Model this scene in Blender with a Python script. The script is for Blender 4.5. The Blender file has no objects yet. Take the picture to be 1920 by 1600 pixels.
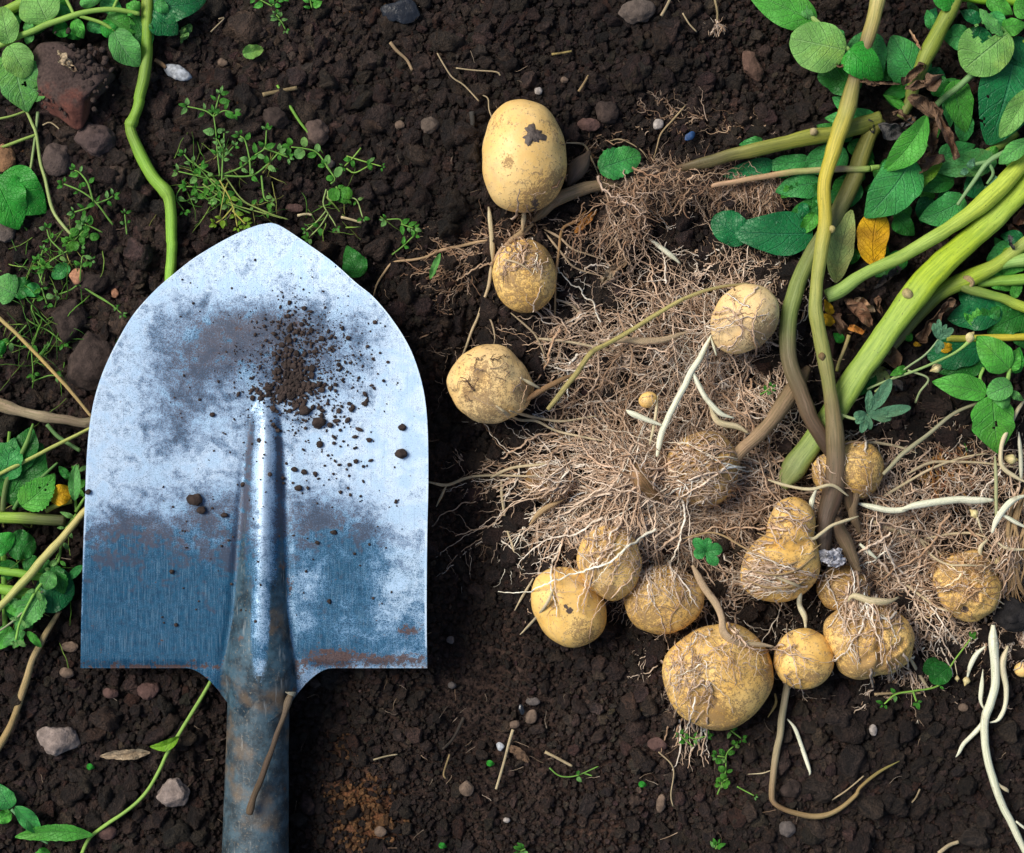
import bpy, bmesh, math, random
import numpy as np
R = np.random.RandomState(7)
random.seed(7)
sc = bpy.context.scene
RAD = math.radians

# ---------------------------------------------------------------- camera, sky, sun, exposure
S = 3000.0            # drawing units per metre on the soil plane
HC = 3300.0           # camera height in drawing units
cam = bpy.data.cameras.new('camera')
cam_o = bpy.data.objects.new('camera', cam)
sc.collection.objects.link(cam_o)
cam.sensor_width = 36.0
cam.lens = 36.0 * HC / 1920.0
cam.clip_start = 0.02
cam.clip_end = 200
cam_o.location = (0, 0, HC / S)
cam_o.rotation_euler = (0, 0, 0)
sc.camera = cam_o

SUN_EL, SUN_ROT, SUN_ANG, SUN_STR, SKY_STR, EXPO = 47, -64, 32, 1.5, 0.05, 1.34
world = bpy.data.worlds.new('World')
sc.world = world
world.use_nodes = True
bg = world.node_tree.nodes['Background']
skyn = world.node_tree.nodes.new('ShaderNodeTexSky')
skyn.sky_type = 'NISHITA'
skyn.sun_disc = False
skyn.sun_elevation = RAD(SUN_EL)
skyn.sun_rotation = RAD(SUN_ROT)
skyn.air_density = 1.0
skyn.dust_density = 2.5
world.node_tree.links.new(skyn.outputs[0], bg.inputs[0])
bg.inputs[1].default_value = SKY_STR
sl = bpy.data.lights.new('sun', 'SUN')
sl.energy = SUN_STR
sl.angle = RAD(SUN_ANG)
sl.color = (1.0, 0.95, 0.86)
so = bpy.data.objects.new('sun', sl)
sc.collection.objects.link(so)
so.rotation_euler = (RAD(90 - SUN_EL), 0, RAD(180 - SUN_ROT))
so.location = (-1, 1, 2)
sc.view_settings.view_transform = 'Standard'
sc.view_settings.look = 'None'
sc.view_settings.exposure = EXPO
sc.view_settings.gamma = 1
sc.view_settings.use_curve_mapping = False
sc.cycles.max_bounces = 6
sc.cycles.diffuse_bounces = 3
sc.cycles.glossy_bounces = 3
sc.cycles.transmission_bounces = 4

# ---------------------------------------------------------------- helpers: noise
def _lat(seed, n=256):
    return np.random.RandomState(seed).rand(n, n)
_lc = {}
def vn(u, v, s, seed=0):
    if seed not in _lc: _lc[seed] = _lat(seed)
    L = _lc[seed]
    x = np.asarray(u, float) / s + 37.3; y = np.asarray(v, float) / s + 91.7
    xi = np.floor(x).astype(int); yi = np.floor(y).astype(int)
    fx = x - xi; fy = y - yi
    fx = fx * fx * (3 - 2 * fx); fy = fy * fy * (3 - 2 * fy)
    a = L[xi % 256, yi % 256]; b = L[(xi + 1) % 256, yi % 256]
    c = L[xi % 256, (yi + 1) % 256]; d = L[(xi + 1) % 256, (yi + 1) % 256]
    return (a * (1 - fx) + b * fx) * (1 - fy) + (c * (1 - fx) + d * fx) * fy - 0.5
_l3 = {}
def vn3(P, s, seed=0):
    if seed not in _l3: _l3[seed] = np.random.RandomState(seed + 999).rand(32, 32, 32)
    L = _l3[seed]
    q = np.asarray(P) / s + 13.37
    i = np.floor(q).astype(int); f = q - i
    f = f * f * (3 - 2 * f)
    r = 0
    for dx in (0, 1):
        for dy in (0, 1):
            for dz in (0, 1):
                w = (f[..., 0] if dx else 1 - f[..., 0]) * (f[..., 1] if dy else 1 - f[..., 1]) * (f[..., 2] if dz else 1 - f[..., 2])
                r = r + w * L[(i[..., 0] + dx) % 32, (i[..., 1] + dy) % 32, (i[..., 2] + dz) % 32]
    return r - 0.5
def gb(u, v, cu, cv, su, sv=None):
    sv = sv or su
    return np.exp(-(((u - cu) / su) ** 2 + ((v - cv) / sv) ** 2))
def sstep(x, a, b):
    t = np.clip((x - a) / (b - a), 0, 1)
    return t * t * (3 - 2 * t)

# a point seen at (u, v) on the soil plan but standing z above it -> metres
def W(u, v, z):
    u = np.asarray(u, float); v = np.asarray(v, float); z = np.asarray(z, float)
    k = 1 - z / HC
    return np.stack(np.broadcast_arrays((u - 960) * k / S, (800 - v) * k / S, z / S), -1)

# ---------------------------------------------------------------- helpers: objects
COL = sc.collection
def mesh_np(name, V, F, cols=None, uv=None, smooth=True):
    V = np.asarray(V, np.float32).reshape(-1, 3); F = np.asarray(F, np.int32)
    me = bpy.data.meshes.new(name)
    m, k = F.shape
    me.vertices.add(len(V)); me.vertices.foreach_set('co', V.ravel())
    me.loops.add(m * k); me.loops.foreach_set('vertex_index', F.ravel())
    me.polygons.add(m); me.polygons.foreach_set('loop_start', np.arange(m, dtype=np.int32) * k)
    me.polygons.foreach_set('use_smooth', np.full(m, smooth, bool))
    me.update(calc_edges=True)
    if cols is not None:
        cols = np.asarray(cols); c = np.ones((len(V), 4), np.float32); c[:, :cols.shape[-1]] = cols.reshape(-1, cols.shape[-1])
        a = me.color_attributes.new('Col', 'FLOAT_COLOR', 'POINT'); a.data.foreach_set('color', c.ravel())
    if uv is not None:
        l = me.uv_layers.new(name='UVMap')
        l.data.foreach_set('uv', np.asarray(uv, np.float32).reshape(-1, 2)[F.ravel()].ravel())
    return me
WL = {}
def link(o, wloc, parent=None, **props):
    COL.objects.link(o)
    WL[o.name] = np.array(wloc, float)
    if parent is not None:
        o.parent = parent
        o.location = tuple(WL[o.name] - WL[parent.name])
    else:
        o.location = tuple(wloc)
    for k, x in props.items():
        if x: o[k] = x
    return o
def obj(name, V, F, mat, parent=None, cols=None, uv=None, smooth=True, origin=None, **props):
    V = np.asarray(V, float).reshape(-1, 3)
    if origin is None:
        origin = V.mean(0); origin[2] = V[:, 2].min()
    me = mesh_np(name, V - origin, F, cols, uv, smooth)
    me.materials.append(mat)
    return link(bpy.data.objects.new(name, me), origin, parent, **props)
def thing(name, label, cat, u, v, z=0, group=None):
    e = bpy.data.objects.new(name, None)
    e.empty_display_size = 0.01
    return link(e, W(u, v, z), None, label=label, category=cat, group=group)

# tubes: P (N,M,3) metres, Rr (N,M) metres, C (N,M,3)
def tubes(P, Rr, C, sides=3, cap=False, ridge=0.0, rot=0.0):
    P = np.asarray(P, float); Rr = np.asarray(Rr, float); C = np.asarray(C, float)
    if cap:
        P = np.concatenate([P[:, :1], P, P[:, -1:]], 1)
        C = np.concatenate([C[:, :1], C, C[:, -1:]], 1)
    T = np.gradient(P, axis=1)
    if cap: T[:, 0] = T[:, 2]; T[:, 1] = T[:, 2]; T[:, -1] = T[:, -3]; T[:, -2] = T[:, -3]
    T /= np.linalg.norm(T, axis=-1, keepdims=True) + 1e-12
    if cap: Rr = np.concatenate([Rr[:, :1] * 0.02, Rr, Rr[:, -1:] * 0.02], 1)
    up = np.array([0.03, 0.05, 1.0])
    sd = np.cross(T, up); sd /= np.linalg.norm(sd, axis=-1, keepdims=True) + 1e-12
    u2 = np.cross(sd, T)
    N, M = Rr.shape
    a = np.arange(sides) / sides * 2 * math.pi + rot
    rr = 1 + ridge * np.cos(3 * a)
    V = P[:, :, None] + Rr[:, :, None, None] * (rr * np.cos(a))[:, None] * sd[:, :, None] + Rr[:, :, None, None] * (rr * np.sin(a))[:, None] * u2[:, :, None]
    CC = np.broadcast_to(C[:, :, None], V.shape)
    L = np.concatenate([np.zeros((N, 1)), np.cumsum(np.linalg.norm(np.diff(P, axis=1), axis=-1), 1)], 1) * 100
    UV = np.stack(np.broadcast_arrays(L[:, :, None], a / (2 * math.pi)), -1)
    n = np.arange(N)[:, None, None] * M * sides; m = np.arange(M - 1)[None, :, None] * sides; s = np.arange(sides)[None, None]
    s2 = (s + 1) % sides
    F = np.stack(np.broadcast_arrays(n + m + s, n + m + s2, n + m + sides + s2, n + m + sides + s), -1).reshape(-1, 4)
    return V.reshape(-1, 3), F, CC.reshape(-1, 3), UV.reshape(-1, 2)

def spline(K, step=5.0, mn=3):
    K = np.asarray(K, float)
    if len(K) == 2: K = np.stack([K[0], (K[0] + K[1]) / 2, K[1]])
    d = np.linalg.norm(np.diff(K[:, :2], axis=0), axis=1)
    Kp = np.concatenate([[2 * K[0] - K[1]], K, [2 * K[-1] - K[-2]]])
    out = []
    for i in range(len(K) - 1):
        n = max(mn, int(d[i] / step)); t = (np.arange(n) / n)[:, None]
        a, b, c, e = Kp[i], Kp[i + 1], Kp[i + 2], Kp[i + 3]
        out.append(0.5 * (2 * b + (c - a) * t + (2 * a - 5 * b + 4 * c - e) * t ** 2 + (3 * b - a - 3 * c + e) * t ** 3))
    out.append(K[-1:])
    return np.concatenate(out)

# ---------------------------------------------------------------- helpers: materials
class Mt:
    def __init__(s, name):
        s.m = bpy.data.materials.new(name); s.m.use_nodes = True
        s.nt = s.m.node_tree; s.nt.nodes.clear()
    def n(s, t, ins=None, **pr):
        nd = s.nt.nodes.new('ShaderNode' + t)
        for k, x in pr.items(): setattr(nd, k, x)
        for k, x in (ins or {}).items():
            if isinstance(x, bpy.types.NodeSocket): s.nt.links.new(x, nd.inputs[k])
            else: nd.inputs[k].default_value = x
        return nd
    def mix(s, f, a, b, bt='MIX'):
        nd = s.n('Mix', data_type='RGBA', blend_type=bt)
        for i, x in ((0, f), (6, a), (7, b)):
            if isinstance(x, bpy.types.NodeSocket): s.nt.links.new(x, nd.inputs[i])
            else: nd.inputs[i].default_value = x if i == 0 else (*x[:3], 1)
        return nd.outputs[2]
    def math(s, op, a, b=0.0, c=None):
        ins = {0: a, 1: b}
        if c is not None: ins[2] = c
        return s.n('Math', ins, operation=op).outputs[0]
    def noise(s, vec, sc_, det=4, rough=.55, dist=0.0):
        return s.n('TexNoise', {'Vector': vec, 'Scale': sc_, 'Detail': det, 'Roughness': rough, 'Distortion': dist}).outputs[0]
    def ramp(s, f, a, b):
        return s.n('MapRange', {0: f, 1: a, 2: b, 3: 0.0, 4: 1.0}, interpolation_type='SMOOTHSTEP').outputs[0]
    def out(s, sh): s.nt.links.new(sh, s.n('OutputMaterial').inputs[0])
    def bump(s, h, dist, st=1.0, nrm=None):
        ins = {'Height': h, 'Distance': dist, 'Strength': st}
        if nrm is not None: ins['Normal'] = nrm
        return s.n('Bump', ins).outputs[0]
    def bsdf(s, col, rough, nrm=None, spec=.5, **k):
        ins = {'Base Color': col if isinstance(col, bpy.types.NodeSocket) else (*col, 1), 'Roughness': rough, 'Specular IOR Level': spec}
        if nrm is not None: ins['Normal'] = nrm
        ins.update({a.replace('_', ' '): b for a, b in k.items()})
        return s.n('BsdfPrincipled', ins).outputs[0]
    def attr(s, name, typ='GEOMETRY'): return s.n('Attribute', attribute_name=name, attribute_type=typ)
    def oc(s): return s.n('TexCoord').outputs['Object']
    def pos(s): return s.n('NewGeometry').outputs['Position']
    def rnd(s): return s.n('ObjectInfo').outputs['Random']

def soil_col(m, vec, base, k=1.0):
    n1 = m.noise(vec, 300, 5, .6); n2 = m.noise(vec, 40, 4)
    c = m.mix(m.ramp(n1, .3, .75), tuple(x * .62 * k for x in base), tuple(x * 1.5 * k for x in base))
    return m.mix(m.ramp(n2, .35, .7), c, m.mix(1.0, c, (.78, .70, .66), 'MULTIPLY'))

def mat_ground():
    m = Mt('soil'); p = m.pos()
    a = m.attr('Col')
    c = soil_col(m, p, (.056, .037, .029))
    c = m.mix(1.0, c, a.outputs['Color'], 'MULTIPLY')
    v1 = m.n('TexVoronoi', {'Vector': p, 'Scale': 420.0}).outputs['Distance']
    v2 = m.n('TexVoronoi', {'Vector': p, 'Scale': 1200.0}).outputs['Distance']
    h = m.math('ADD', m.math('MULTIPLY', v1, -1.0), m.math('MULTIPLY', v2, -.35))
    h = m.math('ADD', h, m.math('MULTIPLY', m.noise(p, 1500, 4, .7), .5))
    m.out(m.bsdf(c, .95, m.bump(h, .0012, .9), .25)); return m.m
def mat_crumb():
    m = Mt('soil_crumb')
    o = m.oc(); a = m.attr('tint', 'INSTANCER')
    n1 = m.noise(o, 2.5, 5, .65); n2 = m.noise(o, 9, 4, .7)
    c = m.mix(m.ramp(n1, .3, .72), (.55, .55, .55), (1.35, 1.3, 1.28))
    c = m.mix(1.0, a.outputs['Color'], c, 'MULTIPLY')
    h = m.math('ADD', n1, m.math('MULTIPLY', n2, .5))
    h = m.math('ADD', h, m.math('MULTIPLY', m.noise(o, 24, 3, .7), .3))
    m.out(m.bsdf(c, .9, m.bump(h, .45, 1.0), .3)); return m.m
def mat_clod(name, base, contrast=1.0, sc_=1.0, spec=.25, rough=.92):
    m = Mt(name); p = m.oc()
    n1 = m.noise(p, 180 * sc_, 5, .65); n2 = m.noise(p, 700 * sc_, 5, .7)
    c = m.mix(m.ramp(n1, .32, .7), tuple(x * (1 - .5 * contrast) for x in base), tuple(min(1, x * (1 + .45 * contrast)) for x in base))
    c = m.mix(m.ramp(n2, .45, .75), c, tuple(x * .55 for x in base))
    h = m.math('ADD', n1, m.math('MULTIPLY', n2, .55))
    m.out(m.bsdf(c, rough, m.bump(h, .0012, .9), spec)); return m.m

def mat_organic(name, rough=.6, spots=.35, dirt=(.10, .06, .035), stretch=8.0, bump=.0004, spec=.4, sss=0.0):
    """stems and roots: colour comes from the Col attribute, grain runs along the length"""
    m = Mt(name); p = m.pos(); a = m.attr('Col').outputs['Color']
    uv = m.n('TexCoord').outputs['UV']
    mp = m.n('Mapping', {'Vector': uv, 'Scale': (.28, 16.0, 1.0)}).outputs[0]
    st = m.noise(mp, stretch / 4, 4, .6)
    sp = m.noise(p, 900, 4, .7); pa = m.noise(p, 120, 4, .6)
    c = m.mix(m.ramp(st, .3, .72), m.mix(1.0, a, (.66, .74, .52), 'MULTIPLY'), m.mix(1.0, a, (1.25, 1.2, 1.05), 'MULTIPLY'))
    c = m.mix(m.math('MULTIPLY', m.ramp(sp, .58, .70), spots), c, dirt)
    c = m.mix(m.math('MULTIPLY', m.ramp(pa, .58, .74), spots * .9), c, dirt)
    nk = m.noise(m.n('Mapping', {'Vector': uv, 'Scale': (3.2, 22.0, 1.0)}).outputs[0], 1.6, 3, .6)
    c = m.mix(m.math('MULTIPLY', m.ramp(nk, .64, .70), min(.85, spots * 4)), c, tuple(x * .6 for x in dirt))
    h = m.math('ADD', m.math('ADD', st, m.math('MULTIPLY', sp, .4)), m.math('MULTIPLY', nk, -.5))
    k = {}
    m.out(m.bsdf(c, rough, m.bump(h, bump, .7), spec, **k)); return m.m
def mat_fibre():
    m = Mt('root_fibre'); a = m.attr('Col').outputs['Color']; p = m.pos()
    n = m.noise(p, 260, 3, .6)
    c = m.mix(m.ramp(n, .3, .7), m.mix(1.0, a, (.62, .56, .50), 'MULTIPLY'), a)
    m.out(m.bsdf(c, .75, None, .25)); return m.m

def mat_leaf(name, base, vein, back=None, rough=.5, spec=.3, specks=.0, speck=(.05, .04, .02), tr=.22, blotch=None, bl_amt=.5, nv=6.0):
    m = Mt(name)
    uv = m.n('TexCoord').outputs['UV']; sep = m.n('SeparateXYZ', {0: uv})
    t, s = sep.outputs[0], sep.outputs[1]
    p = m.pos()
    wob = m.math('MULTIPLY', m.math('SUBTRACT', m.noise(p, 90, 2), .5), .10)
    ab = m.math('ABSOLUTE', s)
    q = m.math('SUBTRACT', m.math('ADD', t, wob), m.math('MULTIPLY', ab, .30))
    fr = m.math('FRACT', m.math('MULTIPLY', q, nv))
    dv = m.math('ABSOLUTE', m.math('SUBTRACT', fr, .5))
    side = m.math('SUBTRACT', 1.0, m.ramp(dv, .02, .10))
    mid = m.math('SUBTRACT', 1.0, m.ramp(ab, .015, .055))
    ve = m.math('MAXIMUM', m.math('MULTIPLY', side, .55), mid)
    small = m.n('TexVoronoi', {'Vector': p, 'Scale': 420.0}, feature='DISTANCE_TO_EDGE').outputs['Distance']
    net = m.math('SUBTRACT', 1.0, m.ramp(small, .01, .10))
    n1 = m.noise(p, 70, 4, .55); n2 = m.noise(p, 600, 4, .6)
    c = m.mix(m.ramp(n1, .3, .72), tuple(x * .74 for x in base), tuple(x * 1.22 for x in base))
    if blotch: c = m.mix(m.math('MULTIPLY', m.ramp(m.noise(p, 45, 4, .6), .48, .62), bl_amt), c, blotch)
    c = m.mix(m.math('MULTIPLY', m.ramp(m.noise(p, 28, 3, .6), .5, .75), .30), c, tuple(min(1, x * y) for x, y in zip(base, (2.6, 1.25, .7))))
    c = m.mix(m.math('MULTIPLY', net, .16), c, vein)
    c = m.mix(m.math('MULTIPLY', ve, .42), c, vein)
    c = m.mix(m.math('MULTIPLY', m.ramp(n2, .62, .70), .35 + specks), c, speck)
    h = m.math('ADD', m.math('MULTIPLY', ve, -.7), m.math('MULTIPLY', n2, .25))
    h = m.math('ADD', h, m.math('MULTIPLY', net, -.25))
    nr = m.bump(h, .0011, .9)
    b = m.bsdf(c, rough, nr, spec)
    tl = m.n('BsdfTranslucent', {'Color': m.mix(1.0, c, (1.1, 1.25, .55), 'MULTIPLY'), 'Normal': nr}).outputs[0]
    m.out(m.n('MixShader', {0: tr, 1: b, 2: tl}).outputs[0]); return m.m

def mat_potato():
    m = Mt('potato_skin'); a = m.attr('Col'); p = m.oc()
    rn = m.rnd()
    sh = m.n('VectorMath', {0: p, 1: m.n('CombineXYZ', {0: rn, 1: rn, 2: rn}).outputs[0]}, operation='ADD').outputs[0]
    sep = m.n('SeparateColor', {0: a.outputs['Color']})
    dirt = sep.outputs[0]; mud = sep.outputs[1]; dull = sep.outputs[2]
    n1 = m.noise(sh, 45, 4, .6); n2 = m.noise(sh, 320, 5, .7); n3 = m.noise(sh, 1100, 4, .7); n4 = m.noise(sh, 90, 5, .62)
    c = m.mix(m.ramp(n1, .28, .72), (.74, .40, .055), (.87, .555, .14))
    c = m.mix(a.outputs['Alpha'], c, m.mix(m.ramp(n1, .3, .7), (.80, .57, .27), (.88, .70, .42)))
    c = m.mix(m.math('MULTIPLY', m.ramp(n4, .5, .75), .35), c, (.52, .28, .07))
    c = m.mix(m.math('MULTIPLY', m.ramp(n2, .52, .68), .35), c, (.82, .62, .36))
    vo = m.n('TexVoronoi', {'Vector': sh, 'Scale': 330.0, 'Randomness': 1.0}).outputs['Distance']
    dusty = m.ramp(m.noise(sh, 30, 5, .65, .6), .50, .66)
    c = m.mix(m.math('MULTIPLY', dusty, .38), c, (.50, .36, .21))
    dots = m.math('MULTIPLY', m.math('SUBTRACT', 1.0, m.ramp(vo, .10, .20)), m.ramp(n4, .42, .55))
    c = m.mix(m.math('MULTIPLY', dots, .65), c, (.16, .075, .025))
    thr = m.math('ADD', m.math('MULTIPLY', n2, .55), m.math('MULTIPLY', n3, .45))
    d = m.ramp(m.math('ADD', thr, m.math('MULTIPLY', dirt, .36)), .59, .70)
    c = m.mix(m.math('MULTIPLY', d, .70), c, (.17, .090, .042))
    mu = m.ramp(m.math('ADD', m.math('MULTIPLY', n2, .8), mud), .85, .95)
    c = m.mix(mu, c, (.085, .058, .043))
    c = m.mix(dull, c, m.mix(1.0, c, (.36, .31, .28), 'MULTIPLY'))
    h = m.math('ADD', m.math('MULTIPLY', n2, .5), m.math('MULTIPLY', d, .5))
    h = m.math('ADD', h, m.math('MULTIPLY', n4, 1.0))
    r = m.math('ADD', .46, m.math('MULTIPLY', d, .35))
    m.out(m.bsdf(c, r, m.bump(h, .0007, .55), .38)); return m.m

def mat_steel():
    m = Mt('worn_blade_steel'); a = m.attr('Col'); uv = m.n('TexCoord').outputs['UV']
    sep = m.n('SeparateColor', {0: a.outputs['Color']})
    bright, blue, rust = sep.outputs[0], sep.outputs[1], sep.outputs[2]  # bright holds wear plus painted highlight and shade of rib and rim
    # uv is in decimetres on the plate
    f1 = m.noise(uv, 75, 5, .80); f2 = m.noise(uv, 26, 5, .65); f3 = m.noise(uv, 7, 5, .6, .4)
    br = m.noise(m.n('Mapping', {'Vector': uv, 'Scale': (60.0, 2.2, 1.0)}).outputs[0], 3.0, 3, .6)
    f0c = m.math('SUBTRACT', m.noise(uv, 170, 3, .8), .5)
    f1c = m.math('SUBTRACT', f1, .5); f2c = m.math('SUBTRACT', f2, .5); f3c = m.math('SUBTRACT', f3, .5)
    w = m.math('ADD', bright, m.math('ADD', m.math('MULTIPLY', f2c, .95), m.math('MULTIPLY', f3c, 1.7)))
    w = m.math('ADD', w, m.math('MULTIPLY', m.math('SUBTRACT', br, .5), .10))
    wc = m.ramp(w, .15, .95)                       # slow change from stained to bright, the rib's painted light included
    w = m.ramp(m.math('ADD', w, m.math('MULTIPLY', m.math('ADD', f1c, m.math('MULTIPLY', f0c, 1.3)), 3.4)), .02, .92)
    bl = m.ramp(m.math('ADD', blue, m.math('ADD', m.math('MULTIPLY', f3c, 3.4), m.math('MULTIPLY', f2c, 1.6))), .12, .60)
    dark = m.mix(m.ramp(f3, .36, .64), (.028, .045, .080), (.070, .058, .072))
    dark = m.mix(m.math('MULTIPLY', wc, .8), dark, (.12, .19, .33))
    bluec = m.mix(m.ramp(f2, .3, .7), (.005, .042, .090), (.010, .080, .155))
    bluec = m.mix(m.math('MULTIPLY', m.ramp(br, .40, .70), .42), bluec, (.022, .120, .205))
    bluec = m.mix(m.math('MULTIPLY', m.ramp(m.math('ADD', f0c, m.math('SUBTRACT', br, .42)), .10, .22), .38), bluec, (.16, .24, .31))
    bluec = m.mix(m.math('MULTIPLY', m.ramp(f1, .60, .74), .30), bluec, (.10, .15, .19))
    under = m.mix(bl, dark, bluec)
    silver = m.mix(wc, (.115, .27, .46), (.60, .735, .86))  # bluish tint paints the sky's reflection into the steel colour
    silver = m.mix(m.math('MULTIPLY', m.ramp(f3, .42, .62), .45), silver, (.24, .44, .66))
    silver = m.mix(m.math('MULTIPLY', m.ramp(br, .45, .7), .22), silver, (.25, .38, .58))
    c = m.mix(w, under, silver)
    c = m.mix(m.math('MULTIPLY', m.ramp(m.math('ADD', f1, m.math('MULTIPLY', f0c, .8)), .585, .66), .7), c, (.05, .08, .14))
    scr = m.ramp(m.math('ADD', br, m.math('MULTIPLY', f1c, .5)), .66, .80)
    c = m.mix(m.math('MULTIPLY', scr, .30), c, (.35, .45, .55))
    sc2 = m.noise(m.n('Mapping', {'Vector': uv, 'Scale': (110.0, 1.3, 1.0), 'Rotation': (0, 0, .05)}).outputs[0], 2.0, 2, .5)
    c = m.mix(m.math('MULTIPLY', m.ramp(sc2, .66, .72), .45), c, (.10, .15, .25))
    ru = m.ramp(m.math('ADD', rust, m.math('ADD', m.math('MULTIPLY', f2c, 2.2), m.math('MULTIPLY', f1c, 1.2))), .40, .62)
    c = m.mix(m.math('MULTIPLY', ru, .90), c, m.mix(m.ramp(f1, .35, .65), (.050, .028, .022), (.115, .062, .045)))
    p = m.pos(); so = a.outputs['Alpha']
    g2 = m.noise(p, 90, 5, .65); g1 = m.noise(p, 600, 5, .75); g3 = m.noise(p, 34, 4, .6)
    gst = m.noise(m.n('Mapping', {'Vector': p, 'Scale': (500.0, 60.0, 100.0)}).outputs[0], 1.0, 3, .6)
    gc = m.mix(m.ramp(g2, .35, .65), (.012, .026, .038), (.050, .100, .135))
    gc = m.mix(m.math('MULTIPLY', m.ramp(g3, .50, .66), .7), gc, (.15, .105, .065))
    gc = m.mix(m.math('MULTIPLY', m.ramp(g1, .55, .68), .7), gc, (.20, .17, .125))
    gc = m.mix(m.math('MULTIPLY', m.ramp(gst, .60, .74), .5), gc, (.28, .30, .30))
    gc = m.mix(m.math('MULTIPLY', m.ramp(m.noise(p, 60, 5, .7), .62, .72), .8), gc, (.14, .065, .032))
    sf = m.ramp(m.math('ADD', so, m.math('MULTIPLY', m.math('SUBTRACT', g1, .5), .9)), .30, .70)
    c = m.mix(sf, c, gc)
    me = m.math('MULTIPLY', m.math('SUBTRACT', 1.0, ru), m.math('ADD', .14, m.math('MULTIPLY', w, .26)))
    rg = m.math('ADD', .36, m.math('ADD', m.math('MULTIPLY', ru, .4), m.math('MULTIPLY', f1, .14)))
    h = m.math('ADD', m.math('MULTIPLY', f1, .5), m.math('ADD', m.math('MULTIPLY', br, .35), m.math('MULTIPLY', w, .25)))
    m.out(m.bsdf(c, rg, m.bump(h, .00022, .6), m.math('SUBTRACT', .5, m.math('MULTIPLY', bl, .28)), Metallic=me)); return m.m

MG, MC, MF, MP, MS = mat_ground(), mat_crumb(), mat_fibre(), mat_potato(), mat_steel()
M_STEM = mat_organic('green_stem', .58, .20, (.08, .055, .02), spec=.45)
M_BARK = mat_organic('dry_stem', .85, .55, (.05, .03, .02), spec=.2, bump=.0008)
M_WHITE = mat_organic('pale_root', .6, .55, (.25, .17, .10), spec=.4)
M_ROOT = mat_organic('tan_root', .8, .5, (.13, .075, .045), spec=.25, bump=.0006)
M_CLOD = mat_clod('dark_clod', (.048, .033, .027))
M_GREYCLOD = mat_clod('grey_clod', (.26, .205, .175), .8)
M_BRICK = None

# ---------------------------------------------------------------- the soil
UB = (-140, 2060); VB = (-140, 1740)
DIPS = [(890, 980, 75, 260, -62), (880, 640, 50, 130, -40), (480, 850, 300, 380, -34), (480, 1450, 85, 320, -50), (620, 1330, 80, 60, -20), (1490, 1150, 60, 45, -45),
        (1175, 1170, 30, 30, -30), (1480, 1080, 200, 160, -18), (90, 690, 90, 90, -30), (90, 900, 100, 120, -25), (1560, 620, 60, 60, -25),
        (1200, 800, 220, 180, -22), (1240, 170, 120, 80, 10), (160, 330, 80, 60, 8), (1600, 1450, 200, 120, 6), (1550, 900, 60, 60, -20), (1800, 500, 120, 200, -18),
        (1085, 330, 40, 50, -20), (1010, 420, 40, 30, -25), (570, 460, 120, 40, -15)]
def G(u, v):
    u = np.asarray(u, float); v = np.asarray(v, float)
    far = sstep(np.hypot(u - 960, v - 800), 1500, 6000)
    z = vn(u, v, 260, 1) * 34 + vn(u, v, 90, 2) * 20 + vn(u, v, 38, 3) * 12
    z = z + vn(u, v, 1500, 5) * 120 * far
    for a in DIPS: z = z + a[4] * gb(u, v, *a[:4])
    return z
def axis(a, b, st):
    c = np.arange(a, b + .1, st)
    g = [st * 1.35 ** i for i in range(1, 29)]
    o = np.cumsum(g)
    return np.concatenate([a - o[::-1], c, b + o])
ORANGE = [(432, 205, 26, 42, 1.0), (690, 1530, 48, 60, .9), (645, 1490, 30, 20, .6), (8, 295, 22, 26, .9), (690, 30, 50, 30, .3), (640, 1400, 30, 40, .3)]
def orange(u, v):
    r = 0
    for a in ORANGE: r = r + a[4] * gb(u, v, *a[:4])
    return np.clip(r, 0, 1)
gu = axis(UB[0], UB[1], 4.0); gv = axis(VB[0], VB[1], 4.0)
UU, VV = np.meshgrid(gu, gv)
ZZ = G(UU, VV) + vn(UU, VV, 14, 4) * 7
nu, nv_ = len(gu), len(gv)
PG = np.stack([(UU - 960) / S, (800 - VV) / S, ZZ / S], -1).reshape(-1, 3)
ii = (np.arange(nv_ - 1)[:, None] * nu + np.arange(nu - 1)[None]).ravel()
FG = np.stack([ii + nu, ii + nu + 1, ii + 1, ii], -1)
og = orange(UU, VV).ravel()[:, None]
dry = sstep(vn(UU, VV, 300, 11) + vn(UU, VV, 90, 12) * .5, -.1, .4).ravel()[:, None]
CG = (1 - og) * (np.array([[.75, .72, .72]]) * (1 - dry) + np.array([[1.25, 1.12, 1.05]]) * dry) + og * np.array([[4.2, 2.7, 1.5]])
obj('soil_ground', PG, FG, MG, cols=CG, origin=np.zeros(3), kind='structure', label='dark brown crumbly garden soil')

# crumb shapes, used as instances
_ico = {}
def ico(sub):
    if sub not in _ico:
        bm = bmesh.new(); bmesh.ops.create_icosphere(bm, subdivisions=sub, radius=1)
        bm.verts.ensure_lookup_table()
        _ico[sub] = (np.array([v.co[:] for v in bm.verts]), np.array([[v.index for v in f.verts] for f in bm.faces])); bm.free()
    return _ico[sub]
def lump(sub, seed, cuts=6, rough=.25, depth=.80, fine=.10):
    V, F = ico(sub); V = V.copy(); r = np.random.RandomState(seed)
    V = V * (1 + rough * vn3(V * 1.0, .8, seed % 20)[:, None] * 2)
    for i in range(cuts):
        d = r.normal(size=3); d /= np.linalg.norm(d)
        h = depth * r.uniform(.8, 1.15); k = np.maximum(0, V @ d - h)
        V = V - .85 * k[:, None] * d
    V = V * (1 + fine * vn3(V, .28, (seed + 3) % 20)[:, None] * 2)
    return V, F
cc = bpy.data.collections.new('crumb_shapes')
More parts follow.
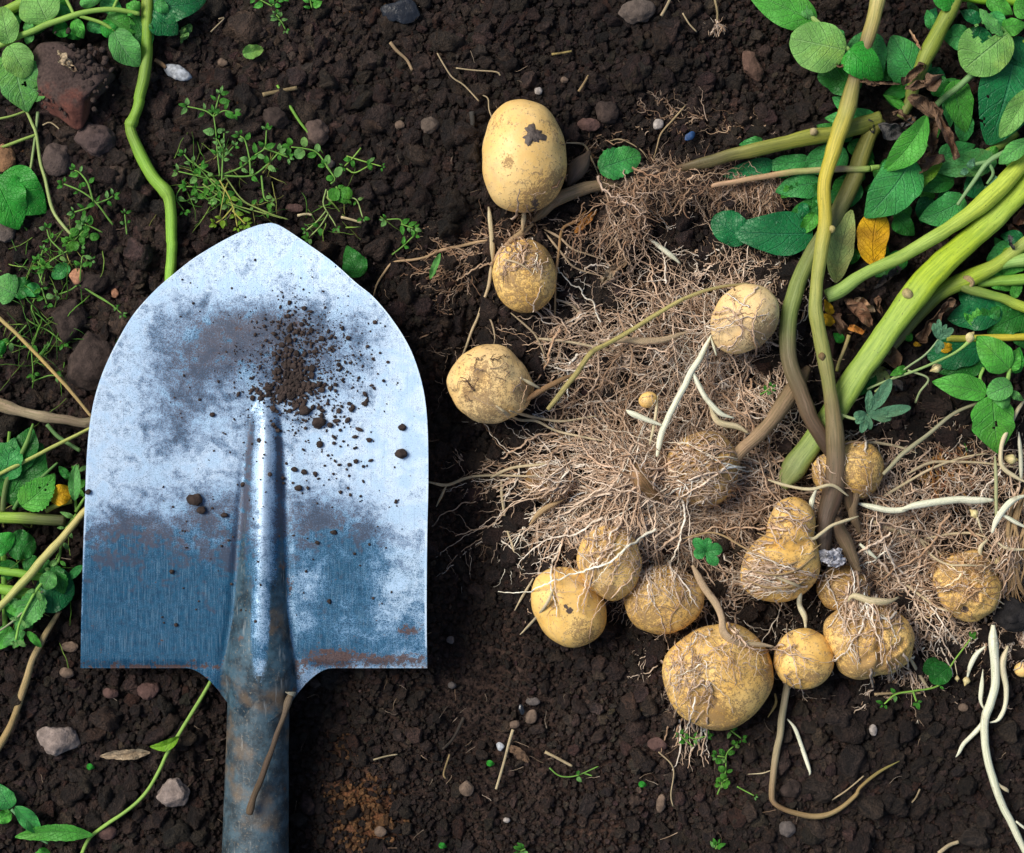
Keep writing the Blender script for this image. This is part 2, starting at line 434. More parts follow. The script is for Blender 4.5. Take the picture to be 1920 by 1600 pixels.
for i in range(12):
    V, F = lump(3 if i < 5 else 2, 40 + i, [8, 11, 6, 9, 5, 8, 9, 5, 7, 4, 10, 6][i], .34, .70, .24)
    me = mesh_np('crumb_shape', V * .5, F); me.materials.append(MC)
    o = bpy.data.objects.new('crumb_shape_%02d' % i, me); cc.objects.link(o)

def scatter(name, U, V, Z, scl, tint, label):
    n = len(U)
    P = np.stack([(U - 960) / S, (800 - V) / S, Z / S], -1)
    me = bpy.data.meshes.new(name); me.vertices.add(n); me.vertices.foreach_set('co', P.astype(np.float32).ravel())
    def at(nm, ty, dat, key):
        a = me.attributes.new(nm, ty, 'POINT'); a.data.foreach_set(key, np.ascontiguousarray(dat).ravel())
    at('scl', 'FLOAT_VECTOR', (scl / S).astype(np.float32), 'vector')
    at('rot', 'FLOAT_VECTOR', R.uniform(0, 6.28, (n, 3)).astype(np.float32), 'vector')
    big = scl[:, 0] > 13
    at('idx', 'INT', np.where(big, R.randint(0, 5, n), R.randint(0, 12, n)).astype(np.int32), 'value')
    c = np.ones((n, 4), np.float32); c[:, :3] = tint
    a = me.color_attributes.new('tint', 'FLOAT_COLOR', 'POINT'); a.data.foreach_set('color', c.ravel())
    me.materials.append(MC)
    o = bpy.data.objects.new(name, me); link(o, (0, 0, 0), kind='stuff', label=label)
    ng = bpy.data.node_groups.new(name, 'GeometryNodeTree')
    ng.interface.new_socket('Geometry', in_out='INPUT', socket_type='NodeSocketGeometry')
    ng.interface.new_socket('Geometry', in_out='OUTPUT', socket_type='NodeSocketGeometry')
    N = ng.nodes.new; L = ng.links.new
    gi, go = N('NodeGroupInput'), N('NodeGroupOutput')
    ci = N('GeometryNodeCollectionInfo'); ci.inputs['Collection'].default_value = cc
    ci.inputs['Separate Children'].default_value = True; ci.inputs['Reset Children'].default_value = True
    ip = N('GeometryNodeInstanceOnPoints'); ip.inputs['Pick Instance'].default_value = True
    def na(nm, ty):
        q = N('GeometryNodeInputNamedAttribute'); q.data_type = ty; q.inputs['Name'].default_value = nm; return q.outputs[0]
    L(gi.outputs[0], ip.inputs['Points']); L(ci.outputs[0], ip.inputs['Instance'])
    L(na('idx', 'INT'), ip.inputs['Instance Index'])
    er = N('FunctionNodeEulerToRotation'); L(na('rot', 'FLOAT_VECTOR'), er.inputs[0]); L(er.outputs[0], ip.inputs['Rotation'])
    L(na('scl', 'FLOAT_VECTOR'), ip.inputs['Scale']); L(ip.outputs[0], go.inputs[0])
    md = o.modifiers.new('crumbs', 'NODES'); md.node_group = ng
    return o

def coarse(u, v):   # how cloddy the soil is at a place
    k = 1.0 + 0 * u
    k = k - .45 * gb(u, v, 1000, 1480, 330, 170) - .35 * gb(u, v, 900, 1250, 160, 120) - .2 * gb(u, v, 1500, 60, 160, 100)
    k = k + .3 * gb(u, v, 150, 350, 260, 330) + .3 * gb(u, v, 700, 250, 300, 200) + .35 * gb(u, v, 90, 560, 180, 230) + .45 * gb(u, v, 1600, 1480, 330, 140) + .25 * gb(u, v, 480, 150, 250, 150) + .3 * gb(u, v, 200, 1450, 160, 130)
    k = k + .35 * vn(u, v, 130, 21)
    return np.clip(k, .4, 1.8)
def crumb_layer(name, n, dmin, dmax, pw, lift, label, spread=0.0, outer=False):
    m = int(n * 1.0)
    U = R.uniform(UB[0] - spread, UB[1] + spread, m); V = R.uniform(VB[0] - spread, VB[1] + spread, m)
    if outer:
        ok = ((U < UB[0]) | (U > UB[1]) | (V < VB[0]) | (V > VB[1])) & (np.hypot(U - 960, V - 800) < 1000 + 1500 * R.rand(m)); U, V = U[ok], V[ok]; m = len(U)
    t = R.rand(m) ** pw
    d = (dmin + (dmax - dmin) * t) * coarse(U, V)
    sc3 = d[:, None] * R.uniform(.72, 1.25, (m, 3))
    Z = G(U, V) + d * lift + R.uniform(-1, 5, m)
    x = np.clip(((U + 200) / 4).astype(int), 0, 599); y = np.clip(((V + 200) / 4).astype(int), 0, 519); lim = np.full(m, 1e9)
    for q in (0, .55, 1.0):
        for t in range(1 if q == 0 else 8):
            dx = np.round(math.cos(t * .785) * d * .5 * q / 4).astype(int); dy = np.round(math.sin(t * .785) * d * .5 * q / 4).astype(int)
            lim = np.minimum(lim, LIE[np.clip(y + dy, 0, 519), np.clip(x + dx, 0, 599)] + d * .28 * q * q)
    Z = np.minimum(Z, lim - d * .72)
    og = orange(U + R.normal(0, 8, m), V + R.normal(0, 8, m))
    b = np.exp(R.normal(0, .33, m))
    dr = sstep(vn(U, V, 300, 11) + vn(U, V, 90, 12) * .5 + .5 * gb(U, V, 1050, 1430, 420, 170) - .3 * gb(U, V, 880, 900, 120, 350), -.1, .45)[:, None]  # dryness tone; shade right of the blade is painted in as darker crumbs
    base = np.array([[.063, .0410, .0315]]) * (1 - dr) + np.array([[.108, .0715, .0545]]) * dr
    tint = base * b[:, None] * (1 + R.normal(0, .06, (m, 3)))
    pale = (R.rand(m) < np.where(V > 1150, 0.034, .018)) & (d < 11)
    tint[pale] = np.array([.19, .135, .10]) * R.uniform(.55, 1.4, (pale.sum(), 1))
    red = R.rand(m) < .03; tint[red] = np.array([.095, .045, .03])
    ok = (og > R.uniform(.06, .75, m)) & (d < 16)
    tint[ok] = np.array([.40, .20, .080]) * R.uniform(.3, 1.5, (ok.sum(), 1))
    return scatter(name, U, V, Z, sc3, tint, label)

# lowest underside of whatever lies on the soil, so that crumbs settle below it
LIE = np.full((520, 600), 1e9)
def lies(u, v, z):
    k = 1 - np.asarray(z, float) / HC
    u = 960 + (np.asarray(u, float) - 960) * k; v = 800 + (np.asarray(v, float) - 800) * k
    x = np.clip(((np.asarray(u) + 200) / 4).astype(int), 0, 599).ravel(); y = np.clip(((np.asarray(v) + 200) / 4).astype(int), 0, 519).ravel()
    np.minimum.at(LIE, (y, x), np.asarray(z, float).ravel())

# ================================================================ THE SHOVEL
XL = [(418, 508), (424, 478), (445, 430), (480, 370), (512, 328), (545, 290), (590, 250), (640, 220), (690, 196), (740, 179), (790, 169), (850, 163), (920, 160), (1000, 157), (1100, 154), (1180, 152), (1252, 151)]
XR = [(418, 508), (424, 526), (448, 563), (490, 622), (530, 667), (557, 700), (600, 736), (650, 767), (700, 786), (750, 797), (810, 802), (900, 803), (1000, 801), (1100, 800), (1190, 800), (1252, 801)]
BZ = 80.0     # plate height over the soil plane
XC = lambda y: np.interp(y, [740, 1250, 1620], [498, 486, 478])
def rib_w(y): return np.interp(y, [740, 770, 850, 1000, 1150, 1250, 1300, 1400, 1620, 2200], [8, 24, 31, 37, 44, 56, 58, 59, 63, 66])
def rib_h(y): return np.interp(y, [742, 775, 850, 1000, 1150, 1250], [0, 14, 23, 31, 36, 38])
def plate_z(u, v):
    s = (u - 480) / 320.0
    dish = 10 * s ** 2 - 7 * sstep(v, 560, 418) * 1.0
    dish = dish + 5 * gb(u, v, 480, 640, 170, 80)
    w = rib_w(v) * 1.12; x = np.abs(u - XC(v)) / w
    xq = np.clip(x, 0, 1); k_s = sstep(v, 1080, 1252)
    rib = rib_h(v) * ((1 - k_s) * (np.cos(xq * math.pi) * .5 + .5) ** .62 + k_s * (1 - xq ** 2) ** .62)
    groove = -3.5 * sstep(v, 800, 950) * np.exp(-((x - 1.12) / .16) ** 2)
    lip = -9.0 * sstep(v, 1236, 1252) * sstep(np.abs(u - 486), 70, 120)
    return BZ + dish + rib + groove + lip
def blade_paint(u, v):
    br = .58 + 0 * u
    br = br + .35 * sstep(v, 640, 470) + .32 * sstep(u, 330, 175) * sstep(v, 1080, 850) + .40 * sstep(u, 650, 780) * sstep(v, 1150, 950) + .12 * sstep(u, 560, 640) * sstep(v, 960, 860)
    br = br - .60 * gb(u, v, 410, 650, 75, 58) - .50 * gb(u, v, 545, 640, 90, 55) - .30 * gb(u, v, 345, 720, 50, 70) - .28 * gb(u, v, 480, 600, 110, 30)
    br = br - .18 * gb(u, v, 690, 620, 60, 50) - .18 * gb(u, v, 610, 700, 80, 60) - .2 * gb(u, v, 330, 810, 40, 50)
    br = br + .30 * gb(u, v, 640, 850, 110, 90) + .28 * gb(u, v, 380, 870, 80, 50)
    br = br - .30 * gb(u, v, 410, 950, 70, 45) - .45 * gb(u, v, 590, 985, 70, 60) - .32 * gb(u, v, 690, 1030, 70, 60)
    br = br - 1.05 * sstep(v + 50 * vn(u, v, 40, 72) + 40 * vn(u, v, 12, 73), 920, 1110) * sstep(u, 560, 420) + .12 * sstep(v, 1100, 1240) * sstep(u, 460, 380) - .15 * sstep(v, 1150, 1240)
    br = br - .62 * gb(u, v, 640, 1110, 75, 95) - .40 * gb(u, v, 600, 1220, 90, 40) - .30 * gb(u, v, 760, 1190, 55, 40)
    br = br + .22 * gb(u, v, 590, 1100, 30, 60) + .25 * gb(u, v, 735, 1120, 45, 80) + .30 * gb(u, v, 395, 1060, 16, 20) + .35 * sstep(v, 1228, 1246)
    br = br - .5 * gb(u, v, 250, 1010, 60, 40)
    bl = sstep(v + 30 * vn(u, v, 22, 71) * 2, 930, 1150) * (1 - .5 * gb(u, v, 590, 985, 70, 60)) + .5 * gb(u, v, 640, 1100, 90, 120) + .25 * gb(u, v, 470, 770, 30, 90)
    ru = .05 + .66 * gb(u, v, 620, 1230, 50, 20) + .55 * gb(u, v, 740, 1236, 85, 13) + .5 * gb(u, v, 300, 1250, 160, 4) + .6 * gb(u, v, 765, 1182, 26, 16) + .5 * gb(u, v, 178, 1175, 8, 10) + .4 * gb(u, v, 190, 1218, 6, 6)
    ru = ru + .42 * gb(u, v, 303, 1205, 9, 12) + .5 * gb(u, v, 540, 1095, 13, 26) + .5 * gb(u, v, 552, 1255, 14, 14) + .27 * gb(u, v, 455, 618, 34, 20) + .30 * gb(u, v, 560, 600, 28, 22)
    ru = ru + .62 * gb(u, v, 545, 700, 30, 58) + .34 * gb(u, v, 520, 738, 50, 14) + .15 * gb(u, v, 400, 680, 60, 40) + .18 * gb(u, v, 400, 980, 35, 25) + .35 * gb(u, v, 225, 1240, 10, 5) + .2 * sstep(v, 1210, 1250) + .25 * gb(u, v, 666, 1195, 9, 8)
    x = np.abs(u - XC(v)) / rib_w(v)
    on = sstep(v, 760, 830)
    crest = np.exp(-((x * np.where(u < XC(v), 1.0, .8)) / .34) ** 2) * on  # highlight along the rib, painted as a brighter band
    flank = np.exp(-((x - .92) / .22) ** 2) * on  # shaded sides of the rib, painted as darker bands
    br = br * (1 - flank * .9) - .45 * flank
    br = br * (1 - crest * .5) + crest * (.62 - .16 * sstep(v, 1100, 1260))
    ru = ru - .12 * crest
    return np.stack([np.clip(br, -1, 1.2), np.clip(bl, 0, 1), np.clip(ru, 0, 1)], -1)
shovel = thing('shovel', 'round-point shovel with worn steel blade lying on dark soil beside the potatoes', 'shovel', 480, 1250, 0)
ys = np.concatenate([418 + 4 * np.array([0, .08, .3, .65, 1]), np.arange(424, 1248, 3.0)[1:], np.linspace(1248, 1253, 4)])
ns = 260
sgrid = np.linspace(-1, 1, ns)
sg = np.sign(sgrid) * (1 - (1 - np.abs(sgrid)) ** 1.25)
yl, xl = np.array(XL).T; yr, xr = np.array(XR).T
def smooth_interp(y, yy, xx):
    a = np.interp(y, yy, xx)
    for w in (8, 14): a = (a + np.interp(y - w, yy, xx) + np.interp(y + w, yy, xx)) / 3 if False else a
    return a
from mathutils import Vector
def edge(K):   # rounded outline through the points
    P = spline([(k[1], k[0], 0) for k in K], 2.0)
    return P[:, 1], P[:, 0]
eyl, exl = edge(XL); eyr, exr = edge(XR)
LX = np.interp(ys, eyl, exl); RX = np.interp(ys, eyr, exr)
UUb = (LX[:, None] + RX[:, None]) / 2 + (RX - LX)[:, None] / 2 * sg[None]
VVb = np.broadcast_to(ys[:, None], UUb.shape).copy()
# shoulders: the lower edge dips towards the socket on both sides
xx = np.abs(UUb - 486)
drop = 62 * np.clip(1 - (xx - 62) / 75, 0, 1) ** 1.8 + 6 * sstep(np.abs(UUb - 486), 60, 20) * 0
drop = np.where(xx < 62, 62 + 48 * (1 - (xx / 62) ** 1.4), drop)
VVb = VVb + drop * sstep(ys, 1120, 1253)[:, None]
Zb = plate_z(UUb, np.minimum(VVb, 1252))
lowc = sstep(VVb, 1250, 1312)
Zb = Zb - lowc * 20 * sstep(xx, 44, 70) - 9 * sstep(VVb, 1290, 1350)
top = W(UUb, VVb, Zb)
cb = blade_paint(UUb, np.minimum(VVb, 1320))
cb[..., 2] += .10 * lowc
cb[..., 0] += .8 * sstep(np.abs(sg), .984, .996)[None] * sstep(VVb, 1240, 1180)  # edge highlight painted as a thin bright line along the rim
xr_ = np.abs(UUb - XC(np.minimum(VVb, 1400))) / rib_w(VVb)
so_ = np.clip(sstep(VVb, 1150, 1300) * sstep(xr_, 1.5, 1.0) + .75 * sstep(VVb, 980, 1150) * sstep(xr_, 1.25, 1.05) * sstep(xr_, .22, .5) + .5 * sstep(VVb, 840, 1000) * np.exp(-((xr_ - .95) / .16) ** 2), 0, 1)
so_ = so_ * (1 - .8 * np.exp(-(xr_ / .22) ** 2) * sstep(VVb, 1325, 1225))  # socket grime thins out so the painted rib highlight stays visible
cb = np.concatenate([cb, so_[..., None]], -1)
uvb = np.stack([(UUb - 150) / 300.0, VVb / 300.0], -1)
th = 5.0
bot = W(UUb, VVb, Zb - th)
nb = top.shape[0] * top.shape[1]
i0 = (np.arange(len(ys) - 1)[:, None] * ns + np.arange(ns - 1)[None]).ravel()
Ft = np.stack([i0 + ns, i0 + ns + 1, i0 + 1, i0], -1)
Fb = Ft[:, ::-1] + nb
rim = np.concatenate([np.arange(ns), np.arange(1, len(ys)) * ns + ns - 1, (len(ys) - 1) * ns + np.arange(ns - 2, -1, -1), np.arange(len(ys) - 2, 0, -1) * ns])
rn_ = np.roll(rim, -1)
Fr = np.stack([rim, rn_, rn_ + nb, rim + nb], -1)
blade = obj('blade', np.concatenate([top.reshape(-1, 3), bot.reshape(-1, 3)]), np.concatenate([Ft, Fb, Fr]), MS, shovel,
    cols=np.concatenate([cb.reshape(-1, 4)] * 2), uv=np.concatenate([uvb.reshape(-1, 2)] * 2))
e_ = blade.modifiers.new('edges', 'EDGE_SPLIT'); e_.split_angle = RAD(50)
# socket
def mat_socket():
    m = Mt('grubby_socket_steel'); uv = m.n('TexCoord').outputs['UV']; p = m.pos()
    f2 = m.noise(p, 90, 5, .65); f1 = m.noise(p, 600, 5, .75); f3 = m.noise(p, 34, 4, .6)
    st = m.noise(m.n('Mapping', {'Vector': p, 'Scale': (500.0, 60.0, 100.0)}).outputs[0], 1.0, 3, .6)
    c = m.mix(m.ramp(f2, .35, .65), (.014, .026, .034), (.055, .098, .125))
    c = m.mix(m.math('MULTIPLY', m.ramp(f3, .50, .66), .75), c, (.15, .105, .065))
    c = m.mix(m.math('MULTIPLY', m.ramp(f1, .55, .68), .75), c, (.20, .17, .125))
    c = m.mix(m.math('MULTIPLY', m.ramp(st, .62, .75), .5), c, (.26, .26, .24))
    c = m.mix(m.math('MULTIPLY', m.ramp(m.noise(p, 60, 5, .7), .62, .72), .8), c, (.14, .065, .032))
    m.out(m.bsdf(c, .55, m.bump(m.math('ADD', f1, f2), .0005, .7), .5, Metallic=.15)); return m.m
M_SOCK = mat_socket()
sy = np.concatenate([np.arange(1268, 1720, 4.0)])
na_ = 72; th_ = np.arange(na_) / na_ * 2 * math.pi
rs = rib_w(sy) * 1.0
zc = BZ + 34 - 58 + 0 * sy - 10 * sstep(sy, 1260, 1500)
crest_u = 486 + (sy - 1250) * -.02
sh_ = 8 * np.clip(1 - (sy - 1268) / 110, 0, 1) ** 1.5
ang = th_[None]
rr_ = rs[:, None] * (1 + sh_[:, None] / 58 * np.exp(-((ang - math.pi / 2) / .22) ** 2))
Us = XC(sy)[:, None] + rr_ * np.cos(ang); Zs = zc[:, None] + rr_ * np.sin(ang) * .98
Vs = np.broadcast_to(sy[:, None], Us.shape)
P_ = W(Us, Vs, Zs)
nS = len(sy)
k_ = np.arange(na_); F_ = np.stack([(np.arange(nS - 1)[:, None] * na_ + k_[None]), (np.arange(nS - 1)[:, None] * na_ + (k_[None] + 1) % na_), ((np.arange(nS - 1)[:, None] + 1) * na_ + (k_[None] + 1) % na_), ((np.arange(nS - 1)[:, None] + 1) * na_ + k_[None])], -1).reshape(-1, 4)[:, ::-1]
sock = obj('socket', P_, F_, M_SOCK, shovel, uv=np.stack([np.broadcast_to(th_[None], Us.shape), Vs / 300], -1), label='dark blue-grey tubular socket smeared with dried mud')
hp = spline([(479, 1700, 30, 58), (474, 2200, 30, 60), (468, 3400, 40, 56)], 40)
V_, F2, C_, U_ = tubes(W(hp[:, 0], hp[:, 1], hp[:, 2])[None], hp[None, :, 3] / S, np.broadcast_to(np.array([.42, .27, .14]), (1, len(hp), 3)), 24, True)
obj('handle', V_, F2, M_BARK, shovel, cols=C_, uv=U_, label='round wooden shaft')

# ================================================================ POTATOES
def star(poly, cu, cv):
    a = np.array(poly, float); ph = np.arctan2(a[:, 1] - cv, a[:, 0] - cu); r = np.hypot(a[:, 0] - cu, a[:, 1] - cv)
    o = np.argsort(ph); ph, r = ph[o], r[o]
    g = np.linspace(-math.pi, math.pi, 361)
    rr = np.interp(g, np.concatenate([ph - 2 * math.pi, ph, ph + 2 * math.pi]), np.tile(r, 3))
    k = np.hanning(25); k /= k.sum()
    rr = np.convolve(np.concatenate([rr[-31:-1], rr, rr[1:31]]), k, 'same')[30:-30]
    return g, rr
DP = []     # (cu, cv, zc, g, rr, c, cover) for draping roots
def circ(cu, cv, a, b=None, rot=0, n=14):
    b = b or a; t = np.arange(n) / n * 2 * math.pi; r = RAD(rot)
    return [(cu + a * math.cos(x) * math.cos(r) - b * math.sin(x) * math.sin(r), cv + a * math.cos(x) * math.sin(r) + b * math.sin(x) * math.cos(r)) for x in t]
def potato(poly, label, zc=None, c=None, dirt=.25, spots=(), mud=(), dull=0.0, lumps=.03, sub=6, cover=True, dents=(), name='potato', cat='potato', seed=1, crease=(), pale=.22):
    a = np.array(poly, float); cu, cv = (a.max(0) + a.min(0)) / 2
    g, rr = star(poly, cu, cv); rm = rr.mean()
    c = c or rm * .86
    if zc is None: zc = float(G(cu, cv)) + c * .62 + 6
    D, F = ico(sub); D = D.copy()
    ph = np.arctan2(D[:, 1], D[:, 0]); xy = np.hypot(D[:, 0], D[:, 1])
    Rr = np.interp(ph, g, rr)
    lumps = lumps * 1.25 + .008
    fl = 1 + lumps * 2 * vn3(D, .75, seed % 20) + lumps * .8 * vn3(D, .3, (seed + 5) % 20)
    u = Rr * D[:, 0] * fl; v = Rr * D[:, 1] * fl; z = c * D[:, 2] * fl
    for (du, dv, dr, dd) in dents:
        kk = np.exp(-(((u + cu - du) / dr) ** 2 + ((v + cv - dv) / dr) ** 2)) * (z > -c * .3)
        z = z - dd * kk
    for (u0, v0, u1, v1, wd, dd) in crease:
        e = np.array([u1 - u0, v1 - v0], float); L = np.hypot(*e); e /= L
        tt = np.clip(((u + cu - u0) * e[0] + (v + cv - v0) * e[1]), 0, L)
        d = np.hypot(u + cu - u0 - e[0] * tt, v + cv - v0 - e[1] * tt)
        z = z - dd * np.exp(-(d / wd) ** 2) * (z > 0) + dd * .4 * np.exp(-((d - wd * 2) / wd) ** 2) * (z > 0)
    dm = dirt + 0 * u
    for (su, sv, sr, sa) in spots: dm = dm + sa * gb(u + cu, v + cv, su, sv, sr)
    mm = 0 * u
    for (su, sv, sr, sa) in mud: mm = mm + sa * gb(u + cu, v + cv, su, sv, sr)
    DP.append((cu, cv, zc, g, rr, c, cover))
    k = 1 - zc / HC
    X = (cu - 960 + u) * k / S; Y = (800 - cv - v) * k / S; Z = (zc + z) / S
    # v axis points down: flip winding
    return obj(name, np.stack([X, Y, Z], -1), F[:, ::-1], MP, cols=np.stack([np.clip(dm, 0, 1), np.clip(mm, 0, 1), np.full_like(dm, dull), np.full_like(dm, pale)], -1),
        label=label, category=cat, origin=np.array([(cu - 960) * k / S, (800 - cv) * k / S, (zc - c) / S]))
P_egg = potato([(980,187),(1020,200),(1046,235),(1062,290),(1058,335),(1040,372),(1005,396),(962,398),(930,384),(912,350),(906,300),(912,250),(926,212),(950,191)],
  'largest clean egg-shaped potato at the top with a round mud splat on it', dirt=.12, spots=[(1040, 250, 30, .25), (1010, 380, 40, .45), (930, 240, 25, .2), (953, 315, 12, .5), (1050, 340, 25, .35)], mud=[(1003, 388, 20, .6)], lumps=.012, cover=False, pale=.42, seed=3, zc=72)
potato([(985,448),(1018,462),(1038,490),(1042,530),(1030,565),(1000,587),(968,586),(938,562),(925,530),(926,495),(945,465)],
  'small dirty potato directly below the egg-shaped one, threads of root over its top', dirt=.3, spots=[(1005, 480, 30, .4), (960, 530, 25, .25), (1000, 575, 30, .25)], lumps=.025, cover=False, seed=4, zc=48)
potato([(915,648),(950,652),(975,675),(992,705),(1002,730),(988,765),(955,790),(910,795),(878,780),(850,745),(838,715),(850,685),(878,660)],
  'pale roundish potato nearest the right edge of the shovel blade', dirt=.22, spots=[(905, 700, 20, .35), (915, 760, 40, .3), (985, 735, 22, .4), (880, 740, 15, .3)], lumps=.04, cover=False, pale=.6, seed=5, dents=[(905, 705, 12, 4), (987, 735, 14, 8)], zc=46)
potato([(1400,532),(1435,540),(1458,565),(1460,600),(1440,635),(1410,655),(1372,664),(1345,650),(1333,620),(1340,585),(1362,550)],
  'smooth pale oval potato lying on top of the upper root tangle beside the brown stem', dirt=.08, spots=[(1440, 615, 30, .5), (1415, 640, 25, .4), (1372, 560, 14, .35)], lumps=.02, cover=False, pale=.7, seed=6, zc=88, dents=[(1385, 553, 14, 4), (1432, 615, 12, 3)])
potato([(1060,1065),(1100,1078),(1125,1110),(1138,1150),(1130,1185),(1100,1208),(1065,1214),(1035,1200),(1010,1165),(997,1120),(1005,1085),(1030,1068)],
  'clean golden potato lowest left in the heap, small dark scab in its middle', dirt=.15, spots=[(1036, 1127, 8, .6), (1100, 1195, 30, .35), (1080, 1165, 15, .3)], mud=[(1067, 1140, 9, .75), (1058, 1130, 5, .7)], lumps=.02, seed=7, zc=50, cover=False, dents=[(1075, 1150, 24, 4)])
potato([(1140,985),(1180,1000),(1200,1035),(1200,1075),(1180,1110),(1150,1127),(1115,1112),(1090,1080),(1083,1040),(1100,1005)],
  'golden potato leaning above the lowest-left one, its top buried in hairy roots', dirt=.2, spots=[(1140, 1110, 18, .5), (1110, 1050, 15, .3)], lumps=.03, cover=False, seed=8, zc=74)
potato([(1240,1062),(1285,1070),(1320,1100),(1318,1140),(1290,1170),(1250,1190),(1205,1180),(1172,1145),(1165,1110),(1195,1075)],
  'potato netted with thin roots between the golden pair and the biggest one', dirt=.3, spots=[(1210, 1150, 30, .25)], lumps=.05, cover=False, seed=9, zc=42, dull=.15)
potato([(1340,1178),(1385,1172),(1420,1195),(1442,1230),(1447,1275),(1430,1315),(1395,1350),(1360,1365),(1315,1362),(1275,1340),(1248,1300),(1245,1255),(1262,1215),(1295,1190)],
  'biggest potato, speckled and knobbly at the bottom of the heap, draped in fine roots', dirt=.28, spots=[(1310, 1310, 35, .35), (1430, 1255, 20, .3), (1350, 1350, 40, .25)], lumps=.045, cover=False, seed=10, zc=58, dents=[(1315, 1300, 24, 8), (1400, 1210, 20, 6)])
potato(circ(1506, 1236, 57, 58), 'small round clean potato squeezed between the biggest one and the creased one', dirt=.2, spots=[(1500, 1265, 25, .2), (1530, 1260, 20, .2)], lumps=.03, seed=11, zc=60, cover=False, dents=[(1508, 1262, 16, 4)])
potato([(1625,1125),(1665,1135),(1695,1160),(1712,1195),(1708,1235),(1680,1260),(1645,1265),(1610,1273),(1580,1262),(1560,1235),(1547,1200),(1552,1165),(1580,1138)],
  'large lumpy potato with a deep crease, lower right of the heap', dirt=.35, spots=[(1605, 1240, 30, .3), (1650, 1230, 25, .25), (1590, 1160, 30, .2)], lumps=.045, seed=12, zc=58, cover=False, crease=[(1635, 1180, 1640, 1240, 7, 7), (1640, 1225, 1680, 1200, 6, 6), (1640, 1205, 1605, 1230, 8, 4)], dents=[(1650, 1210, 16, 6)])
potato([(1490,932),(1520,950),(1528,985),(1523,1005),(1535,1040),(1532,1085),(1500,1118),(1460,1132),(1420,1125),(1392,1100),(1390,1060),(1410,1025),(1440,1005),(1448,965),(1462,940)],
  'knobbed two-lobed potato left of the stem base, roots combed across its lower lobe', dirt=.25, lumps=.02, seed=13, zc=70, c=58, crease=[(1440, 1015, 1500, 1022, 10, 8)], spots=[(1480, 1080, 30, .25)], cover=False)
potato([(1600,825),(1635,832),(1653,865),(1652,900),(1635,925),(1615,935),(1580,920),(1540,925),(1520,900),(1522,870),(1550,850),(1575,832)],
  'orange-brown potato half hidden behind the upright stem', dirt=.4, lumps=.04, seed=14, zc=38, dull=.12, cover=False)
potato([(1310,810),(1350,815),(1380,845),(1385,885),(1365,930),(1330,950),(1285,940),(1255,905),(1250,860),(1275,825)],
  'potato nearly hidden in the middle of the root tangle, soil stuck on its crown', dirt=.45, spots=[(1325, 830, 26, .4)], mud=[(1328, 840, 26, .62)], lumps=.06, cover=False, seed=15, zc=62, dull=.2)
potato([(1030,860),(1065,870),(1080,900),(1065,930),(1030,942),(1000,930),(985,900),(1000,870)],
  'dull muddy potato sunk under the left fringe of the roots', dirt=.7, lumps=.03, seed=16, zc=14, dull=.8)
potato([(1800,1035),(1845,1040),(1865,1070),(1880,1110),(1860,1150),(1820,1165),(1785,1155),(1762,1130),(1755,1090),(1765,1055)],
  'bumpy hairy potato alone on the right, a dark hole near its bottom', dirt=.35, mud=[(1800, 1140, 8, 1.0), (1794, 1090, 5, .7)], lumps=.09, cover=False, seed=17, zc=48, dents=[(1800, 1140, 9, 14)], crease=[(1808, 1070, 1815, 1120, 5, 6)])
potato([(1575,1060),(1610,1070),(1632,1100),(1620,1135),(1580,1145),(1545,1135),(1530,1105),(1545,1070)],
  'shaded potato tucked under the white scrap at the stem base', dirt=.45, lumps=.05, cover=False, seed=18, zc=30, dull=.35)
potato(circ(1873, 1122, 20, 26), 'half-seen orange potato against the black soil lump on the right', dirt=.4, sub=4, cover=False, seed=19, zc=30, dull=.2)
potato(circ(1215, 750, 18, 15, -20), 'tiny pea-sized potato caught in the upper roots', dirt=.15, sub=4, cover=False, seed=20, zc=72, name='small_tuber', cat='tuber', lumps=.02)
potato(circ(1917, 1256, 15, 14), 'tiny round yellow tuber at the right border of the picture', dirt=.1, sub=4, cover=False, seed=21, zc=26, name='small_tuber', cat='tuber', lumps=.02)

# mud splat stuck on the egg-shaped potato
cu, cv, zc_, g, rr, c_, _ = DP[0]
th2 = np.arange(48) / 48 * 2 * math.pi; rad_ = np.linspace(0, 1, 9)
jag = 17 * (1 + .28 * np.sin(th2 * 3 + 1) + .16 * np.sin(th2 * 7) + .10 * np.sin(th2 * 13 + 2))
mu_ = 999 + rad_[:, None] * jag * np.cos(th2) * 1.12; mv_ = 266 + rad_[:, None] * jag * np.sin(th2) * 1.05
dd = np.hypot(mu_ - cu, mv_ - cv); rq = np.interp(np.arctan2(mv_ - cv, mu_ - cu), g, rr)
mz = zc_ + c_ * np.sqrt(np.clip(1 - (dd / rq) ** 2, 0, 1)) + 4.5 * (1 - rad_[:, None] ** 3) + 2.2 * vn(mu_, mv_, 7, 61) * (rad_[:, None] < .95) - 1.5
i1 = np.arange(8)[:, None] * 48; k1 = np.arange(48)[None]
mf = np.stack([i1 + k1, i1 + 48 + k1, i1 + 48 + (k1 + 1) % 48, i1 + (k1 + 1) % 48], -1).reshape(-1, 4)[:, ::-1]
kz_ = 1 - zc_ / HC
obj('mud_splat', np.stack([(mu_ - 960) * kz_ / S, (800 - mv_) * kz_ / S, (mz + 2) / S], -1), mf, mat_clod('wet_mud', (.105, .078, .062), .35, spec=.5, rough=.45), P_egg, label='jagged grey-brown splat of wet mud')

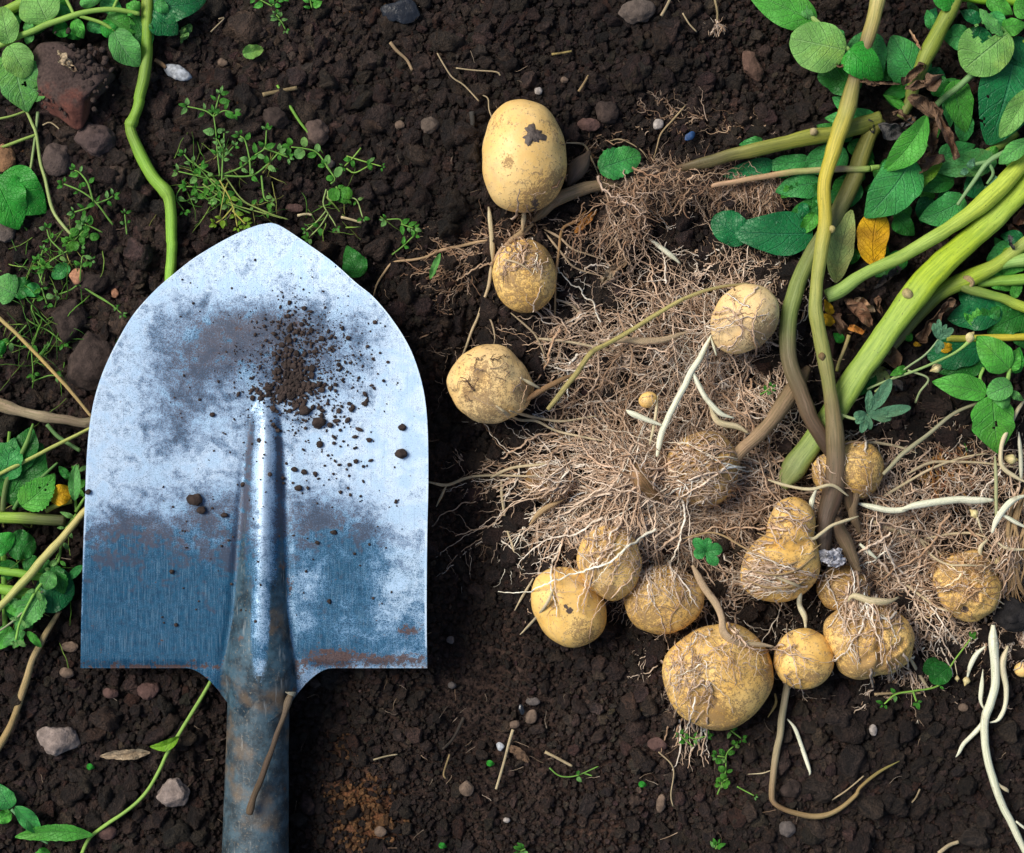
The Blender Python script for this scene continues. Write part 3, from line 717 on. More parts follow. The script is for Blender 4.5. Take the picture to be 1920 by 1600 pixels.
# ---------------------------------------------------------------- draping fields
MOUND = [(1260, 640, 150, 105, 52), (1195, 880, 170, 100, 66), (1400, 910, 110, 70, 30), (1180, 1000, 120, 60, 50), (1640, 1010, 110, 90, 42), (1760, 930, 110, 70, 26),
         (1250, 350, 100, 38, 40), (1880, 1060, 60, 90, 42), (1440, 1080, 70, 40, 14), (1780, 1170, 80, 40, 18), (960, 440, 60, 30, 30), (870, 500, 60, 45, 14), (1420, 780, 80, 60, 40)]
qs = 4.0
qu = np.arange(600, 2060, qs); qv = np.arange(150, 1700, qs)
QU, QV = np.meshgrid(qu, qv)
QG = G(QU, QV) + 8
QM = np.zeros_like(QG)
for a in MOUND: QM = np.maximum(QM, a[4] * 1.3 * gb(QU, QV, *a[:4]))
QA, QP = QG.copy(), QG.copy()
for cu, cv, zc_, g, rr, c, cover in DP:
    d = np.hypot(QU - cu, QV - cv); r = np.interp(np.arctan2(QV - cv, QU - cu), g, rr)
    t = np.clip(1 - (d / r) ** 2, 0, 1)
    h = np.where(d < r, zc_ + c * np.sqrt(t) + 2, -999)
    QA = np.maximum(QA, h)
    if cover: QP = np.maximum(QP, h)
def samp(Q, u, v):
    x = np.clip((u - qu[0]) / qs, 0, len(qu) - 1.01); y = np.clip((v - qv[0]) / qs, 0, len(qv) - 1.01)
    xi = x.astype(int); yi = y.astype(int); fx = x - xi; fy = y - yi
    return (Q[yi, xi] * (1 - fx) + Q[yi, xi + 1] * fx) * (1 - fy) + (Q[yi + 1, xi] * (1 - fx) + Q[yi + 1, xi + 1] * fx) * fy

TAN = np.array([[.70, .53, .39], [.60, .43, .30], [.78, .63, .49], [.42, .28, .18], [.86, .77, .65], [.64, .48, .35]])
def strands(n, org, ang, L, r, kink=22.0, cover=.6, lift=(0, 1.0), col=TAN, colw=None, drift=0.0, step=4.4, up=0):
    """random kinky root hairs; org (cu,cv,su,sv), ang (mean, spread) in degrees, 90 = towards the picture's foot"""
    M = max(6, int(L / step))
    u0 = org[0] + R.normal(0, 1, n) * org[2]; v0 = org[1] + R.normal(0, 1, n) * org[3]
    th = RAD(ang[0]) + RAD(ang[1]) * R.uniform(-1, 1, n)
    return _walk(u0, v0, th, M, step, r, kink, cover, lift, col, None, up)
def _walk(u0, v0, th, M, step, r, kink, cover, lift, col, c0=None, up=0, r0=None, f0=None):
    n = len(u0)
    wl = step * R.uniform(.55, 1.35, n)
    slow = np.cumsum(R.normal(0, RAD(kink) * .34, (n, M)), 1)
    kick = R.normal(0, RAD(kink) * .8, (n, M)); kick[R.rand(n, M) < .10] *= 2.8
    kick = kick + RAD(kink) * .7 * np.sin(np.arange(M)[None] * R.uniform(.6, 2.2, (n, 1)) + R.uniform(0, 6, (n, 1)))
    h = th[:, None] + slow + kick
    u = u0[:, None] + np.concatenate([np.zeros((n, 1)), np.cumsum(np.cos(h) * wl[:, None], 1)[:, :-1]], 1)
    v = v0[:, None] + np.concatenate([np.zeros((n, 1)), np.cumsum(np.sin(h) * wl[:, None], 1)[:, :-1]], 1)
    A, B = samp(QA, u, v), samp(QP, u, v)
    use = (R.rand(n) < cover)[:, None]
    base = np.where(use, A, B)
    f = (R.uniform(lift[0], lift[1], n) if f0 is None else f0)[:, None]
    z = np.maximum(base, samp(QG, u, v) + samp(QM, u, v) * f) + up + R.uniform(0, 3, (n, 1))
    z = z + np.cumsum(R.normal(0, 1.3, (n, M)), 1) * .8
    zp = np.concatenate([z[:, :1]] * 2 + [z] + [z[:, -1:]] * 2, 1)
    z = np.maximum(np.maximum(zp[:, :-4], zp[:, 4:]) * .5 + z * .5, z * 0 + base)
    zp = np.concatenate([z[:, :1], z, z[:, -1:]], 1); z = (zp[:, :-2] + zp[:, 1:-1] * 2 + zp[:, 2:]) / 4
    rad = (np.minimum(np.exp(R.normal(0, .45, n)) * r * 1.12, 3.0) if r0 is None else r0)[:, None] * np.linspace(1, .35, M)[None] * R.uniform(.85, 1.15, (n, M))
    if c0 is None: c0 = col[R.randint(0, len(col), n)] * np.exp(R.normal(0, .16, (n, 1)))
    C = np.broadcast_to(c0[:, None], (n, M, 3))
    return u, v, z, rad, C, f[:, 0], c0
def emit(name, parts, parent, label=None, kind='stuff', mat=None, sides=3):
    VV_, FF_, CC_, UV_, o = [], [], [], [], 0
    for (u, v, z, rad, C) in parts:
        a, b, c, d = tubes(W(u, v, z), rad / S, C, sides)
        VV_.append(a); FF_.append(b + o); CC_.append(c); UV_.append(d); o += len(a)
    return obj(name, np.concatenate(VV_), np.concatenate(FF_), mat or MF, parent, cols=np.clip(np.concatenate(CC_), 0, 1), uv=np.concatenate(UV_), kind=kind, label=label)
def bundle(n, org, ang, L, r=1.25, kink=22, cover=.6, lift=(0, 1.), col=TAN, br=1.3, up=0, step=4.4):
    kink *= 1.15
    n = max(8, int(n * .62)); br = br * 2.4
    u, v, z, rad, C, f, c0 = strands(n, org, ang, L, r, kink, cover, lift, col, step=step, up=up)
    out = [(u, v, z, rad, C)]
    M = u.shape[1]; nb_ = int(n * br)
    if nb_:
        i = R.randint(0, n, nb_); j = R.randint(1, M - 2, nb_)
        th = np.arctan2(v[i, j + 1] - v[i, j], u[i, j + 1] - u[i, j]) + RAD(1) * R.choice([-1, 1], nb_) * R.uniform(28, 75, nb_)
        M2 = max(6, min(16, int(M * .38)))
        q = _walk(u[i, j], v[i, j], th, M2, step * .75, r * .5, kink * 1.15, cover, lift, col, c0[i], up, r0=np.minimum(rad[i, j] * .62, 1.1), f0=f[i])
        out.append(q[:5])
    return out

# ================================================================ PLANTS: builders
LIME = (.31, .42, .022); LIME2 = (.38, .47, .055); YEL = (.44, .36, .040); OLIVE = (.19, .18, .04); GREEN = (.10, .24, .035); BROWN = (.085, .050, .034)
DBROWN = (.045, .028, .020); GREY = (.20, .17, .13); STRAW = (.50, .38, .20); PALEG = (.30, .42, .14); BLUEG = (.16, .30, .13); PINK = (.45, .27, .20)
WHITE = (.74, .72, .66); CREAM = (.60, .50, .38); TANC = (.42, .28, .18)
def gz(u, v, up=0): return float(G(u, v)) + 16 + up
def stem(name, K, cols, mat, parent=None, sides=10, ridge=.05, wob=.06, step=4.5, up=0, seed=None, **pr):
    """K: (u, v, z, r); z None = resting on the soil"""
    K = [(k[0], k[1], (gz(k[0], k[1], k[3] * .7 + up) if k[2] is None else k[2]), k[3]) for k in K]
    P = spline(K, step)
    n = len(P); s0 = R.randint(1000) if seed is None else seed
    if name == 'root':
        e_ = np.minimum(np.arange(n), np.arange(n)[::-1]) * step; P[:, 3] *= .45 + .55 * sstep(e_, -3, 26)
    r = np.clip(P[:, 3], .3, None) * (1 + wob * 2 * vn(np.arange(n) * step, np.full(n, s0 * 7.1), 22, 31))
    wg = np.where(r > 10, .05, .22)
    u = P[:, 0] + r * wg * 2 * vn(np.arange(n) * step, np.full(n, s0 * 3.3), 28, 32)
    v = P[:, 1] + r * wg * 2 * vn(np.arange(n) * step, np.full(n, s0 * 5.7), 28, 33)
    cols = np.array(cols, float).reshape(-1, 3); t = np.linspace(0, 1, n)
    tw = np.clip(t + .05 * vn(np.arange(n) * step, np.full(n, s0), 30, 34), 0, 1)
    C = np.stack([np.interp(tw, np.linspace(0, 1, len(cols)), cols[:, i]) for i in range(3)], -1)
    P[:, 2] = np.maximum(P[:, 2], G(u, v) + 13 + r * .55)
    lies(u, v, P[:, 2] - r * .4)
    V, F, CC, UV = tubes(W(u, v, P[:, 2])[None], (r * (1 - P[:, 2] / HC) / S)[None], C[None], sides, True, ridge, rot=s0)
    return obj(name, V, F, mat, parent, cols=CC, uv=UV, **pr)

LG = {}
def LM(key):
    if key in LG: return LG[key]
    D = {
     'pale':   ((.18, .42, .09), (.34, .58, .22), .50, .35, None),
     'pale2':  ((.10, .36, .075), (.28, .54, .26), .48, .35, None),
     'mid':    ((.075, .36, .040), (.16, .42, .12), .45, .4, None),
     'bright': ((.025, .27, .025), (.08, .42, .06), .42, .45, None),
     'teal':   ((.044, .29, .060), (.10, .32, .14), .45, .45, None),
     'dteal':  ((.012, .165, .045), (.04, .22, .11), .36, .5, None),
     'dark':   ((.020, .165, .020), (.05, .22, .05), .42, .45, None),
     'blotch': ((.050, .24, .055), (.16, .40, .12), .5, .4, (.12, .11, .04)),
     'grayt':  ((.10, .26, .14), (.24, .42, .26), .6, .3, None),
     'ylg':    ((.30, .40, .12), (.42, .50, .20), .55, .3, (.34, .30, .10)),
     'yellow': ((.62, .36, .012), (.55, .26, .02), .55, .3, (.30, .14, .02)),
     'lime':   ((.16, .36, .02), (.30, .48, .08), .45, .4, None),
     'weed':   ((.055, .25, .022), (.15, .40, .10), .5, .35, None),
     'weedp':  ((.15, .36, .09), (.28, .48, .18), .5, .35, None),
     'brown':  ((.17, .105, .065), (.26, .17, .11), .8, .2, (.07, .042, .03)),
     'dry':    ((.36, .28, .18), (.45, .36, .26), .8, .2, (.20, .13, .08)),
     'grayd':  ((.075, .072, .07), (.16, .15, .14), .8, .2, (.03, .027, .025)),
     'orange': ((.50, .22, .05), (.45, .25, .1), .7, .2, (.25, .12, .05)),
    }
    b, ve, ro, sp, bl = D[key]
    sp *= .6
    tr = 0.05 if key in ('brown', 'dry', 'grayd') else .22
    LG[key] = mat_leaf('leaf_' + {'pale': 'pale_green', 'pale2': 'soft_green', 'mid': 'mid_green', 'bright': 'bright_green', 'teal': 'blue_green', 'dteal': 'deep_blue_green', 'dark': 'dark_green',
      'blotch': 'blotched_green', 'grayt': 'grey_green', 'ylg': 'yellowing', 'yellow': 'yellow', 'lime': 'lime', 'weed': 'weed_green', 'weedp': 'pale_weed_green', 'brown': 'dead_brown', 'dry': 'dry_tan', 'grayd': 'dead_grey', 'orange': 'withered_orange'}[key],
      b, ve, rough=ro, spec=sp, tr=tr, blotch=bl)
    return LG[key]
PROF = {'ovate': (.52, .95), 'round': (.46, .58), 'lance': (.75, .85), 'heart': (.30, .75), 'ob': (.80, .62), 'long': (.5, .5)}
def leaf(parent, B, T, w, tone='mid', shape='ovate', z=(50, 50), arch=8, cup=.12, bend=0, wave=3, wf=None, serr=0, sn=12, curl=0, roll=0, holes=(), nu=22, nv=12, name='leaf', crum=0, crs=.3, side=0, **pr):
    a_, b_ = PROF[shape]; pk = a_ / (a_ + b_); cst = pk ** a_ * (1 - pk) ** b_
    t = np.linspace(0, 1, nu + 1); te = t * .985 + .012 * (1 - t)
    s = np.linspace(-1, 1, nv + 1)
    prof = te ** a_ * (1 - te) ** b_ / cst
    B = np.array(B, float); T = np.array(T, float); ax = T - B; L = np.hypot(*ax); ax /= L; pn = np.array([-ax[1], ax[0]])
    sd = R.rand() * 100
    hw = w / 2 * prof[:, None] * (1 + .10 * 2 * vn(t * 9, t * 0 + sd, 1.4, 41)[:, None] * 1.0)
    if serr: hw = hw * (1 - serr * ((te * sn) % 1))[:, None]
    TT, SS = np.meshgrid(te, s, indexing='ij')
    if curl:
        lat = hw * np.sin(SS * curl) / curl; zc = hw * (1 - np.cos(SS * curl)) / curl
    else: lat = hw * SS; zc = 0 * SS
    zz = z[0] + (z[1] - z[0]) * TT + arch * 4 * TT * (1 - TT) + cup * np.abs(SS) * hw + zc
    wf = wf or R.uniform(7, 15); wave = wave * R.uniform(.8, 2.0) if w > 24 else wave; bend = bend or (R.uniform(-.05, .05) * L if w > 20 and shape != 'round' else 0)
    zz = zz + wave * np.sin(TT * wf + sd + (SS > 0) * 2.1) * np.abs(SS) ** 1.6 * prof[:, None]
    zz = zz + roll * SS * hw
    fr = ((TT - .30 * np.abs(SS)) * 6) % 1
    zz = zz + min(1.6, w * .025) * np.sin(fr * math.pi) * (1 - np.abs(SS) ** 4)
    off = bend * 4 * TT * (1 - TT)
    u = B[0] + ax[0] * L * TT + pn[0] * (lat * (1 + .10 * np.sign(SS) * math.sin(sd)) + off); v = B[1] + ax[1] * L * TT + pn[1] * (lat * (1 + .10 * np.sign(SS) * math.sin(sd)) + off)
    if crum:
        Q = np.stack([TT * L / w * 1.0, SS * .5, np.full_like(TT, sd)], -1)
        u = u + crum * w * vn3(Q, crs, 1) * 1.6; v = v + crum * w * vn3(Q, crs, 2) * 1.6; zz = zz + crum * w * (vn3(Q, crs, 3) * 2.4 + vn3(Q, crs * .45, 4) * 1.0)
    zz = np.maximum(zz, G(u, v) + 11 + 4 * vn(u, v, 12, 44))
    lies(u, v, zz)
    i0 = (np.arange(nu)[:, None] * (nv + 1) + np.arange(nv)[None]).ravel()
    F = np.stack([i0, i0 + 1, i0 + nv + 2, i0 + nv + 1], -1)
    if holes:
        ct, cs_ = TT.ravel()[F].mean(1), SS.ravel()[F].mean(1)
        keep = np.ones(len(F), bool)
        for (ht, hs, hr) in holes: keep &= ((ct - ht) * L) ** 2 + ((cs_ - hs) * w / 2) ** 2 > (hr * (1 + .35 * np.sin(np.arctan2(cs_ - hs, ct - ht) * 5))) ** 2
        F = F[keep]
    return obj(name, W(u, v, zz), F, LM(tone), parent, uv=np.stack([TT, SS], -1), **pr)

# ================================================================ MAIN UPROOTED PLANT
plant = thing('potato_plant', 'uprooted potato plant with thick lime stems, top right, and wide pale root tangle', 'potato plant', 1560, 960, 0)
A = plant
def st(K, cols, **k): return stem('stem', K, cols, M_STEM, A, **k)
# vertical stem down to the crown
st([(1652, -60, 95, 14), (1647, 0, 95, 14), (1627, 75, 95, 13), (1605, 140, 92, 13), (1589, 205, 92, 16), (1570, 262, 95, 15), (1553, 318, 98, 13), (1546, 352, 98, 12), (1548, 415, 98, 13), (1541, 470, 98, 13), (1532, 530, 98, 12), (1530, 580, 98, 13), (1536, 622, 96, 13), (1545, 665, 94, 14), (1555, 722, 92, 13), (1563, 780, 88, 15), (1567, 830, 84, 17), (1568, 880, 78, 19), (1562, 925, 70, 20), (1550, 970, 66, 17), (1541, 1035, 70, 15)],
   [(.42, .36, .16), (.36, .30, .10), BROWN, (.33, .30, .07), YEL, YEL, (.30, .30, .07), (.26, .28, .07), (.22, .22, .07), (.17, .13, .06), (.14, .095, .06), BROWN, DBROWN], sides=14, ridge=.08, label='upright yellow stem turning dark brown towards the root crown')
st([(1650, 225, 45, 15), (1627, 262, 48, 15), (1600, 340, 50, 16), (1570, 400, 55, 15), (1535, 455, 60, 14), (1505, 512, 66, 15), (1486, 568, 72, 16), (1477, 622, 76, 17), (1482, 682, 78, 16), (1500, 732, 76, 15), (1520, 782, 74, 15), (1544, 822, 68, 15), (1562, 858, 58, 12), (1570, 890, 46, 8)],
   [OLIVE, OLIVE, (.14, .13, .04), (.13, .14, .05), (.17, .21, .06), (.19, .24, .07), (.15, .12, .07), (.13, .085, .055), BROWN, DBROWN], sides=14, label='bowed stem green above and brown below')
st([(1990, 270, 60, 22), (1922, 352, 62, 20), (1862, 413, 66, 21), (1800, 470, 70, 22), (1745, 520, 74, 25), (1722, 549, 76, 26), (1690, 592, 76, 23), (1657, 636, 74, 22), (1625, 682, 68, 22), (1597, 722, 60, 23), (1560, 780, 48, 22), (1520, 838, 34, 20), (1490, 880, 24, 22), (1466, 912, 18, 12)],
   [LIME, LIME, (.30, .42, .06), LIME, LIME, (.26, .38, .05), (.25, .36, .06), (.22, .32, .06), (.18, .24, .06), (.17, .18, .08)], sides=24, ridge=.15, wob=.03, label='thickest lime green stem crossing down to the left')
st([(1985, 225, 72, 15), (1922, 300, 74, 16), (1885, 342, 76, 17), (1848, 378, 78, 18), (1800, 415, 80, 14), (1747, 448, 82, 13), (1690, 482, 80, 12), (1620, 515, 78, 12), (1575, 545, 74, 14), (1550, 556, 72, 13)],
   [LIME2, LIME2, LIME2, (.30, .42, .08), (.26, .38, .08), (.24, .36, .10)], sides=14, label='pale lime stem running just above the thickest one')
st([(1990, 405, 60, 11), (1922, 457, 58, 12), (1868, 498, 56, 13), (1820, 522, 52, 17), (1765, 548, 46, 15), (1715, 598, 38, 13), (1670, 650, 30, 12), (1610, 715, 24, 10)],
   [(.35, .42, .08), (.32, .38, .10), LIME, (.18, .24, .05), (.16, .14, .06), (.16, .20, .05)], sides=12)
st([(1985, 600, 52, 10), (1922, 577, 52, 10), (1868, 558, 54, 9), (1815, 542, 56, 10), (1800, 530, 54, 12)], [LIME2, LIME2, (.22, .34, .06), (.18, .22, .06)])
st([(1262, 318, None, 6), (1290, 312, 42, 8), (1330, 302, 52, 11), (1370, 290, 56, 12), (1413, 281, 60, 13), (1470, 268, 62, 13), (1515, 256, 62, 15), (1563, 250, 60, 14), (1602, 238, 56, 16), (1650, 222, 52, 15)],
   [BROWN, (.14, .12, .05), (.22, .22, .05), (.24, .25, .04), (.21, .23, .04), (.20, .21, .04)], sides=14, ridge=.09, label='olive stem lying flat towards the upper soil clump')
st([(1808, -70, 78, 15), (1790, 0, 78, 15), (1768, 45, 78, 15), (1745, 90, 78, 16), (1728, 125, 74, 13), (1715, 155, 68, 12), (1706, 190, 58, 11), (1690, 220, 48, 9)],
   [OLIVE, (.17, .22, .03), (.20, .25, .03), (.18, .22, .03), (.13, .15, .04)], sides=12)
st([(1832, 132, 80, 6), (1798, 162, 72, 6), (1760, 194, 62, 6), (1735, 222, 52, 5)], [BLUEG, (.14, .28, .10), (.12, .24, .08)])
st([(1960, 240, 92, 4), (1922, 264, 92, 4), (1888, 284, 90, 5), (1853, 304, 88, 5), (1825, 342, 84, 4), (1795, 385, 80, 3)], [BLUEG, (.20, .32, .16)])
st([(1853, 304, 86, 3.5), (1862, 325, 84, 3), (1850, 345, 80, 2)], [BLUEG])
st([(1853, 304, 86, 4), (1830, 308, 84, 4), (1815, 314, 80, 3)], [BLUEG])
st([(1487, -30, 84, 4), (1505, 15, 86, 4), (1527, 38, 88, 5), (1560, 66, 90, 5), (1592, 94, 94, 4)], [PALEG, (.26, .44, .14)])
st([(1960, 480, 66, 12), (1922, 488, 64, 12), (1885, 495, 58, 10), (1850, 506, 52, 7)], [PALEG, (.22, .42, .10)])
st([(1960, 522, 56, 11), (1922, 524, 54, 11), (1880, 528, 48, 10), (1832, 532, 42, 9)], [(.24, .42, .06), (.18, .34, .05)])
st([(1965, 633, 40, 7), (1922, 633, 40, 7), (1850, 634, 40, 7), (1775, 635, 36, 6)], [(.48, .42, .03), (.50, .42, .04), (.38, .38, .05)], label='bright yellow stem')
st([(1950, 10, 70, 9), (1900, 3, 68, 9), (1840, -2, 66, 9), (1790, -6, 60, 8)], [(.20, .40, .02)])
st([(1940, 70, 74, 6), (1915, 80, 74, 6), (1895, 92, 72, 5)], [LIME])
st([(1592, 628, 54, 4), (1585, 650, 50, 3.5), (1573, 680, 42, 3), (1570, 696, 38, 3.5)], [(.40, .30, .12), STRAW, (.30, .28, .08)])
st([(1840, 292, 52, 7), (1870, 276, 50, 8), (1905, 250, 48, 8)], [(.12, .18, .03)])
stem('stem_scar', [(1698, 541, 94, 4), (1701, 547, 94, 9), (1706, 553, 93, 8), (1710, 560, 89, 4)], [(.34, .26, .12), (.46, .37, .22), (.30, .22, .10)], M_BARK, A, sides=12, label='round tan leaf scar on the thickest stem')
stem('stem_scar', [(1541, 662, 103, 3), (1541, 668, 104, 7), (1544, 676, 102, 3)], [(.16, .10, .05), (.22, .15, .09)], M_BARK, A, sides=10, label='brown leaf scar on the upright stem')
stem('stem_scar', [(1806, 521, 62, 4), (1817, 524, 64, 7), (1823, 532, 62, 6), (1812, 542, 56, 4)], [(.36, .25, .15), (.45, .32, .2)], M_BARK, A, sides=10, label='peeling tan stub where two stems part')
stem('stem_scar', [(1520, 243, 74, 3), (1525, 247, 78, 8), (1530, 252, 74, 3)], [(.42, .33, .22)], M_BARK, A, sides=8)
stem('stem_scar', [(1556, 425, 106, 3), (1560, 428, 108, 7), (1560, 436, 104, 3)], [(.42, .34, .16)], M_BARK, A, sides=8)
# leaves, from low to high
def lf(*a, **k): return leaf(A, *a, **k)
lf((1400, 452), (1335, 408), 62, 'dteal', 'round', z=(30, 20))
lf((1526, 438), (1364, 432), 86, 'dteal', 'ovate', z=(44, 28), arch=12, cup=.06)
lf((1450, 305), (1352, 330), 40, 'dteal', z=(34, 20)); lf((1520, 300), (1425, 312), 34, 'teal', z=(38, 26)); lf((1430, 262), (1385, 272), 20, 'teal', z=(36, 24))
lf((1590, 288), (1500, 318), 60, 'teal', z=(42, 30)); lf((1540, 345), (1452, 360), 50, 'teal', z=(46, 36), arch=10)
lf((1545, 380), (1470, 420), 46, 'dark', z=(44, 30)); lf((1530, 400), (1500, 440), 34, 'mid', z=(50, 36), curl=.8)
lf((1480, 330), (1450, 300), 28, 'teal', z=(34, 24)); lf((1600, 330), (1560, 380), 44, 'dark', z=(36, 24))
lf((1645, 225), (1545, 222), 42, 'teal', z=(46, 36)); lf((1600, 258), (1530, 235), 34, 'dark', z=(40, 28))
lf((1610, 62), (1655, 148), 78, 'teal', 'ovate', z=(54, 42), cup=.04); lf((1722, 152), (1672, 66), 84, 'teal', 'heart', z=(50, 46), cup=.04, nu=26)
lf((1617, 158), (1532, 140), 54, 'dark', 'round', z=(60, 46)); lf((1600, 205), (1560, 182), 30, 'teal', z=(48, 36))
lf((1752, 55), (1738, 18), 24, 'teal', z=(52, 44)); lf((1818, 68), (1768, 72), 50, 'teal', 'ovate', z=(58, 50), cup=.2)
lf((1790, 150), (1812, 252), 56, 'mid', z=(52, 36)); lf((1775, 168), (1782, 240), 30, 'teal', z=(46, 32))
lf((1900, 120), (1852, 274), 118, 'dteal', 'heart', z=(82, 56), arch=16, cup=.10, nu=30, nv=18, holes=[(.72, -.72, 12), (.74, .8, 7), (.45, .62, 3)], label='large dark blue-green leaf with pale feeding spots')
lf((1930, 90), (1920, 220), 80, 'dteal', 'ovate', z=(70, 56)); lf((1870, 300), (1750, 322), 54, 'blotch', 'ovate', z=(70, 48), serr=.08)
lf((1700, 168), (1655, 180), 36, 'dark', z=(50, 44), curl=1.2); lf((1695, 205), (1655, 178), 26, 'mid', z=(56, 48), curl=1.5)
lf((1745, 150), (1800, 185), 40, 'dark', z=(46, 34)); lf((1810, 170), (1760, 150), 30, 'dark', z=(40, 34))
lf((1810, 372), (1722, 412), 62, 'teal', z=(60, 46)); lf((1790, 340), (1690, 345), 40, 'dark', z=(40, 34)); lf((1680, 405), (1715, 442), 40, 'dark', z=(44, 34))
lf((1760, 290), (1830, 272), 36, 'teal', z=(46, 40)); lf((1880, 345), (1830, 395), 40, 'grayt', z=(52, 44), serr=.2, sn=6); lf((1858, 330), (1876, 358), 18, 'grayt', z=(74, 70))
lf((1815, 315), (1827, 296), 14, 'grayt', z=(84, 82)); lf((1815, 318), (1800, 328), 14, 'grayt', z=(80, 78)); lf((1870, 290), (1850, 280), 22, 'mid', z=(56, 50))
lf((1686, 372), (1768, 304), 30, 'lime', 'lance', z=(58, 62), arch=14, cup=.3, label='narrow yellow-green leaf')
lf((1712, 296), (1620, 410), 92, 'teal', 'ovate', z=(88, 70), arch=14, cup=.07, nu=30, nv=16, label='broad matte leaf hanging over the lower stems')
lf((1738, 216), (1656, 322), 52, 'mid', 'lance', z=(112, 92), arch=16, cup=.45, bend=-9, nu=28, label='long folded leaf')
lf((1567, 532), (1598, 392), 54, 'ylg', 'lance', z=(44, 62), arch=8, cup=.15, label='yellowing pale leaf beside the yellow one')
lf((1640, 498), (1648, 398), 60, 'yellow', 'long', z=(50, 64), arch=6, cup=-.1, crum=.10, crs=.9, nu=26, nv=14, label='bright yellow crumpled leaf')
lf((1530, 42), (1392, -22), 68, 'mid', 'ovate', z=(86, 66), arch=12, cup=.08)
lf((1560, 60), (1584, 84), 34, 'teal', z=(80, 76)); lf((1586, 94), (1480, 72), 96, 'pale', 'round', z=(98, 90), arch=10, cup=.04, nu=26, nv=16, label='round pale leaf showing its underside')
lf((1592, 92), (1656, 150), 66, 'bright', 'heart', z=(104, 86), arch=16, cup=-.15, nu=26, label='glossy bright green pointed leaf')
lf((1500, 10), (1530, 40), 22, 'pale2', z=(86, 84))
lf((1892, 62), (1806, 132), 98, 'pale', 'round', z=(104, 92), arch=12, cup=.08, nu=32, nv=20, holes=[(.30, .55, 15), (.42, .78, 10), (.12, .35, 7)], label='pale round leaf with a ragged hole')
lf((1880, 68), (1836, 16), 30, 'pale2', 'lance', z=(110, 104), serr=.35, sn=5); lf((1878, 50), (1925, 45), 34, 'mid', z=(92, 88)); lf((1900, 20), (1940, 15), 40, 'mid', z=(84, 84))
lf((1860, 22), (1882, 70), 30, 'teal', z=(88, 84)); lf((1850, 0), (1900, 28), 34, 'mid', z=(76, 78)); lf((1790, 12), (1745, -12), 36, 'bright', z=(88, 84))
lf((1932, 165), (1874, 260), 44, 'pale', 'lance', z=(104, 96), arch=10, cup=.3); lf((1935, 262), (1872, 308), 34, 'pale2', 'lance', z=(98, 94), cup=.2)
lf((1900, 70), (1935, 130), 40, 'dteal', z=(76, 66)); lf((1840, 40), (1800, 20), 26, 'dteal', z=(58, 50)); lf((1930, 320), (1880, 300), 30, 'mid', z=(60, 50))
lf((1560, 590), (1545, 562), 16, 'yellow', z=(60, 62), crum=.1); lf((1562, 610), (1545, 588), 22, 'yellow', z=(52, 54), crum=.1); lf((1582, 640), (1562, 625), 18, 'bright', z=(52, 50), cup=.4)
lf((1590, 270), (1640, 300), 36, 'dark', z=(38, 30)); lf((1620, 440), (1668, 500), 46, 'dark', z=(30, 22)); lf((1700, 480), (1640, 520), 40, 'dark', z=(34, 26))
lf((1880, 570), (1775, 600), 70, 'dteal', z=(36, 24)); lf((1930, 585), (1850, 625), 62, 'dark', z=(32, 26)); lf((1850, 560), (1900, 610), 44, 'teal', z=(34, 26))
lf((1845, 650), (1737, 668), 60, 'dteal', 'round', z=(32, 22)); lf((1850, 680), (1760, 700), 40, 'dark', z=(28, 22)); lf((1905, 600), (1935, 660), 50, 'dark', z=(30, 24))
lf((1930, 470), (1870, 520), 40, 'mid', z=(44, 36)); lf((1850, 515), (1900, 545), 30, 'mid', z=(42, 36)); lf((1880, 470), (1930, 500), 34, 'lime', z=(50, 44)); lf((1640, 700), (1600, 745), 34, 'dark', z=(34, 26))
lf((1640, 690), (1665, 730), 36, 'ylg', z=(30, 22)); lf((1610, 470), (1580, 500), 30, 'dark', z=(34, 26)); lf((1700, 640), (1708, 622), 16, 'mid', z=(34, 34)); lf((1762, 655), (1792, 650), 20, 'yellow', z=(30, 30)); lf((1712, 645), (1728, 648), 9, 'yellow', z=(34, 34))
# a forest of lower foliage that shows between the upper leaves
for i in range(46):
    u0, v0 = [(1830, 60, 90, 60), (1700, 130, 70, 60), (1800, 250, 90, 90), (1640, 330, 60, 60), (1500, 360, 60, 50), (1780, 380, 70, 30), (1890, 470, 40, 60), (1860, 600, 50, 40)][i % 8][:2]
    s_ = [(90, 60), (50, 40), (80, 80), (50, 50), (50, 40), (60, 26), (30, 50), (40, 30)][i % 8]
    u0 += R.normal() * s_[0] * .6; v0 += R.normal() * s_[1] * .6; th = R.uniform(0, 6.28); L = R.uniform(28, 62)
    lf((u0, v0), (u0 + math.cos(th) * L, v0 + math.sin(th) * L), L * R.uniform(.5, .72), ['dark', 'dteal', 'dteal', 'teal', 'dark', 'mid'][R.randint(6)], z=(gz(u0, v0, 22), gz(u0, v0, 8)), arch=9, nu=12, nv=8)
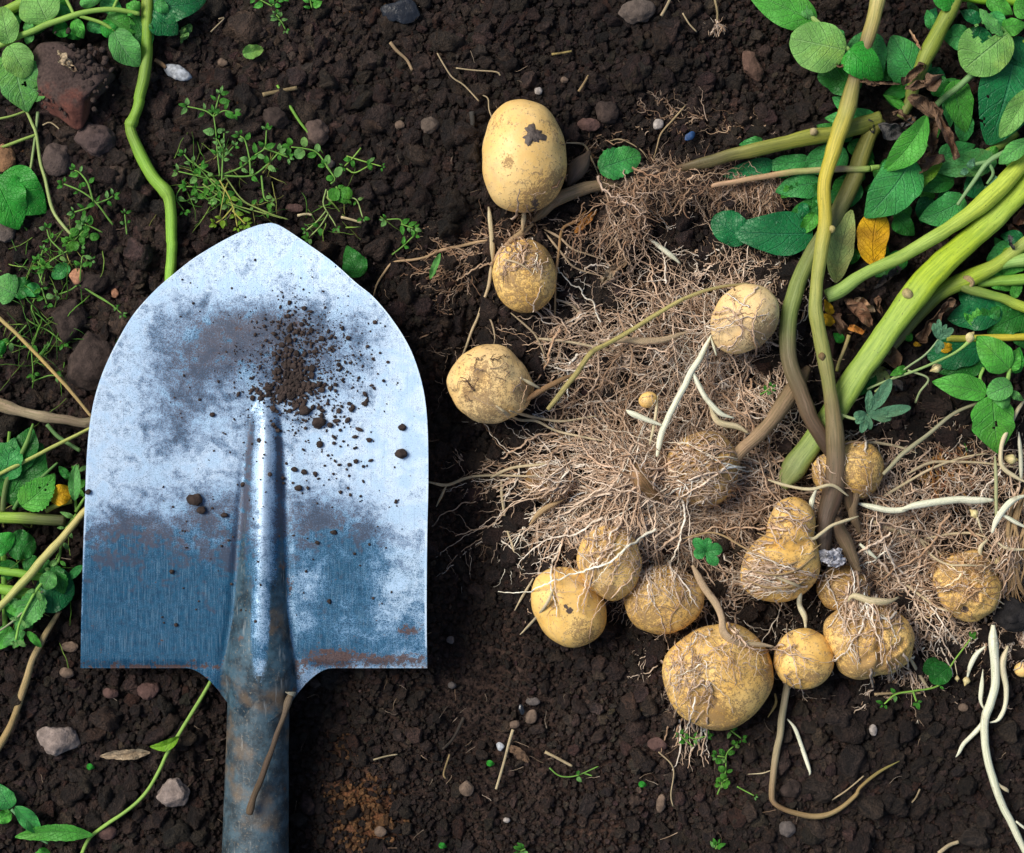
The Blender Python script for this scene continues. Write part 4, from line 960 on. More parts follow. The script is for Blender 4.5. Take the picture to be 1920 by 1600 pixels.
# withered leaves
def dead(B, T, w, tone='brown', z=(80, 80), cr=.30, label=None, **k): return leaf(A, B, T, w, tone, 'long', z=z, arch=6, cup=.2, curl=1.7, crum=cr, crs=.42, nu=40, nv=22, name='withered_leaf', label=label, **k)
dead((1738, 160), (1766, 145), 38, z=(100, 98), cr=.4); dead((1700, 165), (1752, 160), 26, z=(92, 90)); dead((1692, 160), (1735, 118), 26, 'brown', z=(84, 92), cr=.45)
dead((1752, 218), (1706, 180), 40, z=(96, 98), cr=.32); dead((1748, 190), (1796, 300), 32, z=(96, 86), cr=.28, label='long hanging withered brown leaf'); dead((1756, 220), (1742, 300), 30, z=(86, 70), cr=.36)
dead((1768, 298), (1710, 320), 34, z=(80, 76), cr=.3); dead((1672, 208), (1712, 228), 22, z=(74, 72), cr=.4); dead((1650, 232), (1696, 258), 44, 'grayd', z=(62, 56), cr=.35); dead((1640, 250), (1625, 225), 26, 'grayd', z=(54, 52), cr=.3)
dead((1690, 240), (1715, 222), 20, 'grayd', z=(70, 70)); dead((1588, 562), (1632, 610), 34, 'brown', z=(58, 54), cr=.35); dead((1600, 560), (1640, 585), 28, 'dry', z=(52, 50), cr=.4); dead((1565, 590), (1595, 630), 34, 'brown', z=(46, 40), cr=.4)
dead((1590, 615), (1624, 622), 22, 'orange', z=(62, 62), cr=.3); dead((1640, 560), (1660, 590), 30, 'brown', z=(44, 38), cr=.35); dead((1660, 650), (1685, 690), 44, 'brown', z=(46, 36), cr=.22); dead((1790, 560), (1720, 640), 34, 'brown', z=(46, 34), cr=.35, label='dark brown withered leaf under the thick stem')
dead((1900, 420), (1930, 400), 44, 'brown', z=(36, 36), cr=.4); dead((1910, 440), (1890, 420), 34, 'brown', z=(34, 34), cr=.4); dead((1560, 120), (1600, 128), 10, 'brown', z=(96, 96)); dead((1705, 55), (1728, 95), 9, 'dry', z=(70, 84), cr=.2)
dead((1893, 440), (1900, 470), 12, 'grayd', z=(74, 70)); dead((1840, 430), (1800, 470), 18, 'brown', z=(60, 56)); dead((1655, 700), (1690, 730), 40, 'grayd', z=(24, 20)); dead((1690, 500), (1640, 540), 20, 'grayd', z=(40, 34)); dead((1620, 545), (1600, 530), 14, 'brown', z=(60, 60))
dead((1590, 145), (1650, 160), 14, 'brown', z=(90, 92)); dead((1635, 155), (1690, 158), 8, 'brown', z=(96, 96), cr=.2)

# ---- thick roots and stolons of the main plant
def rt(K, cols, mat=None, **k): return stem('root', K, cols, mat or M_ROOT, A, sides=k.pop('sides', 8), ridge=.0, wob=k.pop('wob', .12), **k)
def wh(K, cols=(WHITE,), **k): return rt(K, cols, M_WHITE, wob=.05, **k)
rt([(1515, 690, 40, 13), (1488, 730, 58, 16), (1462, 768, 66, 15), (1440, 797, 68, 14), (1412, 825, 72, 13), (1385, 850, 76, 12), (1355, 895, 76, 10), (1335, 935, 66, 6), (1320, 960, 50, 3)], [(.17, .11, .07), (.22, .15, .10), (.30, .20, .14), (.38, .25, .17), (.40, .26, .20)], label='thick tan root leaning to the middle of the tangle')
rt([(1178, 862, 70, 8), (1192, 885, 74, 14), (1208, 905, 76, 18), (1222, 925, 72, 15), (1240, 938, 66, 9)], [(.20, .12, .07), (.26, .15, .08), (.12, .07, .04)], label='knobbly brown root crown in the middle of the tangle', sides=14, wob=.3)
rt([(1556, 960, 64, 15), (1572, 990, 64, 15), (1588, 1020, 60, 13), (1600, 1050, 56, 12), (1612, 1072, 52, 10)], [BROWN, (.16, .11, .08), (.28, .19, .13)]); rt([(1578, 905, 62, 15), (1592, 940, 60, 13), (1600, 968, 54, 10)], [BROWN, (.12, .08, .05)])
rt([(1541, 1030, 70, 14), (1544, 1050, 66, 8)], [(.14, .07, .05)])
rt([(1607, 915, 64, 8), (1598, 960, 62, 9), (1612, 1000, 58, 8)], [(.20, .14, .10), (.14, .09, .06)])
rt([(1298, 1060, 84, 6), (1320, 1100, 86, 7), (1343, 1133, 92, 7), (1353, 1160, 100, 6), (1357, 1186, 112, 8), (1382, 1206, 112, 6), (1415, 1208, 106, 5), (1450, 1213, 96, 4)], [(.45, .32, .24), (.48, .34, .26), (.50, .37, .28)])
rt([(985, 752, 68, 7), (1000, 742, 66, 6), (1018, 731, 64, 6), (1057, 711, 60, 5), (1080, 700, 56, 3)], [(.28, .16, .09), (.22, .13, .08)]); rt([(975, 708, 90, 3), (992, 718, 82, 4), (1012, 728, 68, 4)], [CREAM])
rt([(1120, 642, 66, 2), (1180, 638, 72, 6), (1230, 640, 76, 7), (1290, 622, 70, 3)], [(.38, .27, .20), (.46, .34, .26)])
pass
rt([(992, 985, 24, 3), (1020, 955, 30, 6), (1060, 935, 30, 3)], [TANC]); rt([(1330, 760, 60, 4), (1345, 790, 60, 6), (1380, 800, 60, 6), (1403, 812, 60, 4)], [CREAM])
rt([(1590, 1128, 84, 5), (1600, 1118, 90, 7), (1635, 1128, 96, 8), (1665, 1128, 92, 6), (1685, 1120, 80, 4)], [CREAM, (.5, .4, .3)])
rt([(1500, 990, 110, 2), (1522, 1010, 108, 3), (1540, 1000, 104, 3.5), (1560, 985, 98, 3.5), (1590, 975, 92, 3), (1610, 968, 86, 2.5)], [CREAM]); rt([(1590, 930, 88, 3), (1560, 910, 100, 3), (1520, 918, 96, 3), (1480, 912, 84, 3), (1440, 900, 74, 3)], [CREAM])
for K in ([(1420, 1000, 118), (1455, 1010, 122), (1500, 1000, 118), (1535, 985, 100)], [(1280, 1010, 92), (1340, 1000, 96), (1400, 1030, 112), (1460, 1060, 128), (1500, 1050, 122), (1540, 1020, 100)],
          [(1390, 1062, 110), (1440, 1078, 130), (1490, 1070, 128), (1530, 1040, 112)], [(1395, 1085, 110), (1440, 1102, 122), (1490, 1098, 118), (1535, 1065, 100)]):
    rt([(*k, 1.9) for k in K], [(.42, .28, .17)])
# pale stolons
wh([(1334, 628, 82, 4), (1318, 660, 86, 5), (1300, 692, 88, 6), (1284, 722, 88, 6), (1268, 752, 86, 6), (1252, 788, 86, 6), (1240, 812, 86, 6), (1232, 856, 88, 6)])
wh([(1298, 695, 88, 4), (1310, 722, 86, 5), (1328, 752, 84, 5), (1350, 775, 82, 5), (1376, 784, 80, 3)]); wh([(1333, 634, 82, 4), (1343, 667, 76, 3)])
wh([(1174, 769, 84, 2), (1182, 773, 86, 6), (1210, 785, 88, 5), (1243, 799, 88, 4)]); wh([(1233, 742, 74, 3), (1228, 790, 78, 3), (1218, 835, 80, 3)], [CREAM])
wh([(1210, 443, None, 1), (1228, 456, None, 4), (1255, 476, None, 5), (1275, 495, None, 4)], up=8)
wh([(1608, 944, 52, 5), (1640, 951, 54, 6), (1680, 958, 56, 6), (1712, 950, 60, 6)]); wh([(1690, 955, 62, 6), (1740, 944, 66, 7), (1800, 938, 68, 7), (1862, 938, 66, 7)], label='straight white stolon right of the stem base')
wh([(1530, 918, 60, 5), (1522, 940, 62, 6), (1522, 965, 58, 5)]); wh([(1499, 1086, 104, 3), (1499, 1115, 80, 5), (1500, 1135, 60, 5), (1508, 1155, 70, 6), (1510, 1176, 106, 5)], [WHITE, CREAM])
wh([(1612, 1020, 54, 5), (1630, 1035, 54, 5), (1645, 1048, 52, 4)])
wh([(1473, 1270, None, 6), (1474, 1288, None, 7), (1466, 1350, None, 7), (1453, 1433, None, 6.5), (1447, 1484, None, 6), (1451, 1505, None, 5), (1475, 1520, None, 5), (1513, 1530, None, 5.5), (1540, 1530, None, 5.5), (1568, 1520, None, 4.5), (1605, 1492, None, 4), (1612, 1478, None, 3), (1645, 1450, None, 3), (1687, 1427, None, 1.5)],
   [(.42, .35, .26), (.40, .33, .24), (.30, .22, .15), (.22, .13, .07), (.30, .21, .11), (.26, .17, .07), (.25, .22, .07)], up=15, label='long curved shoot hooking along the soil below the potatoes')
wh([(1476, 1348, None, 3), (1490, 1365, None, 4), (1500, 1390, None, 4), (1510, 1420, None, 4), (1519, 1448, None, 3), (1517, 1454, None, 1)], up=6)
rt([(1450, 1443, None, 2), (1430, 1450, None, 1.5), (1402, 1452, None, 1)], [CREAM], up=3)
rt([(1453, 1300, None, 4), (1455, 1320, None, 3), (1440, 1345, None, 2)], [(.5, .34, .15)], up=8)
# dry flower stalk crossing the tangle
stem('dry_stalk', [(1402, 532, 74, 2.5), (1345, 540, 84, 3), (1280, 562, 92, 4), (1200, 610, 96, 4.5), (1140, 645, 94, 4.5), (1107, 664, 92, 5.5), (1080, 702, 84, 5), (1050, 740, 74, 5), (1028, 768, 64, 4)], [(.40, .31, .18), (.45, .38, .17), (.36, .30, .13), (.34, .28, .14)], M_BARK, None, sides=8,
     label='long dry straw-coloured stalk lying diagonally over the upper root tangle', category='dry stalk')

# ---- fine roots
FR = [
 bundle(420, (1270, 640, 95, 70), (0, 180), 140, 1.35, 20, .25),
 bundle(150, (1150, 640, 50, 60), (180, 70), 150, 1.4, 19, .2),
 bundle(200, (1360, 590, 70, 60), (200, 120), 100, 1.3, 22, .05),
 bundle(190, (1205, 905, 26, 22), (0, 180), 230, 1.9, 15, .45, lift=(.6, 1.1)),
 bundle(230, (1205, 850, 85, 50), (0, 180), 150, 1.45, 20, .1),
 bundle(70, (1150, 860, 50, 40), (180, 24), 240, 1.9, 15, .4, lift=(.3, .9)),
 bundle(190, (1370, 925, 90, 34), (180, 26), 190, 1.8, 12, .3, lift=(.5, 1.1)),
 bundle(150, (1360, 960, 80, 30), (20, 40), 140, 1.5, 16, .5, lift=(.5, 1.1)),
 bundle(190, (1190, 955, 75, 30), (100, 46), 150, 1.6, 17, .05, lift=(.5, 1.1)),
 bundle(120, (1100, 920, 50, 60), (150, 60), 130, 1.4, 20, .3),
 bundle(70, (1260, 1040, 50, 30), (90, 60), 110, 1.3, 20, .3),
 bundle(40, (1430, 1050, 30, 26), (150, 60), 80, 1.2, 16, .6),
 bundle(100, (1470, 1088, 40, 12), (185, 16), 100, 1.2, 11, 1.0),
 bundle(60, (1345, 1110, 30, 30), (60, 80), 100, 1.3, 20, .6),
 bundle(60, (1325, 1230, 44, 26), (110, 100), 80, 1.0, 22, 1.0),
 bundle(40, (1300, 1270, 22, 26), (95, 60), 60, 1.0, 22, 1.0, col=TAN * .8),
 bundle(34, (1295, 1350, 20, 14), (95, 20), 80, 1.4, 16, .9, up=6),
 bundle(24, (1470, 1205, 16, 18), (0, 180), 60, 1.2, 20, 1.0),
 bundle(150, (1340, 760, 80, 50), (0, 180), 120, 1.4, 20, .05),
 bundle(100, (1440, 520, 36, 30), (0, 180), 90, 1.2, 22, .05),
 bundle(90, (1430, 860, 50, 40), (200, 60), 130, 1.5, 18, .15),
 bundle(140, (1400, 700, 45, 60), (0, 180), 90, 1.3, 22, .2),
 bundle(40, (1090, 1005, 60, 24), (120, 60), 80, 1.3, 20, .4),
]
FRL = ['fine roots of the tangle'] * len(FR)
for b_ in FR: emit('fine_roots', b_, A)
FR2 = [
 bundle(110, (1600, 1050, 16, 16), (10, 80), 200, 1.8, 15, .3, lift=(.5, 1.1)),
 bundle(120, (1640, 980, 50, 44), (0, 180), 130, 1.5, 20, .1),
 bundle(80, (1620, 1090, 40, 24), (60, 90), 110, 1.4, 18, .4),
 bundle(36, (1600, 1100, 12, 8), (80, 40), 100, 1.5, 10, 1.0),
 bundle(130, (1740, 900, 55, 46), (0, 180), 130, 1.45, 20, .4),
 bundle(160, (1710, 1070, 50, 50), (30, 120), 130, 1.45, 20, .25),
 bundle(90, (1700, 1180, 36, 34), (100, 70), 90, 1.4, 20, .3),
 bundle(50, (1690, 1230, 26, 26), (70, 50), 90, 1.4, 18, .3, up=6),
 bundle(60, (1540, 830, 34, 20), (20, 60), 120, 1.5, 18, .3),
 bundle(40, (1570, 950, 12, 24), (180, 60), 100, 1.6, 18, .5, lift=(.8, 1.3)),
]
for b_ in FR2: emit('fine_roots', b_, A)
for K in ([(1625, 955), (1660, 930), (1700, 905), (1745, 880), (1800, 860), (1850, 850)], [(1700, 890), (1745, 868), (1800, 866), (1860, 870), (1922, 880)], [(1655, 990), (1720, 1010), (1745, 1040), (1775, 1058), (1812, 1060), (1850, 1062)],
          [(1620, 965), (1650, 985), (1700, 1000), (1738, 1018), (1770, 1045)], [(1735, 1010), (1780, 1002), (1820, 1000), (1850, 1008)], [(1640, 1060), (1690, 1090), (1730, 1120), (1760, 1140), (1800, 1150)],
          [(1600, 835), (1640, 830), (1690, 840), (1720, 850)], [(1545, 770), (1580, 760), (1620, 745)], [(803, 904), (837, 910), (870, 898), (893, 893), (940, 892), (993, 893), (1040, 890)], [(920, 896), (960, 878), (1010, 872), (1060, 866)],
          [(837, 910), (828, 928), (818, 950)], [(930, 761), (950, 775), (973, 787), (1005, 790), (1040, 807), (1085, 818), (1133, 827)], [(955, 770), (1000, 782), (1050, 790), (1120, 780)], [(1010, 635), (1060, 640), (1110, 650), (1150, 660)],
          [(940, 900), (942, 940), (950, 990), (962, 1030), (964, 1060)], [(1000, 1085), (985, 1110), (965, 1145)], [(1040, 1100), (1020, 1140), (985, 1180), (975, 1190)], [(1450, 1080), (1500, 1100), (1520, 1110)], [(1700, 1225), (1722, 1260), (1740, 1290), (1748, 1285)]):
    K3 = []
    for i, (a, b) in enumerate(K):
        K3.append((a, b, float(max(samp(QA, a, b), samp(QG, a, b) + samp(QM, a, b) * .95)) + 6, 3.4 * (1 - .55 * i / len(K))))
    rt(K3, [(.55, .44, .34), (.60, .48, .37)], wob=.12, sides=6)

for b_ in (bundle(46, (1230, 900, 60, 40), (0, 180), 260, 2.1, 11, .5, lift=(.9, 1.3), br=3.5, up=5), bundle(34, (1280, 660, 90, 70), (0, 180), 220, 2.0, 12, .05, lift=(.9, 1.3), br=3.5, up=5),
           bundle(24, (1380, 920, 60, 40), (180, 30), 240, 2.0, 10, .5, lift=(.9, 1.3), br=3, up=5), bundle(26, (1640, 1010, 50, 50), (0, 180), 200, 2.0, 11, .3, lift=(.9, 1.3), br=3.5, up=5), bundle(14, (1180, 980, 50, 30), (100, 50), 190, 2.0, 11, .5, lift=(.9, 1.3), br=3, up=5)):
    emit('branching_roots', b_, A, label='coarser branching roots over the tangle')
for b_ in (bundle(40, (1160, 900, 90, 50), (110, 60), 280, 1.5, 12, .35, lift=(.9, 1.25), br=4, up=4), bundle(50, (1260, 640, 100, 70), (0, 180), 260, 1.5, 13, .1, lift=(.9, 1.3), br=4, up=6), bundle(26, (1110, 1000, 40, 20), (95, 40), 150, 1.3, 14, .35, br=3),
           bundle(26, (1250, 1020, 50, 20), (90, 50), 170, 1.4, 14, 1.0, br=4), bundle(20, (1330, 1150, 60, 20), (90, 60), 180, 1.3, 15, 1.0, br=4), bundle(16, (1640, 1080, 50, 16), (80, 50), 160, 1.4, 14, 1.0, br=4), bundle(50, (1700, 980, 80, 60), (10, 180), 240, 1.6, 12, .3, lift=(.8, 1.3), br=4, up=5),
           bundle(20, (1390, 880, 60, 30), (180, 50), 220, 1.7, 12, .6, lift=(.9, 1.3), br=4, up=5), bundle(8, (960, 900, 30, 16), (185, 30), 130, 1.7, 13, .2, br=4, up=3)):
    emit('branching_roots', b_, A, label='long pale roots draped over the heap')
# ================================================================ SECOND UPROOTED STEM (upper soil clump)
B2 = thing('potato_plant', 'smaller uprooted stem whose hairy root clump lies right of the egg-shaped potato', 'potato plant', 1250, 350, 0)
stem('stem', [(1335, 350, 46, 4), (1345, 347, 50, 4.5), (1400, 337, 54, 5.5), (1463, 326, 58, 6), (1515, 321, 62, 6), (1565, 318, 64, 6), (1632, 316, 66, 6)], [PINK, (.48, .30, .20), (.42, .26, .16), (.34, .36, .14), (.36, .24, .18), (.22, .34, .08)], M_STEM, B2, sides=10, label='thin pinkish stem turning green at its right end')
stem('stem', [(1632, 316, 66, 6), (1650, 314, 66, 5)], [(.22, .36, .08)], M_STEM, B2)
def r2(K, cols, **k): return stem('root', K, cols, k.pop('mat', M_ROOT), B2, sides=k.pop('sides', 8), ridge=0, wob=.14, **k)
r2([(1000, 415, 26, 8), (1012, 402, 28, 11), (1040, 376, 32, 13), (1083, 358, 34, 12), (1120, 349, 32, 11), (1160, 350, 30, 8)], [(.25, .17, .11), (.30, .20, .13), (.26, .18, .12), (.16, .11, .07)], sides=12, label='thick tan root behind the egg-shaped potato')
r2([(1066, 350, 26, 10), (1078, 325, 30, 17), (1092, 305, 32, 16), (1107, 284, 28, 7)], [(.09, .06, .05), (.13, .09, .075), (.10, .065, .055)], sides=12, label='dark lumpy rootstock')
r2([(916, 388, 40, 3), (918, 400, 42, 5), (921, 440, 44, 4.5), (923, 470, 46, 5), (924, 492, 46, 4)], [CREAM, (.45, .33, .22)]); r2([(984, 388, 60, 3), (983, 405, 52, 5), (980, 435, 40, 5)], [CREAM, TANC])
r2([(1000, 420, 30, 6), (975, 440, 34, 7), (955, 455, 38, 6), (935, 480, 44, 6), (920, 495, 44, 5)], [(.34, .22, .14), (.45, .30, .22)])
def drape(K, r, cols, **k):
    K3 = []
    for i, (a, b) in enumerate(K): K3.append((a, b, float(samp(QA, a, b)) + r + 3, r * (1 - .6 * i / len(K))))
    return r2(K3, cols, sides=6, **k)
drape([(917, 450), (870, 460), (827, 470), (800, 482), (773, 488), (737, 493), (720, 512), (707, 533), (700, 556)], 3.4, [(.48, .32, .22), (.42, .28, .19)])
drape([(922, 492), (918, 530), (900, 584), (885, 620), (872, 655), (860, 690)], 4.0, [(.52, .38, .27), (.6, .47, .36)]); drape([(1100, 395), (1080, 415), (1055, 430), (1048, 470), (1042, 520), (1041, 570), (1040, 600)], 3.6, [(.38, .2, .1), (.45, .3, .19)])
drape([(1020, 430), (1048, 445), (1073, 467), (1105, 478), (1133, 488)], 2.8, [(.5, .36, .28)]); drape([(1022, 436), (1057, 480), (1080, 503), (1130, 519)], 2.6, [(.5, .36, .28)])
drape([(925, 494), (950, 488), (980, 498), (1000, 515)], 2.4, [(.55, .42, .32)]); drape([(958, 587), (985, 610), (1007, 634), (1023, 677), (1015, 705), (1007, 720)], 2.4, [(.42, .32, .25)]); drape([(1040, 560), (1075, 575), (1092, 605), (1092, 630), (1085, 650)], 2.6, [(.5, .38, .3)])
drape([(905, 580), (920, 600), (928, 630), (925, 650)], 2.2, [(.5, .38, .3)]); drape([(1062, 268), (1095, 272), (1110, 300), (1125, 335)], 2.6, [(.5, .36, .26)]); drape([(1143, 265), (1165, 262), (1200, 280), (1215, 300)], 1.8, [(.45, .33, .24)]); drape([(1285, 198), (1262, 225), (1240, 250), (1232, 275), (1225, 300)], 2, [(.42, .3, .2)])
TD = np.array([[.34, .22, .14], [.42, .30, .20], [.26, .16, .10], [.48, .36, .27]])
for b_ in (bundle(300, (1270, 345, 62, 22), (0, 180), 70, 1.05, 26, .5, col=TD), bundle(170, (1170, 340, 40, 16), (90, 90), 60, 1.0, 26, .5, col=TD), bundle(200, (1163, 405, 28, 26), (90, 70), 66, 1.1, 20, .5, col=TD * 1.1, up=34), bundle(90, (1250, 330, 70, 16), (60, 90), 70, 1.1, 20, .5, col=TD * 1.2, up=26), bundle(170, (1395, 345, 34, 14), (80, 80), 60, 1.0, 24, .6, col=TD, up=10),
           bundle(70, (1445, 345, 10, 20), (95, 40), 50, 1.0, 22, .9, col=TD, up=14), bundle(110, (960, 445, 34, 16), (0, 180), 60, 1.2, 22, .6, col=TD), bundle(90, (880, 480, 30, 20), (165, 40), 90, 1.15, 22, .3, col=TD * 1.15), bundle(60, (840, 540, 26, 26), (130, 50), 70, 1.1, 24, .3, col=TD),
           bundle(60, (985, 480, 30, 14), (90, 90), 44, .9, 24, 1.0, col=TAN), bundle(40, (905, 700, 30, 30), (60, 160), 36, .9, 26, 1.0, col=TD * .6), bundle(60, (1100, 300, 30, 20), (20, 90), 60, 1.0, 24, .3, col=TD), bundle(50, (1270, 225, 40, 14), (200, 60), 60, .9, 26, .3, col=TD), bundle(40, (1390, 240, 50, 14), (180, 60), 60, .9, 26, .3, col=TD)):
    emit('fine_roots', b_, B2)

# ================================================================ THIRD PLANT at the right border
C3 = thing('potato_plant', 'roots of another plant at the right border, with a long thick white stolon reaching down', 'potato plant', 1890, 1080, 0)
def r3(K, cols=(WHITE,), mat=None, **k):
    K = [(a, b, None if z is None else z + 10, r) for a, b, z, r in K]
    return stem('root', K, cols, mat or M_WHITE, C3, sides=10, ridge=0, wob=.06, **k)
r3([(1862, 1172, 48, 8), (1863, 1200, 46, 9), (1865, 1240, 40, 8.5), (1865, 1283, 36, 8), (1857, 1318, 34, 8), (1846, 1345, 34, 8), (1847, 1389, 34, 7.5), (1858, 1445, 36, 7.5), (1880, 1509, 36, 7), (1905, 1562, 36, 6.5), (1930, 1620, 36, 6), (1940, 1700, 32, 5)], [WHITE, (.62, .62, .55), (.64, .62, .55)], label='thick white stolon running down along the right border')
r3([(1845, 1348, 32, 4), (1835, 1366, 28, 5), (1820, 1382, None, 4), (1806, 1396, None, 4), (1798, 1412, None, 3.5), (1792, 1420, None, 1.5)], up=6); r3([(1890, 1212, 40, 5), (1880, 1245, 36, 7), (1886, 1290, 32, 5), (1884, 1325, 30, 4), (1872, 1350, 30, 4.5), (1856, 1355, 30, 3)], [CREAM, WHITE])
r3([(1848, 1212, 40, 4), (1832, 1226, 36, 5), (1820, 1248, 32, 4.5), (1814, 1270, 28, 4)]); r3([(1843, 1255, 26, 1.5), (1840, 1290, 26, 4.5), (1839, 1315, 24, 4), (1845, 1330, 24, 3)]); r3([(1866, 1462, 38, 3), (1876, 1474, 34, 3.5), (1888, 1482, 30, 4.5), (1891, 1487, 28, 1)], [CREAM])
r3([(1905, 1540, 36, 4), (1930, 1560, 32, 3)]); r3([(1925, 928, 66, 5), (1900, 938, 70, 6), (1882, 955, 70, 6), (1868, 978, 68, 6), (1860, 1000, 64, 5)], label='white curved stolon'); r3([(1852, 1012, 64, 4), (1838, 1026, 66, 4.5), (1838, 1042, 62, 4), (1846, 1060, 56, 3)], [CREAM])
r3([(1832, 970, 66, 4), (1842, 1000, 62, 2)], [CREAM]); r3([(1870, 960, 68, 3), (1890, 972, 66, 4), (1925, 990, 64, 4)]); r3([(1868, 1016, 66, 3.5), (1890, 1030, 64, 3.5), (1925, 1030, 62, 3.5)], [CREAM]); r3([(1910, 810, 46, 3), (1914, 850, 50, 4), (1914, 905, 54, 4)], [(.5, .48, .44)])
r3([(1925, 745, 60, 3), (1905, 775, 60, 4), (1885, 815, 62, 4.5), (1876, 845, 62, 4), (1880, 875, 60, 4), (1905, 895, 60, 4), (1925, 905, 60, 4)], [CREAM]); r3([(1866, 855, 58, 3.5), (1868, 920, 56, 3.5), (1868, 990, 52, 3)], [(.35, .36, .22)])
def bud(name, u, v, z, r, ang, label, parent=None, **k):
    a = RAD(ang); D_ = [(-1.2, .25), (-.6, .75), (0, 1), (.5, .8), (.9, .45), (1.5, .08)]
    return stem(name, [(u + math.cos(a) * r * t, v + math.sin(a) * r * t, z, r * q) for t, q in D_], [(.55, .42, .24), (.66, .56, .34), (.55, .42, .2)], M_WHITE, parent, sides=12, ridge=0, wob=0, step=2, label=label, **k)
bud('root_bud', 1826, 965, 68, 8, -130, 'swollen cream bud on a white shoot', C3); bud('root_bud', 1812, 1277, 30, 7, 110, 'cream pointed bud at the tip of a hanging shoot', C3); bud('root_bud', 1795, 1272, 24, 4.5, 90, 'tiny cream bud', C3); bud('root_bud', 1895, 860, 56, 10, 10, 'green-tan bud', C3); bud('root_bud', 1870, 1052, 60, 6, -60, None, C3)
r3([(1790, 1240, 26, 1.4), (1795, 1266, 24, 1.4)], [CREAM])
for k_ in range(15):
    q_ = R.uniform(-9, 9, 12); x0 = 1890 + 3.4 * k_; w_ = R.uniform(1.6, 3.8)
    stem('root', [(x0 + 18 + q_[0], 925 + q_[9] * 3, 50, w_ * .6), (x0 + 6 + q_[1], 975 + q_[2], 58 + q_[3] * .6, w_), (x0 - 4 + q_[4], 1025, 62 + q_[5] * .6, w_ * 1.1), (x0 - 6 + q_[10], 1065, 62 + q_[6] * .6, w_), (x0 - 2 + q_[7], 1100, 54, w_ * .9), (x0 + 6 + q_[8] * 1.4, 1135 + q_[11] * 2, 44, w_ * .5)], [(.26, .16, .09), (.36, .24, .15), (.32, .20, .12), (.2, .12, .07)], M_ROOT, C3, sides=8, ridge=.1, wob=.2)
emit('fine_roots', bundle(90, (1905, 985, 14, 40), (92, 26), 130, 1.3, 14, .5, lift=(.8, 1.3), up=12), C3)
for b_ in (bundle(120, (1895, 960, 30, 60), (0, 180), 110, 1.35, 22, .4), bundle(120, (1840, 1180, 45, 18), (90, 100), 80, 1.4, 20, .3), bundle(60, (1850, 1080, 24, 30), (200, 60), 70, 1.2, 14, 1.0, col=TAN * np.array([1.05, .95, .75])), bundle(90, (1830, 900, 40, 30), (0, 180), 100, 1.3, 24, .4),
           bundle(34, (1800, 1040, 30, 14), (90, 80), 70, 1.0, 20, 1.0, col=TAN * np.array([1, .85, .6])), bundle(30, (1800, 1120, 36, 30), (0, 180), 60, .9, 22, 1.0, col=TAN * np.array([.9, .75, .5])), bundle(60, (1905, 1200, 20, 20), (90, 90), 70, 1.3, 22, .5), bundle(14, (1870, 1300, 20, 40), (90, 160), 34, 1.0, 22, .5)):
    emit('fine_roots', b_, C3)
OR_ = np.array([[.42, .20, .06], [.32, .13, .06], [.45, .26, .08]])
for b_ in (bundle(60, (1780, 880, 30, 26), (80, 90), 60, 1.5, 16, .3, col=OR_, lift=(.1, .5)), bundle(14, (1755, 860, 8, 10), (40, 60), 70, 2.2, 12, .3, col=OR_, lift=(.5, 1))): emit('fine_roots', b_, C3, label='orange-brown wiry roots')

# ================================================================ LEFT SIDE AND SMALL THINGS
def one(name, label, cat, K, cols, mat=M_BARK, group=None, **k):
    return stem(name, K, cols, mat, None, label=label, category=cat, group=group, **k)
GS = thing('potato_shoot', 'thick kinked green potato stem running from the top edge down under the shovel tip', 'stem', 285, 250, 0)
stem('stem',
    [(279, -60, 44, 11.3), (278, 0, 44, 11.3), (276, 60, 44, 10.9), (275, 110, 42, 10.9), (270, 150, 40, 10.9), (261, 185, 38, 10.4), (255, 215, 38, 9.6), (247, 232, 40, 12.2), (246, 240, 40, 9.6), (250, 258, 40, 10.4), (268, 298, 40, 11.3), (290, 335, 42, 11.3), (311, 358, 44, 13.1), (319, 378, 44, 10.4), (322, 430, 42, 10.4), (321, 490, 40, 10.0), (318, 560, 36, 9.6)],
    [(.20, .17, .05), (.19, .28, .025), (.17, .33, .02), (.15, .26, .03), (.19, .36, .03), (.16, .28, .03), (.20, .40, .035), (.19, .34, .04), (.21, .43, .04), (.23, .45, .05), (.22, .44, .05)], M_STEM, GS, sides=16, ridge=.08)
one('bark_twig', 'thick grey-tan woody twig poking out from under the left edge of the blade', 'twig', [(-60, 735, 24, 12), (-5, 757, 24, 12), (40, 772, 26, 10), (90, 783, 26, 10), (135, 790, 26, 10), (185, 793, 24, 10)], [(.36, .27, .19), (.30, .22, .16), (.38, .30, .23), (.20, .15, .12), (.25, .2, .16)], sides=12, wob=.14)
one('straw', 'long yellow-tan straw slanting down to the left edge of the blade', 'straw', [(-30, 572, 44, 3.2), (0, 597, 46, 3.6), (50, 645, 48, 3.6), (110, 708, 48, 3.4), (172, 782, 44, 3)], [STRAW, (.55, .38, .16), (.45, .32, .18)])
one('grass_stalk', 'pale yellow-green stalk rising to the blade edge above the leafy weed', 'stalk', [(-30, 908, 52, 3.4), (0, 889, 54, 3.6), (80, 848, 56, 3.6), (175, 800, 52, 3)], [(.35, .40, .10), (.40, .42, .12)], M_STEM)
one('dry_stalk', 'smooth pale tan stalk slanting from the blade down to the left picture edge', 'stalk', [(190, 930, 44, 7), (155, 965, 50, 7), (105, 1022, 54, 8), (50, 1085, 54, 8), (-5, 1142, 50, 7), (-40, 1180, 46, 7)], [(.50, .40, .17), (.48, .42, .17), (.42, .42, .14), (.45, .42, .17)], M_STEM, ridge=.03)
